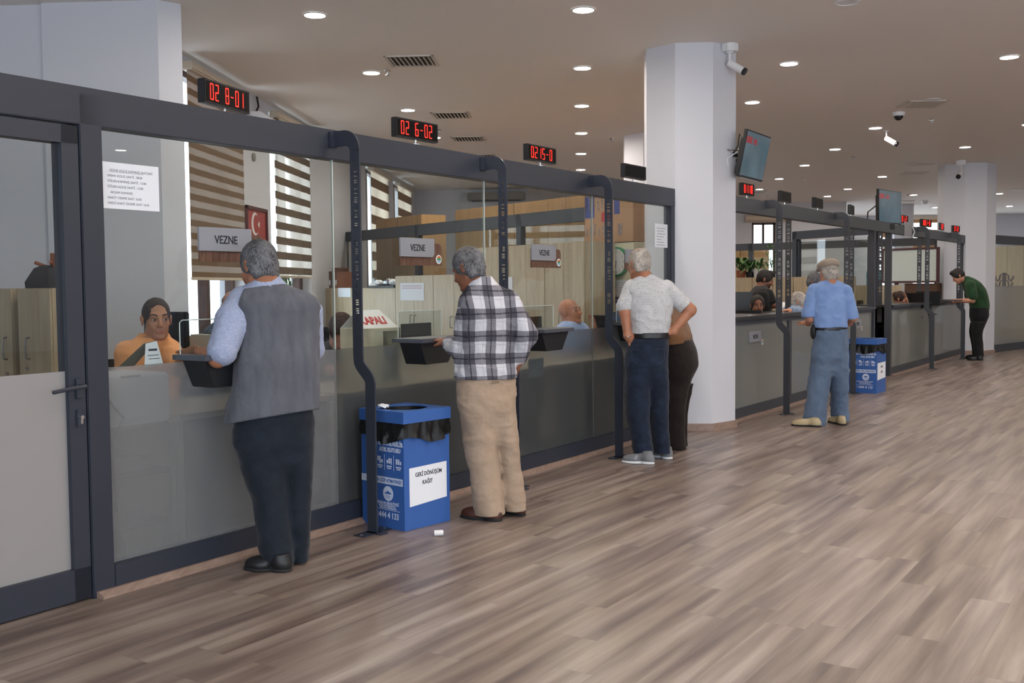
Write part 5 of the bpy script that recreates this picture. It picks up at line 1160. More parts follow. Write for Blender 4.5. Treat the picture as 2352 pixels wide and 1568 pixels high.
        for ax in range(3):
            o1, o2 = [(1, 2), (2, 0), (0, 1)][ax]; sl0 = [slice(None)] * 3; sl1 = [slice(None)] * 3; sl0[ax] = slice(0, -1); sl1[ax] = slice(1, None)
            for q in (o1, o2): sl0[q] = slice(1, -1); sl1[q] = slice(1, -1)
            A, B = S[tuple(sl0)], S[tuple(sl1)]
            for m, fl in ((A & ~B, False), (~A & B, True)):
                e = np.argwhere(m)
                if not len(e): continue
                e[:, o1] += 1; e[:, o2] += 1
                def C(d1, d2):
                    q = e.copy(); q[:, o1] -= d1; q[:, o2] -= d2; return cid[q[:, 0], q[:, 1], q[:, 2]]
                Q = np.stack([C(1, 1), C(0, 1), C(0, 0), C(1, 0)], 1); quads.append(Q[:, ::-1] if fl else Q)
        Q = np.concatenate(quads); Q = Q[(Q >= 0).all(1)]
        me = bpy.data.meshes.new(name); me.vertices.add(N_); me.vertices.foreach_set('co', V.astype(F32).ravel())
        me.loops.add(Q.size); me.loops.foreach_set('vertex_index', Q.ravel().astype(np.int32)); me.polygons.add(len(Q)); me.polygons.foreach_set('loop_start', np.arange(0, Q.size, 4, dtype=np.int32))
        me.update(calc_edges=True); me.polygons.foreach_set('use_smooth', np.ones(len(Q), bool)); me.update(); return me, V
def smooth_interp(x, xp, fp):
    """piecewise cubic through the points, flat tangents limited (monotone)"""
    xp = np.asarray(xp, float); fp = np.asarray(fp, float)
    if len(xp) < 3: return np.interp(x, xp, fp)
    d = np.diff(fp) / (np.diff(xp) + 1e-9); m = np.zeros(len(xp)); m[0], m[-1] = d[0], d[-1]
    m[1:-1] = np.where(d[:-1] * d[1:] > 0, 2 * d[:-1] * d[1:] / (d[:-1] + d[1:] + 1e-12), 0)
    i = np.clip(np.searchsorted(xp, x) - 1, 0, len(xp) - 2); h = xp[i + 1] - xp[i] + 1e-9; t = np.clip((x - xp[i]) / h, 0, 1)
    return (2*t**3 - 3*t**2 + 1) * fp[i] + (t**3 - 2*t**2 + t) * h * m[i] + (-2*t**3 + 3*t**2) * fp[i+1] + (t**3 - t**2) * h * m[i+1]
def rot_frame(yaw, pitch=0., roll=0.):
    """rows: right, forward, up of a head; yaw 0 looks away from the camera, + turns to picture left; pitch + looks up"""
    f = np.array([-math.sin(yaw) * math.cos(pitch), math.cos(yaw) * math.cos(pitch), math.sin(pitch)]); r = np.array([math.cos(yaw), math.sin(yaw), 0.]); u = np.cross(r, f)
    c, s = math.cos(roll), math.sin(roll); return np.array([r * c + u * s, f, u * c - r * s])
def skin_mat(name, c, shade):
    M, nt, b, out = new_mat(name); at = N(nt, 'ShaderNodeAttribute'); at.attribute_name = 'tint'
    tc = N(nt, 'ShaderNodeTexCoord'); n = N(nt, 'ShaderNodeTexNoise'); n.inputs['Scale'].default_value = 28; n.inputs['Detail'].default_value = 4; nt.links.new(tc.outputs['Object'], n.inputs[0])
    base = mixc(nt, mth(nt, 'MULTIPLY', n.outputs['Fac'], .8), lin(c), lin(shade)); mu = N(nt, 'ShaderNodeMix', data_type='RGBA', blend_type='MULTIPLY'); mu.inputs[0].default_value = 1
    nt.links.new(base, mu.inputs[6]); nt.links.new(at.outputs['Color'], mu.inputs[7]); nt.links.new(mu.outputs[2], b.inputs['Base Color'])
    b.inputs['Roughness'].default_value = .5; b.inputs['Subsurface Weight'].default_value = .08; b.inputs['Subsurface Radius'].default_value = (.02, .008, .004); b.inputs['Subsurface Scale'].default_value = .5; return M
def hair_mat(name, a, b_, sc_=90):
    M, nt, b, out = new_mat(name); tc = N(nt, 'ShaderNodeTexCoord'); mp = N(nt, 'ShaderNodeMapping'); mp.inputs['Scale'].default_value = (1, 1, .35); nt.links.new(tc.outputs['Object'], mp.inputs[0])
    n = N(nt, 'ShaderNodeTexNoise'); n.inputs['Scale'].default_value = sc_ * 2; n.inputs['Detail'].default_value = 5; nt.links.new(mp.outputs[0], n.inputs[0])
    n2 = N(nt, 'ShaderNodeTexNoise'); n2.inputs['Scale'].default_value = 14; nt.links.new(tc.outputs['Object'], n2.inputs[0])
    nt.links.new(ramp(nt, mth(nt, 'ADD', mth(nt, 'MULTIPLY', n.outputs['Fac'], .6), mth(nt, 'MULTIPLY', n2.outputs['Fac'], .4)), [(.38, a), (.62, b_)]), b.inputs['Base Color']); b.inputs['Roughness'].default_value = .7
    bp = N(nt, 'ShaderNodeBump'); bp.inputs['Strength'].default_value = .8; bp.inputs['Distance'].default_value = .006; nt.links.new(n.outputs['Fac'], bp.inputs['Height']); nt.links.new(bp.outputs[0], b.inputs['Normal']); return M
def cloth_mat(name, c, c2=None, weave=260, r=.85, stretch=(1, 1, 1), mott=10):
    M, nt, b, out = new_mat(name); tc = N(nt, 'ShaderNodeTexCoord'); mp = N(nt, 'ShaderNodeMapping'); mp.inputs['Scale'].default_value = stretch; nt.links.new(tc.outputs['Object'], mp.inputs[0])
    n = N(nt, 'ShaderNodeTexNoise'); n.inputs['Scale'].default_value = mott; n.inputs['Detail'].default_value = 6; nt.links.new(mp.outputs[0], n.inputs[0])
    nt.links.new(ramp(nt, n.outputs['Fac'], [(.35, c), (.68, c2 or c)]), b.inputs['Base Color']); b.inputs['Roughness'].default_value = r; b.inputs['Specular IOR Level'].default_value = .25; b.inputs['Sheen Weight'].default_value = .12
    n3 = N(nt, 'ShaderNodeTexNoise'); n3.inputs['Scale'].default_value = weave; nt.links.new(tc.outputs['Object'], n3.inputs[0]); n4 = N(nt, 'ShaderNodeTexNoise'); n4.inputs['Scale'].default_value = 22; n4.inputs['Distortion'].default_value = 1.2; nt.links.new(tc.outputs['Object'], n4.inputs[0])
    bp = N(nt, 'ShaderNodeBump'); bp.inputs['Strength'].default_value = .5; bp.inputs['Distance'].default_value = .006
    nt.links.new(mth(nt, 'ADD', mth(nt, 'MULTIPLY', n3.outputs['Fac'], .15), n4.outputs['Fac']), bp.inputs['Height']); nt.links.new(bp.outputs[0], b.inputs['Normal']); return M
SKC = skin_mat('skin_warm', '#c48f70', '#ad775b'); SK1 = skin_mat('skin_tanned', '#b07a5c', '#966048'); SK2 = skin_mat('skin_light', '#c48d72', '#a97058'); SK3 = skin_mat('skin_brown', '#8f5f47', '#774a37')
HG = hair_mat('hair_dark_grey', '#222226', '#77787c'); HW = hair_mat('hair_silver', '#6f6862', '#c4bdb4'); HB = hair_mat('hair_black', '#0f0d0d', '#2a2523'); HBR = hair_mat('hair_brown', '#1d1210', '#4a2f24'); HD = hair_mat('hair_short_dark', '#1c1615', '#3a2d29')
EYE = mat('eye_white', '#d9d3cc', .25); IRIS = mat('eye_iris', '#20140e', .2); SHOEB = mat('black_leather', '#17171a', .45, bump=(40, .2)); SHOEBR = mat('brown_leather', '#4a2a20', .5, bump=(30, .3)); SOLE = mat('dark_rubber', '#1b1b1d', .8)
class Rings(list): pass
class Person:
    def __init__(s, name, label, u, v, D=None, z=0., group=None, base_z=0.):
        if D is None: P = at_z(u, v, 0)
        else: P = at_d(u, v, D); 
        s.D = (P - CAM).dot(gf); s.o = Vector((P.x, P.y, base_z)); s.root = empty(name, s.o, label, 'person', group, rz=-TH)
        s.c, s.s = CT, ST; s.k = s.D / FPX
    def L(s, P):                 # world -> local (camera-heading axes)
        d = P - s.o; return np.array((d.x * CT - d.y * ST, d.x * ST + d.y * CT, d.z))
    def j(s, u, v, dd=0.): return s.L(at_d(u, v, s.D + dd))
    def rings(s, rows, yaw=0., ry=.13):
        out = Rings(); out.yaw = yaw
        for r in rows:
            u, v, hw = r[:3]; y = r[3] if len(r) > 3 and r[3] else ry; dd = r[4] if len(r) > 4 else 0.; p = s.j(u, v, dd); w = hw * (s.D + dd) / FPX
            c_, s_ = abs(math.cos(yaw)), abs(math.sin(yaw)); rx = math.sqrt(max(w * w - (y * s_) ** 2, (.35 * w) ** 2)) / max(c_, .35); out.append((p[0], p[1], p[2], rx, y))
        return out
    def solid(s, name, m, prims, h, k=.02, cuts=(), wr=(), tint=None, label=None, pad=.03):
        lo, hi = np.full(3, 9.), np.full(3, -9.)
        for p in prims:
            q = p
            if q[0] == 'sub': continue
            if q[0] == 'rc': r = max(q[3], q[4]); pts = [np.array(q[1]) - r, np.array(q[1]) + r, np.array(q[2]) - r, np.array(q[2]) + r]
            elif q[0] == 'el': r = max(q[2]); pts = [np.array(q[1]) - r, np.array(q[1]) + r]
            else: pts = [np.array([a[0] + g * max(a[3:5]), a[1] + g * max(a[3:5]), a[2]]) for a in q[1] for g in (-1, 1)]
            for t in pts: lo = np.minimum(lo, t); hi = np.maximum(hi, t)
        F = Field(lo - pad, hi + pad, h)
        for p in prims: F.add(p, k)
        for w in wr: F.wrinkle(*w)
        for c in cuts: F.cut(*c)
        r = F.mesh(name)
        if r is None: return None
        me, V = r
        if tint is not None:
            C = np.ones((len(V), 4), F32)
            for c, rad, col, st in tint:
                q = (V - np.array(c)) ; rad = np.array(rad if hasattr(rad, '__len__') else [rad] * 3); R = s.hf if getattr(s, 'hf', None) is not None else np.eye(3); qq = (q @ R.T) / rad; w = np.clip(1.35 - np.sqrt((qq ** 2).sum(1)), 0, .35) / .35 * st
                C[:, :3] = C[:, :3] * (1 - w[:, None]) + np.array(col) * w[:, None]
            at = me.color_attributes.new('tint', 'FLOAT_COLOR', 'POINT'); at.data.foreach_set('color', C.ravel())
        me.materials.append(m); o = bpy.data.objects.new(name, me); COL.objects.link(o); o.parent = s.root
        return tag(o, label)
    def head(s, c, R, k=1., bald=False):
        """c = middle of the head (local); returns skin primitives and tint spots"""
        T = lambda x, y, z: np.array(c) + (x * R[0] + y * R[1] + z * R[2]) * k; s.hf = R; s.hc = c; s.hT = T; s.hk = k
        E = lambda x, y, z, a, b, d: ('el', T(x, y, z), (a * k, b * k, d * k), R)
        p = [E(0, -.012, .032, .073, .094, .088), E(0, .028, -.035, .058, .062, .078), E(0, .045, -.078, .040, .042, .038), ('rc', T(-.045, .0, -.06), T(-.018, .06, -.098), .018 * k, .016 * k), ('rc', T(.045, .0, -.06), T(.018, .06, -.098), .018 * k, .016 * k),
             ('el', T(0, .08, -.1), (.022 * k, .016 * k, .014 * k), R, {'k': .012}), ('rc', T(-.033, .077, .024), T(.033, .077, .024), .013 * k, .013 * k, {'k': .014}), ('rc', T(-.038, .066, -.02), T(-.03, .07, -.04), .018 * k, .016 * k), ('rc', T(.038, .066, -.02), T(.03, .07, -.04), .018 * k, .016 * k),
             ('sub', ('el', T(-.031, .098, .002), (.016 * k, .014 * k, .009 * k), R, {'k': .009})), ('sub', ('el', T(.031, .098, .002), (.016 * k, .014 * k, .009 * k), R, {'k': .009})),
             ('rc', T(0, .086, .012), T(0, .108, -.03), .0085 * k, .0125 * k, {'k': .012}), ('el', T(-.011, .098, -.034), (.009 * k, .011 * k, .008 * k), R, {'k': .006}), ('el', T(.011, .098, -.034), (.009 * k, .011 * k, .008 * k), R, {'k': .006}),
             ('rc', T(-.019, .0865, -.061), T(.019, .0865, -.061), .0052 * k, .0052 * k, {'k': .003}), ('rc', T(-.015, .086, -.0715), T(.015, .086, -.0715), .0065 * k, .0065 * k, {'k': .003})]
        for sx in (-1, 1):
            p += [('el', T(sx * .078, -.012, -.004), (.007 * k, .018 * k, .031 * k), R, {'k': .008}), ('el', T(sx * .083, -.018, .008), (.006 * k, .016 * k, .018 * k), R, {'k': .006}), ('sub', ('el', T(sx * .087, -.010, .0), (.005 * k, .009 * k, .016 * k), R, {'k': .004}))]
        tint = [(T(0, .09, -.067), (.022 * k, .012 * k, .0085 * k), (.92, .55, .55), .85), (T(0, .105, -.03), (.016 * k, .016 * k, .016 * k), (1.05, .85, .8), .6)]
        return p, tint
    def neck(s, base, r=.056): return ('rc', s.hT(0, -.035, -.045), np.array(base), r * .95 * s.hk, r * 1.08)
    def eyes(s, gaze=(0, 1, 0), iris=IRIS, brow=HD, big=1.):
        R = s.hf; T = s.hT; k = s.hk
        for sx in (-1, 1):
            c = T(sx * .031, .0765, .001); mb = MB().ball(Vector(c), .0122 * k * big, 32); g = Vector(R[0] * gaze[0] + R[1] * gaze[1] + R[2] * gaze[2]).normalized()
            for f in mb.bm.faces: f.material_index = 1 if (f.calc_center_median() - Vector(c)).normalized().dot(g) > .82 else 0
            me = bpy.data.meshes.new('eye'); mb.bm.to_mesh(me); mb.bm.free(); me.materials.append(EYE); me.materials.append(iris); me.polygons.foreach_set('use_smooth', [True] * len(me.polygons)); o = bpy.data.objects.new('eye', me); COL.objects.link(o); o.parent = s.root
            # lids
            for zz, rr in ((.0085, .0045), (-.0095, .0028)):
                mb = MB(); pts = [T(sx * .031 + q * .0155, .0875 - abs(q) * .006, .001 + zz * (1 - .55 * abs(q) ** 1.5)) for q in (-1, -.6, -.2, .2, .6, 1)]; mb.tube(pts, rr * k, 8); o = mb.build('eyelid', s.skin, None, smooth=True); o.parent = s.root
                col = o.data.color_attributes.new('tint', 'FLOAT_COLOR', 'POINT'); col.data.foreach_set('color', [.72 if i % 4 < 3 else 1. for i in range(4 * len(o.data.vertices))])
            mb = MB(); pts = [T(sx * (.014 + q * .036), .0905 - q * q * .012, .023 + .007 * math.sin(q * 2.4)) for q in (0, .25, .5, .75, 1)]; mb.tube(pts, [.0035 * k, .0045 * k, .0045 * k, .0035 * k, .002 * k], 8); o = mb.build('eyebrow', brow, None, smooth=True); o.parent = s.root
    def hair(s, m, h=.005, style='short', th=.008, wr=.003, amt=1., name='hair'):
        T = s.hT; R = s.hf; k = s.hk; E = lambda x, y, z, a, b, d: ('el', T(x, y, z), (a * k, b * k, d * k), R)
        p = [E(0, -.014, .034, .073 + th, .094 + th, .088 + th * 1.3)]; cuts = []
        f, u = R[1], R[2]
        if style == 'short':      # hairline on the forehead, round the ears, down to the nape
            p += [('rc', T(0, -.06, -.02), T(0, -.055, -.05), .055 * k, .045 * k)] + [('rc', T(sx * .045, -.035, -.005), T(sx * .036, -.045, -.05), .042 * k, .035 * k) for sx in (-1, 1)]
            p += [('sub', ('el', T(0, .12, -.005), (.076 * k, .085 * k, .100 * k), R, {'k': .006}))] + [('sub', ('el', T(sx * .09, .03, -.055), (.03 * k, .05 * k, .066 * k), R, {'k': .006})) for sx in (-1, 1)]
            cuts = [(T(0, 0, -.078), -u)]
        elif style == 'crop':     # very short, receding at the temples
            p += [('rc', T(0, -.06, -.02), T(0, -.055, -.045), .055 * k, .043 * k), ('sub', ('el', T(0, .13, .012), (.078 * k, .088 * k, .108 * k), R, {'k': .006}))] + [('sub', ('el', T(sx * .05, .08, .085), (.022 * k, .03 * k, .03 * k), R, {'k': .008})) for sx in (-1, 1)] + [('sub', ('el', T(sx * .09, .035, -.05), (.03 * k, .052 * k, .066 * k), R, {'k': .006})) for sx in (-1, 1)]
            cuts = [(T(0, 0, -.07), -u)]
        elif style == 'fringe':   # bald on top, hair at the sides and back
            p += [('rc', T(sx * .045, -.035, -.005), T(sx * .036, -.045, -.045), .038 * k, .033 * k) for sx in (-1, 1)] + [('rc', T(0, -.06, -.02), T(0, -.055, -.04), .055 * k, .045 * k), ('sub', ('el', T(0, .03, .105), (.062 * k, .098 * k, .062 * k), R, {'k': .012})), ('sub', ('el', T(0, .11, -.02), (.09 * k, .075 * k, .12 * k), R, {'k': .01}))] + [('sub', ('el', T(sx * .09, .02, -.055), (.03 * k, .045 * k, .06 * k), R, {'k': .006})) for sx in (-1, 1)]
            cuts = [(T(0, 0, -.07), -u)]
        elif style == 'bun': p += [E(0, -.10, .06, .045, .04, .045), ('sub', ('el', T(0, .10, -.02), (.08 * k, .065 * k, .09 * k), R, {'k': .008})), ('sub', ('el', T(0, .02, -.10), (.12 * k, .12 * k, .07 * k), R, {'k': .008}))]
        elif style == 'quiff': p += [E(0, .045, .105, .055, .05, .035), ('rc', T(0, -.06, -.02), T(0, -.055, -.04), .052 * k, .045 * k), ('sub', ('el', T(0, .115, -.03), (.085 * k, .07 * k, .092 * k), R, {'k': .008}))] + [('sub', ('el', T(sx * .09, .02, -.055), (.035 * k, .055 * k, .062 * k), R, {'k': .006})) for sx in (-1, 1)]; cuts = [(T(0, 0, -.06), -u)]
        elif style == 'long': p += [('rc', T(0, -.05, .0), T(-.02, -.10, -.12), .085 * k, .08 * k), ('rc', T(-.02, -.10, -.12), T(-.05, -.12, -.26), .08 * k, .05 * k), ('sub', ('el', T(0, .115, -.03), (.075 * k, .07 * k, .11 * k), R, {'k': .008}))]
        return s.solid(name, m, p, h, .012, cuts, [(wr, (90, 90, 40), 5)])
    def hand(s, w, d, pn, side, curl=.5, k=1., spread=.16):
        """w = wrist, d = pointing direction, pn = palm normal, side = +1 when the thumb lies on d x pn"""
        d = np.array(d, float); d /= np.linalg.norm(d); pn = np.array(pn, float); pn -= d * (pn @ d); pn /= np.linalg.norm(pn); t = np.cross(d, pn) * side; w = np.array(w, float)
        R = np.array([t, d, pn]); p = [('el', w + d * .045 * k, (.041 * k, .052 * k, .017 * k), R), ('rc', w - d * .01, w + d * .02 * k, .026 * k, .026 * k), ('el', w + d * .03 * k + t * .026 * k + pn * .006 * k, (.016 * k, .03 * k, .014 * k), R)]
        for i, (x, L, a) in enumerate(((.029, .070, .10), (.0105, .078, .02), (-.009, .073, -.05), (-.027, .058, -.14))):
            b = w + d * (.088 - abs(x) * .25) * k + t * x * k; dd = d * math.cos(a * spread * 4) + t * math.sin(a * spread * 4); q = b
            for n_, (fr_, cu) in enumerate(((.45, .35), (.32, .75), (.23, 1.1))):
                an = curl * cu * 1.3; v = dd * math.cos(an) + pn * math.sin(an); q2 = q + v * L * fr_ * k; r0 = (.0092 - .0008 * n_) * k; p.append(('rc', q, q2, r0, r0 - .0007 * k, {'k': .0035})); q = q2
        b = w + d * .022 * k + t * .032 * k; v = d * .62 + t * .62 + pn * .35; v /= np.linalg.norm(v); m_ = b + v * .038 * k; v2 = d * .9 + t * .15 + pn * (.25 + curl * .5); v2 /= np.linalg.norm(v2)
        p += [('rc', b, m_, .0125 * k, .0105 * k, {'k': .006}), ('rc', m_, m_ + v2 * .03 * k, .0105 * k, .0088 * k, {'k': .004})]; return p
    def shoe(s, heel, toe, m, name='shoe', sole=SOLE, w=.045, h=.09, hh=.004, pointy=.8, ankle=True, solet=.018):
        a, b = np.array(heel, float), np.array(toe, float); a[2] = b[2] = 0; d = b - a; L = np.linalg.norm(d); d /= L; si = np.array([d[1], -d[0], 0]); R = np.array([si, d, [0, 0, 1.]])
        P = lambda x, y, z: a + si * x + d * y * L + np.array([0, 0, z])
        pr = [('el', P(0, .2, .035), (w * .82, L * .21, .05), R), ('el', P(0, .68, .028), (w * 1.05, L * .3, .042), R), ('rc', P(0, .25, .06), P(0, .8, .03), w * .72, w * .62 * pointy), ('el', P(0, .88, .024), (w * .8 * pointy, L * .13, .026), R)]
        if ankle: pr.append(('rc', P(0, .22, .05), P(0, .2, h), w * .75, w * .7))
        o = s.solid(name, m, pr, .005, .02, [(P(0, 0, solet * .6), (0, 0, -1)), (P(0, 0, h), (0, 0, 1))])
        pr = [('el', P(0, .22, .0), (w * .92, L * .23, .045), R), ('el', P(0, .68, 0), (w * 1.14, L * .33, .04), R), ('el', P(0, .9, .0), (w * .85 * pointy, L * .14, .03), R)]
        so = s.solid('sole', sole, pr, .005, .02, [(P(0, 0, solet), (0, 0, 1)), (P(0, 0, .002), (0, 0, -1))])
        if so: so.parent = o
        return o
def inner(rg, f=.82): return [(a[0], a[1], a[2], max(a[3] * f, a[3] - .035), max(a[4] * f, a[4] - .035)) for a in rg]
rad = math.radians
# cloth materials
def plaid_mat():
    M, nt, b, out = new_mat('plaid_flannel'); tc = N(nt, 'ShaderNodeTexCoord'); sp = N(nt, 'ShaderNodeSeparateXYZ'); ns = N(nt, 'ShaderNodeTexNoise'); ns.inputs['Scale'].default_value = 3.5; nt.links.new(tc.outputs['Object'], ns.inputs[0])
    wv = N(nt, 'ShaderNodeVectorMath', operation='MULTIPLY_ADD'); nt.links.new(ns.outputs['Color'], wv.inputs[0]); wv.inputs[1].default_value = (.05, .05, .05); nt.links.new(tc.outputs['Object'], wv.inputs[2]); nt.links.new(wv.outputs[0], sp.inputs[0])
    def band(x, off, P, w): f = mth(nt, 'FRACT', mth(nt, 'DIVIDE', mth(nt, 'ADD', x, off), P)); return mth(nt, 'LESS_THAN', mth(nt, 'ABSOLUTE', mth(nt, 'SUBTRACT', f, .5)), w)
    hx = mth(nt, 'ADD', sp.outputs[0], mth(nt, 'MULTIPLY', sp.outputs[1], .35)); hz = sp.outputs[2]; P = .135
    g = mth(nt, 'ADD', mth(nt, 'MULTIPLY', band(hx, 5.03, P, .25), .5), mth(nt, 'MULTIPLY', band(hz, 5.0, P, .24), .5)); lines = mth(nt, 'MAXIMUM', band(hx, 5.03, P, .03), band(hz, 5.0, P, .035)); ol = mth(nt, 'MAXIMUM', band(hx, 5.085, P, .02), band(hz, 5.05, P, .02))
    c = ramp(nt, g, [(0., '#c6c7ce'), (.5, '#7d7c84'), (1., '#4a4951')]); c = mixc(nt, mth(nt, 'MULTIPLY', lines, .75), c, lin('#2c2b31')); c = mixc(nt, mth(nt, 'MULTIPLY', ol, .35), c, lin('#8d8c93'))
    nt.links.new(c, b.inputs['Base Color']); b.inputs['Roughness'].default_value = .95; b.inputs['Specular IOR Level'].default_value = .2
    n = N(nt, 'ShaderNodeTexNoise'); n.inputs['Scale'].default_value = 26; nt.links.new(tc.outputs['Object'], n.inputs[0]); bp = N(nt, 'ShaderNodeBump'); bp.inputs['Strength'].default_value = .45; bp.inputs['Distance'].default_value = .006; nt.links.new(n.outputs['Fac'], bp.inputs['Height']); nt.links.new(bp.outputs[0], b.inputs['Normal']); return M
def dotted_mat():
    M = cloth_mat('dotted_shirt', '#b6b8bb', '#bfc1c4'); nt = M.node_tree; b = nt.nodes['Principled BSDF']; l = b.inputs['Base Color'].links[0].from_socket
    tc = N(nt, 'ShaderNodeTexCoord'); v = N(nt, 'ShaderNodeTexVoronoi'); v.inputs['Scale'].default_value = 62; v.inputs['Randomness'].default_value = .35; nt.links.new(tc.outputs['Object'], v.inputs[0])
    nt.links.new(mixc(nt, mth(nt, 'MULTIPLY', mth(nt, 'LESS_THAN', v.outputs['Distance'], .25), .62), l, lin('#6f7074')), b.inputs['Base Color']); return M
VEST = cloth_mat('grey_vest_cloth', '#55575f', '#62646c', stretch=(3, 3, .6), mott=8); BLSH = cloth_mat('light_blue_linen', '#8c97b6', '#aeb8ce', mott=190); NAVY = cloth_mat('dark_navy_wool', '#151c26', '#1c2530'); KHAKI = cloth_mat('khaki_cotton', '#a18c78', '#ad9884')
PLAID = plaid_mat(); DOTS = dotted_mat(); DENIM = cloth_mat('dark_denim', '#121b2c', '#1e293d', mott=14); BROWN = cloth_mat('brown_knit', '#6b4a30', '#775438'); DBROWN = cloth_mat('dark_brown_trousers', '#1d1614', '#261d1a')
SKYB = cloth_mat('sky_blue_cotton', '#7390c2', '#809ccc'); SLATE = cloth_mat('slate_blue_trousers', '#55677f', '#60728a'); GREEN = cloth_mat('dark_green_polo', '#1d3a22', '#254629'); BLK = cloth_mat('black_cotton', '#111113', '#19191b'); ORANGE = cloth_mat('orange_polo', '#f0a468', '#f5b078')
PBLUE = cloth_mat('pale_blue_shirt', '#94aedd', '#a6bde6'); GBLUE = cloth_mat('grey_blue_shirt', '#5d6a80', '#6f7b92', mott=40); PATT = cloth_mat('blue_patterned_shirt', '#4b6285', '#a9b9cc', mott=70); WSH = cloth_mat('white_blouse', '#c9ccd2', '#d6d8dc'); CAPM = cloth_mat('beige_cap_cloth', '#8e8175', '#9a8d80')
BELT = mat('black_belt', '#141416', .4); GREYS = cloth_mat('grey_knit_shoe', '#6e7074', '#7c7e82'); WSOLE = mat('white_foam_sole', '#d4d6d8', .6); CREAML = mat('cream_leather', '#b3a27f', .5)
A = np.array
def folds(z=30, seed=3, amp=.004): return (amp, (9, 9, z * .55), seed)

# --- 1: man in the grey vest
p = Person('person', 'grey-haired man in a charcoal vest and light blue shirt at the first window', 640, 1300); p.skin = SK1; j = p.j
yw = rad(20)
R = rot_frame(rad(48), rad(-22), rad(-4)); hp, tint = p.head(j(594, 614), R, 1.05)
vr = [(612, 640, 34, .07), (614, 655, 46, .085), (624, 672, 74, .10), (634, 695, 92, .12), (638, 725, 93, .135, .02), (638, 770, 90, .14, .02), (636, 830, 92, .145), (633, 890, 95, .15), (627, 940, 101, .15), (624, 990, 103, .15)]
vest = p.rings(vr, yw); tor = inner(vest)
skin = hp + [p.neck(j(615, 668, .02), .062), ('ri', [q for q in tor if q[2] > j(634, 935)[2]], yw), ('rc', j(640, 960), j(612, 1130, -.02), .075, .045), ('rc', j(612, 1130, -.02), j(640, 1290, -.03), .042, .032), ('rc', j(680, 960, .02), j(686, 1130, .05), .075, .045), ('rc', j(686, 1130, .05), j(688, 1278, .07), .042, .032)]
el = j(500, 824, -.17); wr_ = j(446, 806, .02)
skin += [('rc', j(545, 700), el, .05, .042), ('rc', el, wr_, .042, .028)] + p.hand(wr_, A((-.5, .55, -.02)), A((0, 0, -1.)), 1, .12, .95)
el2 = j(690, 830, .25); skin += [('rc', j(705, 715, .1), el2, .05, .042), ('rc', el2, j(600, 815, .42), .042, .028)] + p.hand(j(600, 815, .42), A((-.9, .3, 0.)), A((0, 0, -1.)), -1, .2, .95)
p.solid('body', SK1, skin, .006, .02, tint=tint + [(p.hT(0, .06, -.08), (.07, .06, .05), (.62, .6, .6), .55)])
p.hair(HG, .005, 'short', .010)

sh = [('ri', p.rings([(608, 632, 31, .068), (612, 645, 38, .075), (616, 662, 52, .09), (625, 690, 70, .10), (634, 760, 78, .11)], yw)), ('rc', j(560, 695, .0), j(535, 735, -.08), .085, .083), ('rc', j(535, 735, -.08), j(511, 806, -.17), .080, .074), ('rc', j(715, 715, .06), j(716, 800, .14), .06, .06), ('rc', j(716, 800, .14), j(690, 830, .28), .062, .06)]
p.solid('shirt', BLSH, sh, .006, .03, [(j(500, 840, -.17), (-.25, -.1, -1)), (j(606, 637), (-.35, .25, 1.))], [(.004, (14, 14, 26), 11)])
p.solid('vest', VEST, [('ri', vest, yw, 2.5), ('rc', j(575, 690, -.01), j(700, 700, .03), .055, .055)], .006, .03, [(j(625, 957), (.163, -.1, -1.)), (j(560, 700, -.01), (-1., .0, .25)), (j(612, 660), (-.15, .1, 1.))], [(.006, (7, 7, 4), 21), (.003, (16, 16, 9), 22)])
tr = [('ri', p.rings([(630, 930, 84, .13), (630, 970, 88, .135), (628, 1010, 88, .135), (628, 1050, 74, .11), (629, 1100, 34, .06)], yw)), ('ri', p.rings([(606, 955, 24, .07, 0), (596, 1000, 45, .11, -.02), (603, 1060, 49, .11, -.02), (612, 1110, 46, .10, -.02), (622, 1160, 39, .09, -.02), (626, 1210, 38, .085, -.03), (633, 1255, 38, .085, -.03), (640, 1303, 36, .09, -.03)], rad(40))),
      ('ri', p.rings([(662, 955, 24, .07, .02), (674, 1000, 40, .11, .04), (684, 1060, 36, .105, .05), (686, 1120, 31, .095, .05), (686, 1180, 27, .07, .042), (688, 1240, 24, .08, .07), (689, 1286, 21, .08, .07)], rad(20)))]
p.solid('trousers', NAVY, tr, .007, .03, [(j(640, 1300, -.03), (.05, 0, -1)) , (j(630, 935), (0, 0, 1))], [(.0055, (6, 6, 10), 31)])
p.shoe(p.L(at_z(668, 1312, 0)), p.L(at_z(566, 1305, 0)), SHOEB, w=.05); p.shoe(p.L(at_z(702, 1290, 0)), p.L(at_z(655, 1284, 0)), SHOEB, w=.045)

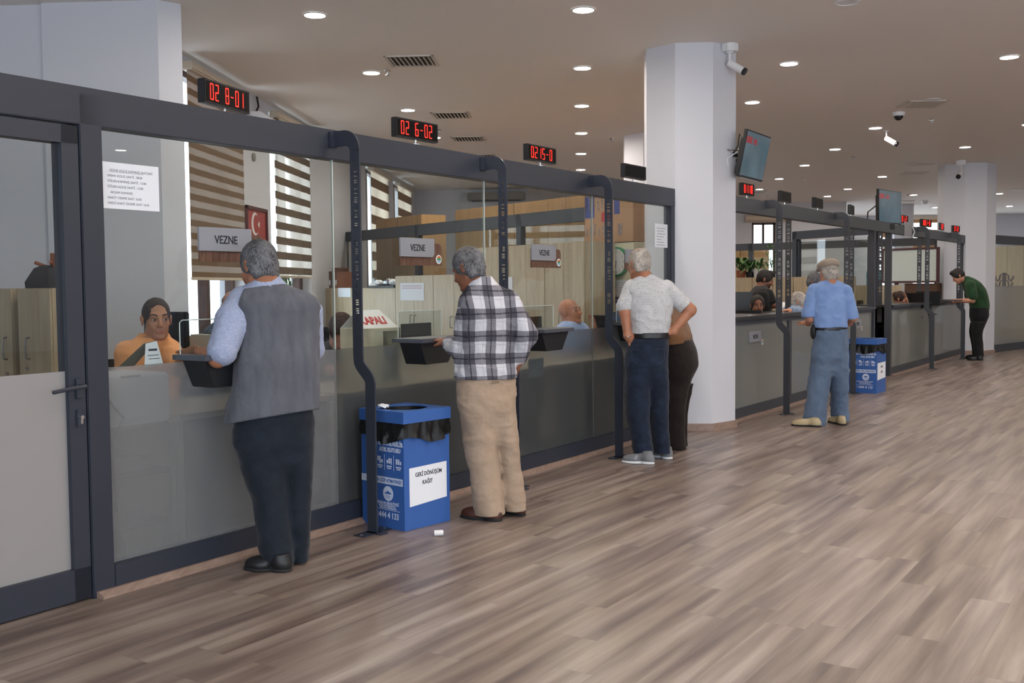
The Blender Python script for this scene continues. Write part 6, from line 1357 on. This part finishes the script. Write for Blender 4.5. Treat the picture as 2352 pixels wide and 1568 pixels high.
# --- 2: man in the plaid shirt
p = Person('person', 'man with grey hair in a black and white plaid shirt and khaki trousers', 1125, 1190); p.skin = SK3; j = p.j; yw = rad(25)
R = rot_frame(rad(58), rad(-22), rad(-3)); hp, tint = p.head(j(1076, 618), R, 1.02)
sr = [(1106, 642, 25, .06), (1110, 655, 35, .07), (1118, 668, 52, .085), (1121, 690, 63, .105), (1121, 720, 67, .125), (1120, 760, 68, .135, .01), (1115, 810, 67, .135, .01), (1115, 850, 69, .14), (1116, 880, 71, .14)]
shr = p.rings(sr, yw); el = j(1058, 806, -.02); wl = j(1028, 786, .16); er = j(1210, 768, -.02); wr_ = j(1190, 828, .02)
skin = hp + [p.neck(j(1105, 660, .02), .056), ('ri', inner(shr), yw), ('rc', j(1074, 700), el, .045, .038), ('rc', el, wl, .038, .026), ('rc', j(1178, 700), er, .045, .038), ('rc', er, wr_, .038, .026)] + p.hand(wl, A((-.55, .6, .15)), A((0., .3, -1.)), 1, .35, .9) + p.hand(wr_, A((-.15, .55, -.9)), A((-1., -.2, 0)), 1, .5, .95)
skin += [('rc', j(1095, 880), j(1112, 1050), .07, .042), ('rc', j(1112, 1050), j(1122, 1165), .04, .03), ('rc', j(1150, 880), j(1168, 1050, .05), .07, .042), ('rc', j(1168, 1050, .05), j(1182, 1160, .07), .04, .03)]
p.solid('body', SK3, skin, .006, .02, tint=tint); p.hair(HG, .005, 'short', .011)
sh = [('ri', shr, yw, 2.4), ('rc', j(1080, 692, 0), el + A((.01, 0, .02)), .064, .062), ('rc', el + A((.01, 0, 0)), wl * .75 + el * .25, .062, .052), ('rc', j(1170, 692, .0), er, .062, .062), ('rc', er, wr_ * .8 + er * .2, .064, .05)]
p.solid('shirt', PLAID, sh, .006, .03, [(j(1116, 868), (-.02, 0, -1.)), (j(1104, 648), (-.4, .25, 1.))], [(.0065, (8, 8, 13), 41), (.003, (20, 20, 22), 42)])
p.solid('collar', PLAID, [('ri', p.rings([(1104, 634, 25, .065), (1108, 650, 33, .075), (1113, 664, 45, .085)], yw))], .005, .01, [(j(1104, 642), (-.45, .3, 1.)), (j(1112, 664), (.3, 0, -1))])
tr = [('ri', p.rings([(1117, 850, 63, .125), (1117, 880, 66, .13), (1118, 920, 67, .135), (1119, 950, 61, .12), (1122, 985, 42, .08), (1126, 1015, 18, .05)], yw)), ('ri', p.rings([(1104, 895, 20, .07, 0), (1095, 945, 34, .115, -.01), (1099, 990, 38, .115, -.01), (1106, 1040, 37, .10, -.01), (1114, 1085, 35, .095, -.01), (1119, 1130, 35, .095, -.02), (1125, 1185, 34, .10, -.02)], rad(35))),
      ('ri', p.rings([(1140, 895, 20, .07, 0), (1151, 945, 32, .11, .03), (1160, 990, 29, .105, .04), (1166, 1040, 27, .10, .05), (1172, 1085, 26, .095, .06), (1178, 1130, 27, .075, .045), (1182, 1176, 24, .09, .07)], rad(20)))]
p.solid('trousers', KHAKI, tr, .006, .028, [(j(1125, 1180, -.02), (.04, 0, -1)), (j(1117, 857), (0, 0, 1))], [(.0055, (6, 6, 11), 51), (.002, (16, 16, 30), 52)])
mb = MB(); q = [Vector(p.j(u, v, -.128)) for u, v in ((1100, 882), (1125, 876), (1147, 875), (1147, 878), (1124, 881), (1102, 886), (1100, 882))]; o = mb.tube(q, .0018, 5).build('pocket_seam', mat('dark_seam', '#5f5245', .9), None); o.parent = p.root
p.shoe(p.L(at_z(1152, 1197, 0)), p.L(at_z(1062, 1186, 0)), SHOEBR, w=.046); p.shoe(p.L(at_z(1203, 1186, 0)), p.L(at_z(1150, 1168, 0)), SHOEBR, w=.045)

# --- 3: man in jeans
p = Person('person', 'balding man in a white dotted shirt and jeans, hands on his hips', 1480, 1060); p.skin = SK1; j = p.j; yw = rad(8)
R = rot_frame(rad(32), rad(-8)); hp, tint = p.head(j(1467, 606), R, 1.03)
sr = [(1480, 630, 21, .06), (1484, 640, 32, .075), (1489, 652, 46, .09), (1492, 672, 54, .115), (1493, 700, 53, .13), (1492, 735, 48, .13), (1491, 760, 45, .125), (1491, 775, 44, .12)]
shr = p.rings(sr, yw); el = j(1435, 716, -.05); wl = j(1442, 772, -.06); er = j(1586, 712, -.02); wr_ = j(1545, 762, -.03)
skin = hp + [p.neck(j(1480, 645), .058), ('ri', inner(shr), yw), ('rc', j(1448, 665), el, .052, .048), ('rc', el, wl, .046, .031), ('rc', j(1536, 665), er, .052, .046), ('rc', er, wr_, .045, .031)] + p.hand(wl, A((.75, .15, -.35)), A((0, -1., -.1)), 1, .15, 1.) + p.hand(wr_, A((-.85, .25, -.1)), A((.0, .4, -1.)), -1, .3, 1.)
skin += [('rc', j(1468, 790), j(1468, 920, -.01), .07, .042), ('rc', j(1468, 920, -.01), j(1480, 1042), .042, .032), ('rc', j(1510, 790), j(1512, 920, .05), .07, .042), ('rc', j(1512, 920, .05), j(1521, 1035, .1), .042, .032)]
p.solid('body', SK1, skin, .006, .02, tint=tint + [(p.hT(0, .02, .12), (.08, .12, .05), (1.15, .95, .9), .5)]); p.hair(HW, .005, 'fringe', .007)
sh = [('ri', shr, yw, 2.5), ('rc', j(1450, 662), j(1436, 705, -.03), .075, .078), ('rc', j(1534, 662), j(1572, 700, -.02), .072, .07)]
p.solid('shirt', DOTS, sh, .006, .028, [(j(1436, 712, -.03), (.12, 0, -1.)), (j(1574, 702), (.75, 0, -.75)), (j(1479, 634), (-.3, .2, 1.))], [(.0045, (10, 10, 18), 61)])  if False else None
# sleeves are cut apart from the torso so each hem gets its own plane
p.solid('shirt', DOTS, [('ri', shr, yw, 2.5), ('rc', j(1456, 662), j(1530, 662), .06, .06)], .006, .028, [(j(1491, 765), (0, 0, -1.)), (j(1479, 634), (-.3, .2, 1.))], [(.0065, (8, 8, 14), 61)])
p.solid('sleeve', DOTS, [('rc', j(1452, 662), j(1436, 705, -.03), .072, .074)], .006, .02, [(j(1436, 712, -.03), (.12, 0, -1.))], [(.004, (12, 12, 20), 62)]); p.solid('sleeve', DOTS, [('rc', j(1530, 662), j(1578, 708, -.02), .07, .064)], .006, .02, [(j(1574, 704, -.02), (.72, 0, -.7))], [(.004, (12, 12, 20), 63)])
p.solid('belt', BELT, [('ri', p.rings([(1493, 763, 44, .134), (1493, 777, 44, .134)], yw))], .006, .01)
jn = [('ri', p.rings([(1493, 770, 42, .125), (1487, 800, 48, .135), (1484, 835, 50, .135), (1486, 865, 40, .10), (1489, 890, 14, .05)], yw)), ('ri', p.rings([(1470, 810, 16, .07), (1464, 855, 27, .12), (1464, 900, 28, .11), (1466, 950, 26, .10), (1472, 1000, 24, .09), (1480, 1052, 23, .095)], rad(15))), ('ri', p.rings([(1500, 810, 16, .07, .0), (1508, 855, 25, .12, .02), (1511, 900, 24, .11, .03), (1513, 950, 21, .10, .05), (1517, 1000, 19, .09, .08), (1521, 1043, 18, .09, .1)], rad(15)))]
p.solid('jeans', DENIM, jn, .006, .022, [(j(1480, 1044), (.0, 0, -1))], [(.005, (7, 7, 12), 71)])
for u in (1466, 1513): 
    q = [Vector(p.j(a, b, -.128)) for a, b in ((u - 15, 803), (u + 14, 801), (u + 13, 826), (u - 1, 836), (u - 14, 828), (u - 15, 803))]; o = MB().tube(q, .0018, 5).build('pocket_seam', mat('light_seam', '#34435e', .9), None); o.parent = p.root
o = MB(); q = Vector(wl); 
o.tube([q + Vector((.034 * math.cos(t), .034 * math.sin(t), .004 * math.cos(t))) for t in [i * math.pi / 8 for i in range(17)]], .004, 6); o = o.build('bracelet', CHROME, None, smooth=True); o.parent = p.root
for hl, to in (((1503, 1066), (1431, 1061)), ((1541, 1055), (1500, 1047))):
    p.shoe(p.L(at_z(*hl, 0)), p.L(at_z(*to, 0)), GREYS, 'sneaker', WSOLE, .05, .10, solet=.035)
q = [Vector(p.j(u, v, -.105)) for u, v in ((1466, 1047.5), (1462, 1046.5), (1459, 1048), (1463, 1050.5), (1461, 1053), (1456, 1052.5))]; o = MB().tube(q, .0022, 6).build('shoe_emblem', WSOLE, None); o.parent = p.root

# --- 4: woman in brown leaning on the counter, mostly hidden
p = Person('person', 'woman in brown top and dark trousers leaning on the counter behind the man in jeans', 1560, 1032); p.skin = SK2; j = p.j; yw = rad(60)
R = rot_frame(rad(60), rad(-25)); hp, tint = p.head(j(1478, 655, .25), R, .95)
sr = [(1497, 680, 18, .06, .22), (1512, 695, 34, .09, .2), (1524, 720, 48, .11, .14), (1540, 750, 48, .12, .06), (1552, 775, 41, .12), (1556, 795, 39, .12)]
shr = p.rings(sr, yw)
skin = hp + [p.neck(j(1506, 690, .2), .05), ('ri', inner(shr), yw), ('rc', j(1500, 700, .05), j(1502, 745, .1), .042, .036), ('rc', j(1502, 745, .1), j(1478, 752, .3), .036, .026)] + p.hand(j(1478, 752, .3), A((-.6, .6, 0)), A((0, 0, -1.)), 1, .2, .9)
skin += [('rc', j(1556, 830), j(1550, 930), .05, .03), ('rc', j(1550, 930), j(1550, 980), .026, .02), ('rc', j(1566, 830, .1), j(1562, 930, .15), .06, .04), ('rc', j(1562, 930, .15), j(1560, 975, .15), .026, .02)]
p.solid('body', SK2, skin, .008, .02, tint=tint); p.hair(HBR, .007, 'short', .014)
p.solid('top', BROWN, [('ri', shr, yw, 2.3), ('rc', j(1512, 700, .1), j(1503, 742, .1), .06, .055)], .007, .03, [(j(1555, 787), (.1, 0, -1))], [(.004, (9, 9, 14), 81)])
p.solid('trousers', DBROWN, [('ri', p.rings([(1553, 780, 38, .13), (1558, 805, 42, .15), (1560, 835, 43, .16), (1556, 862, 36, .14), (1553, 890, 16, .07)], yw)), ('ri', p.rings([(1556, 835, 18, .08), (1551, 880, 24, .13), (1548, 940, 21, .10), (1549, 990, 19, .095), (1550, 1034, 20, .10)], yw)), ('ri', p.rings([(1562, 880, 22, .12, .1), (1556, 940, 16, .10, .15), (1555, 990, 14, .09, .15), (1556, 1026, 14, .09, .15)], yw))], .007, .03, [(j(1550, 1030), (0, 0, -1))], [folds(16, 83, .003)])
for a, b in (((1566, 1034), (1535, 1030)), ((1572, 1028), (1548, 1022))): p.shoe(p.L(at_z(*a, 0)), p.L(at_z(*b, 0)), SHOEBR, w=.04, ankle=False)

# --- 5: man in the flat cap
p = Person('person', 'man in a beige flat cap, sky blue shirt and slate trousers at the second counter', 1895, 975); p.skin = SK2; j = p.j; yw = rad(15)
R = rot_frame(rad(14), rad(-12)); hp, tint = p.head(j(1903, 627), R, 1.02)
sr = [(1904, 642, 18, .06), (1906, 650, 29, .075), (1907, 660, 39, .09), (1907, 680, 43, .115), (1906, 705, 42, .13), (1906, 735, 40, .13), (1908, 755, 38, .125)]
shr = p.rings(sr, yw); el = j(1861, 731, .0); wl = j(1856, 742, .20); er = j(1960, 728, -.02); wr_ = j(1950, 742, .18)
skin = hp + [p.neck(j(1905, 655), .06), ('ri', inner(shr), yw), ('rc', j(1870, 670), el, .05, .045), ('rc', el, wl, .042, .03), ('rc', j(1943, 670), er, .05, .045), ('rc', er, wr_, .042, .03)] + p.hand(wl, A((-.3, .8, .1)), A((0, 0, -1.)), 1, .3) + p.hand(wr_, A((-.5, .7, .1)), A((0, 0, -1.)), -1, .3)
skin += [('rc', j(1885, 780), j(1880, 880), .07, .042), ('rc', j(1880, 880), j(1868, 965), .042, .032), ('rc', j(1930, 780), j(1928, 880, .05), .07, .042), ('rc', j(1928, 880, .05), j(1932, 960, .15), .042, .032)]
p.solid('body', SK2, skin, .007, .02, tint=tint); p.hair(HW, .006, 'short', .005)
T = p.hT; E = lambda x, y, z, a, b, d: ('el', T(x, y, z), (a, b, d), R)
p.solid('flat_cap', CAPM, [E(0, -.0, .088, .094, .125, .052), E(0, -.03, .07, .088, .10, .05), E(0, .10, .055, .072, .06, .018)], .005, .03, [(T(0, 0, .048), -R[2] - R[1] * .05)], [(.003, (14, 14, 14), 91)])
p.solid('shirt', SKYB, [('ri', shr, yw, 2.6), ('rc', j(1874, 667), j(1940, 667), .06, .06)], .007, .028, [(j(1908, 752), (0, 0, -1.)), (j(1904, 645), (-.1, .2, 1.))], [(.007, (8, 8, 10), 92)])
p.solid('sleeve', SKYB, [('rc', j(1872, 668), j(1860, 722), .078, .082)], .007, .02, [(j(1858, 728), (.1, 0, -1.))], [(.004, (10, 10, 14), 93)]); p.solid('sleeve', SKYB, [('rc', j(1941, 668), j(1955, 725), .07, .075)], .007, .02, [(j(1958, 733), (.0, 0, -1.))], [(.004, (10, 10, 14), 94)])
p.solid('belt', BELT, [('ri', p.rings([(1909, 750, 37, .125), (1909, 758, 37, .125)], yw))], .006, .01)
o = MB().ball(Vector(j(1868, 762, -.02)), .05, 12, (.6, .8, 1.5)).build('belt_pouch', BELT, None, smooth=True); o.parent = p.root
p.solid('trousers', SLATE, [('ri', p.rings([(1910, 756, 37, .125), (1908, 785, 40, .135), (1906, 815, 42, .135), (1907, 838, 34, .10), (1907, 862, 12, .05)], yw)), ('ri', p.rings([(1894, 785, 14, .07), (1888, 830, 22, .12), (1881, 880, 24, .11), (1874, 930, 23, .11), (1869, 984, 24, .12)], rad(30))), ('ri', p.rings([(1918, 785, 14, .07, 0), (1925, 830, 20, .12, .02), (1927, 880, 19, .11, .05), (1928, 930, 19, .10, .12), (1932, 978, 18, .11, .15)], rad(15)))], .007, .025, [(j(1868, 977), (.08, 0, -1))], [folds(16, 95, .008)])
p.shoe(p.L(at_z(1886, 980, 0)), p.L(at_z(1820, 977, 0)), CREAML, w=.045); p.shoe(p.L(at_z(1940, 977, 0)), p.L(at_z(1906, 968, 0)), CREAML, w=.045)

# --- 6: man in green
p = Person('person', 'man in a dark green polo and black trousers leaning over the third counter', 2246, 826); p.skin = SK2; j = p.j; yw = rad(75)
R = rot_frame(rad(75), rad(-35)); hp, tint = p.head(j(2201, 634), R, 1.05)
sr = [(2214, 634, 9, .06), (2224, 641, 15, .12), (2232, 652, 21, .19), (2240, 668, 23, .20), (2247, 688, 22, .17), (2250, 704, 21, .165), (2250, 714, 20, .16)]
shr = p.rings(sr, 0.)
el = j(2234, 690, -.22); wl = j(2196, 690, -.1); er = j(2222, 690, .25); wr2 = j(2190, 692, .15)
skin = hp + [('rc', p.hT(0, -.02, -.04), j(2224, 648), .06, .07), ('ri', inner(shr, .85), 0.), ('rc', j(2230, 655, -.2), el, .05, .045), ('rc', el, wl, .045, .03), ('rc', j(2228, 655, .2), er, .05, .042), ('rc', er, wr2, .042, .03)] + p.hand(wl, A((-1., .1, .1)), A((0, 0, -1.)), 1, .5) + p.hand(wr2, A((-1., -.1, .1)), A((0, 0, -1.)), -1, .5)
skin += [('rc', j(2248, 720), j(2246, 770), .1, .065), ('rc', j(2246, 770), j(2248, 815), .042, .032), ('rc', j(2242, 720, .2), j(2240, 770, .2), .075, .045), ('rc', j(2240, 770, .2), j(2243, 812, .2), .042, .032)]
p.solid('body', SK2, skin, .01, .02, tint=tint); p.hair(HB, .009, 'quiff', .012)
p.solid('polo_shirt', GREEN, [('ri', shr, 0., 2.2), ('rc', j(2228, 654, -.2), j(2235, 680, -.22), .09, .085), ('rc', j(2226, 654, .2), j(2225, 678, .22), .08, .075)], .01, .03, [(j(2250, 711), (0, 0, -1)), (j(2216, 630), (-.8, 0, .6))], [(.004, (8, 8, 8), 96)])
p.solid('trousers', BLK, [('ri', p.rings([(2249, 706, 20, .17), (2249, 722, 20, .18), (2248, 736, 17, .15), (2245, 750, 8, .08)], 0.)), ('ri', p.rings([(2249, 740, 15, .11, -.06), (2244, 765, 12, .09, -.06), (2246, 785, 11, .075, -.06), (2249, 819, 10, .08, -.06)], 0.)), ('ri', p.rings([(2243, 740, 13, .11, .15), (2238, 765, 11, .09, .15), (2241, 785, 10, .075, .15), (2244, 816, 9, .08, .15)], 0.))], .01, .03, (), [folds(10, 97, .004)])
p.shoe(p.L(at_z(2258, 828, 0)), p.L(at_z(2222, 827, 0)), SHOEB, w=.05); p.shoe(p.L(at_z(2252, 825, 0)), p.L(at_z(2218, 823, 0)), SHOEB, w=.05)

# ---------------------------------------------------------------- seated and half-hidden people
def bust(label, u, v, D, hd, yaw, pitch, skin, cloth, rows, hairm=None, style='short', th=.008, arms=(), hands=(), gaze=(0, 1, 0), eyes=True, h=.006, k=1., tints=(), neckb=None, roll=0., tyaw=None, cname='shirt', seat=True, ry=.12, neckr=.056, collar=None):
    p = Person('person', label, u, v, D); p.skin = skin; j = p.j; R = rot_frame(rad(yaw), rad(pitch), rad(roll)); hp, tint = p.head(j(*hd), R, k); ty = rad(yaw - 180 if tyaw is None else tyaw)
    rg = p.rings(rows, ty, ry); top = rows[0]; nb = j(*(neckb or (top[0], top[1] + 8, 0)))
    sk = hp + [p.neck(nb, neckr), ('ri', inner(rg, .84), ty)]; sl = [('ri', rg, ty, 2.4)]
    for (a, b, c, r0, full) in arms:
        a, b, c = j(*a), j(*b), j(*c); sk += [('rc', a, b, r0 * .8, r0 * .72), ('rc', b, c, r0 * .74, r0 * .5)]; sl.append(('rc', a, b if full else a * .25 + b * .75, r0 * 1.2, r0 * 1.2))
        if full == 2: sl.append(('rc', b, c, r0 * 1.15, r0 * .9))
    for w, d, pn, sd, cu in hands: sk += p.hand(j(*w), A(d), A(pn), sd, cu)
    if seat:      # lap and legs down to the floor
        q = A(rg[-1][:3] if rg[-1][2] < rg[0][2] else rg[0][:3]); f = R[1] * 1.; f[2] = 0; f /= np.linalg.norm(f); s_ = np.array([f[1], -f[0], 0])
        for sg_ in (-1, 1):
            hip = q + s_ * .09 * sg_; hip[2] = .55; kn = hip + f * .24; ft = kn.copy(); ft[2] = .06; sk += [('rc', hip, kn, .075, .055), ('rc', kn, ft, .036, .03)]
        sk.append(('rc', q, A((q[0], q[1], .56)), .11, .12))
    p.solid('body', skin, sk, h, .02, tint=[t(p) for t in tints] + tint); p.solid(cname, cloth, sl, h + .001, .03, [(j(*nb_) if False else A((nb[0], nb[1], j(top[0], top[1])[2] + .005)), (R[1][0] * .12, R[1][1] * .12, 1.))], [(.004, (10, 10, 12), int(u))])
    if seat:
        sk = []
        for sg_ in (-1, 1):
            hip = q + s_ * .09 * sg_; hip[2] = .55; kn = hip + f * .24; ft = kn.copy(); ft[2] = .1; sk += [('rc', hip, kn, .09, .07), ('rc', kn, ft, .068, .055)]
        p.solid('trousers', BLK, sk + [('rc', q * 1., A((q[0], q[1], .56)), .12, .13)] if False else sk, .012, .03)
    if hairm: p.hair(hairm, min(h, .006), style, th)
    if eyes: p.eyes(gaze)
    if collar:
        p.solid('collar', cloth, [('ri', p.rings(collar, ty, .075))], .004, .01, [(j(collar[0][0], collar[0][1] + 1), (R[1][0] * .5, R[1][1] * .5, 1.))])
    return p
stub = lambda s=.5: (lambda p: (p.hT(0, .065, -.08), (.062, .042, .032), (.62, .56, .54), s))
bust('clerk with short dark hair in an orange polo shirt behind the first glass pane', 345, 850, 6.15, (360, 734), 210, 1, SKC, ORANGE, [(352, 771, 32, .065), (350, 781, 44, .08), (345, 792, 58, .095), (342, 812, 67, .115), (342, 850, 66, .12), (342, 920, 62, .12), (342, 985, 60, .12)], HD, 'crop', .004,
     arms=[((292, 808, 0), (300, 872, -.12), (362, 850, -.48), .056, 0), ((392, 805, .0), (412, 850, -.2), (420, 812, -.62), .054, 0)], hands=[((421, 812, -.68), (.62, -.55, .02), (0, 0, -1.), 1, .18)], gaze=(-.25, 1, -.25), h=.0045, k=1.03, tints=[stub(.3)], neckr=.055, neckb=(349, 786, .06), collar=[(354, 765, 32), (351, 776, 39), (347, 788, 52)], tyaw=25)
bust('balding clerk in a grey-blue shirt, hand to his cheek, behind the vest man', 520, 760, 8.6, (535, 702), 150, -15, SK2, GBLUE, [(520, 735, 20, .06), (516, 745, 36, .09), (512, 765, 46, .11), (512, 830, 44, .12), (512, 900, 42, .12)], HG, 'fringe', .008, arms=[((494, 765, 0), (498, 800, -.2), (514, 742, -.15), .05, 2)], hands=[((514, 740, -.15), (.15, .1, 1.), (.6, .8, 0.), 1, .4)], eyes=True)
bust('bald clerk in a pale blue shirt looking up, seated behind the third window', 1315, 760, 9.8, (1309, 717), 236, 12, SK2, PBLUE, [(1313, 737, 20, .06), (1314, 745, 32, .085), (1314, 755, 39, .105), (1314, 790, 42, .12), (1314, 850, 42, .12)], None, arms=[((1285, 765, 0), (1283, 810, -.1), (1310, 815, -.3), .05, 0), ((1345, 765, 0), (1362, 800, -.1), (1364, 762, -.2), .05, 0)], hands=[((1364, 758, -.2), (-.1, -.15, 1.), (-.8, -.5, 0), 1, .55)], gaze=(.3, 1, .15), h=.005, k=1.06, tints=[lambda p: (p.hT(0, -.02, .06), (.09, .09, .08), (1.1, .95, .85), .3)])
bust('woman with long dark brown hair bent over her desk behind the first post', 775, 800, 7.4, (786, 762), 172, -48, SK2, BLK, [(776, 782, 22, .07, .05), (772, 792, 38, .075, .045), (768, 810, 45, .11, .08), (768, 870, 40, .12, .1), (768, 930, 38, .12, .1)], HBR, 'long', .016, arms=[((750, 808, 0), (758, 850, -.2), (800, 850, -.4), .045, 0)], eyes=False)
bust('dark-haired bearded man in a black t-shirt standing behind the second counter, turned right', 1745, 720, 13.4, (1757, 643), 262, -18, SK3, BLK, [(1748, 656, 13, .07), (1746, 664, 22, .10), (1745, 676, 29, .13), (1746, 700, 31, .14), (1744, 730, 30, .14), (1742, 800, 28, .14), (1742, 860, 26, .13)], HB, 'quiff', .010, arms=[((1764, 674, -.15), (1775, 700, -.2), (1808, 706, -.3), .055, 0)], hands=[((1808, 706, -.3), (1., 0, 0), (0, 0, -1.), 1, .4)], eyes=False, h=.008, tints=[lambda p: (p.hT(0, .055, -.085), (.07, .07, .06), (.22, .18, .18), .95)], seat=False, ry=.14)
bust('young man with black hair facing the camera, seated low behind the second counter', 1740, 730, 12.5, (1740, 702), 176, 0, SK3, BLK, [(1741, 722, 14, .07), (1742, 729, 26, .09), (1742, 740, 38, .11), (1742, 800, 36, .12)], HB, 'short', .010, gaze=(.35, 1, -.05), h=.007, tints=[stub(.4)])
bust('grey-haired man in a blue patterned shirt bending over papers, left of the flat cap man', 1830, 720, 12.9, (1832, 695), 265, -35, SK2, PATT, [(1822, 700, 12, .07), (1820, 706, 22, .10), (1818, 716, 30, .12), (1816, 760, 30, .13), (1816, 820, 28, .13)], HW, 'short', .012, arms=[((1826, 716, -.2), (1846, 718, -.3), (1818, 713, -.45), .05, 2)], hands=[((1818, 712, -.45), (-.9, -.2, .0), (0, 0, -1.), 1, .2)], eyes=False, h=.008, seat=False)
bust('grey-haired man whose head shows over the shoulder of the flat cap man', 1870, 700, 13.6, (1872, 648), 235, -20, SK3, GBLUE, [(1872, 664, 12, .06), (1873, 670, 24, .09), (1873, 682, 32, .12), (1873, 730, 30, .13), (1873, 850, 28, .13)], HG, 'short', .012, eyes=False, h=.009, seat=False)
bust('woman clerk with a dark hair bun and white blouse behind the third counter', 2068, 705, 17.6, (2068, 687), 240, -12, SK2, WSH, [(2067, 700, 8, .06), (2066, 704, 15, .08), (2065, 712, 22, .10), (2065, 740, 22, .11)], HBR, 'bun', .012, arms=[((2076, 712, -.1), (2084, 716, -.2), (2083, 694, -.2), .042, 0)], hands=[((2083, 694, -.2), (-.2, 0, 1.), (-1., 0, 0), 1, .4)], eyes=False, h=.008, seat=False)
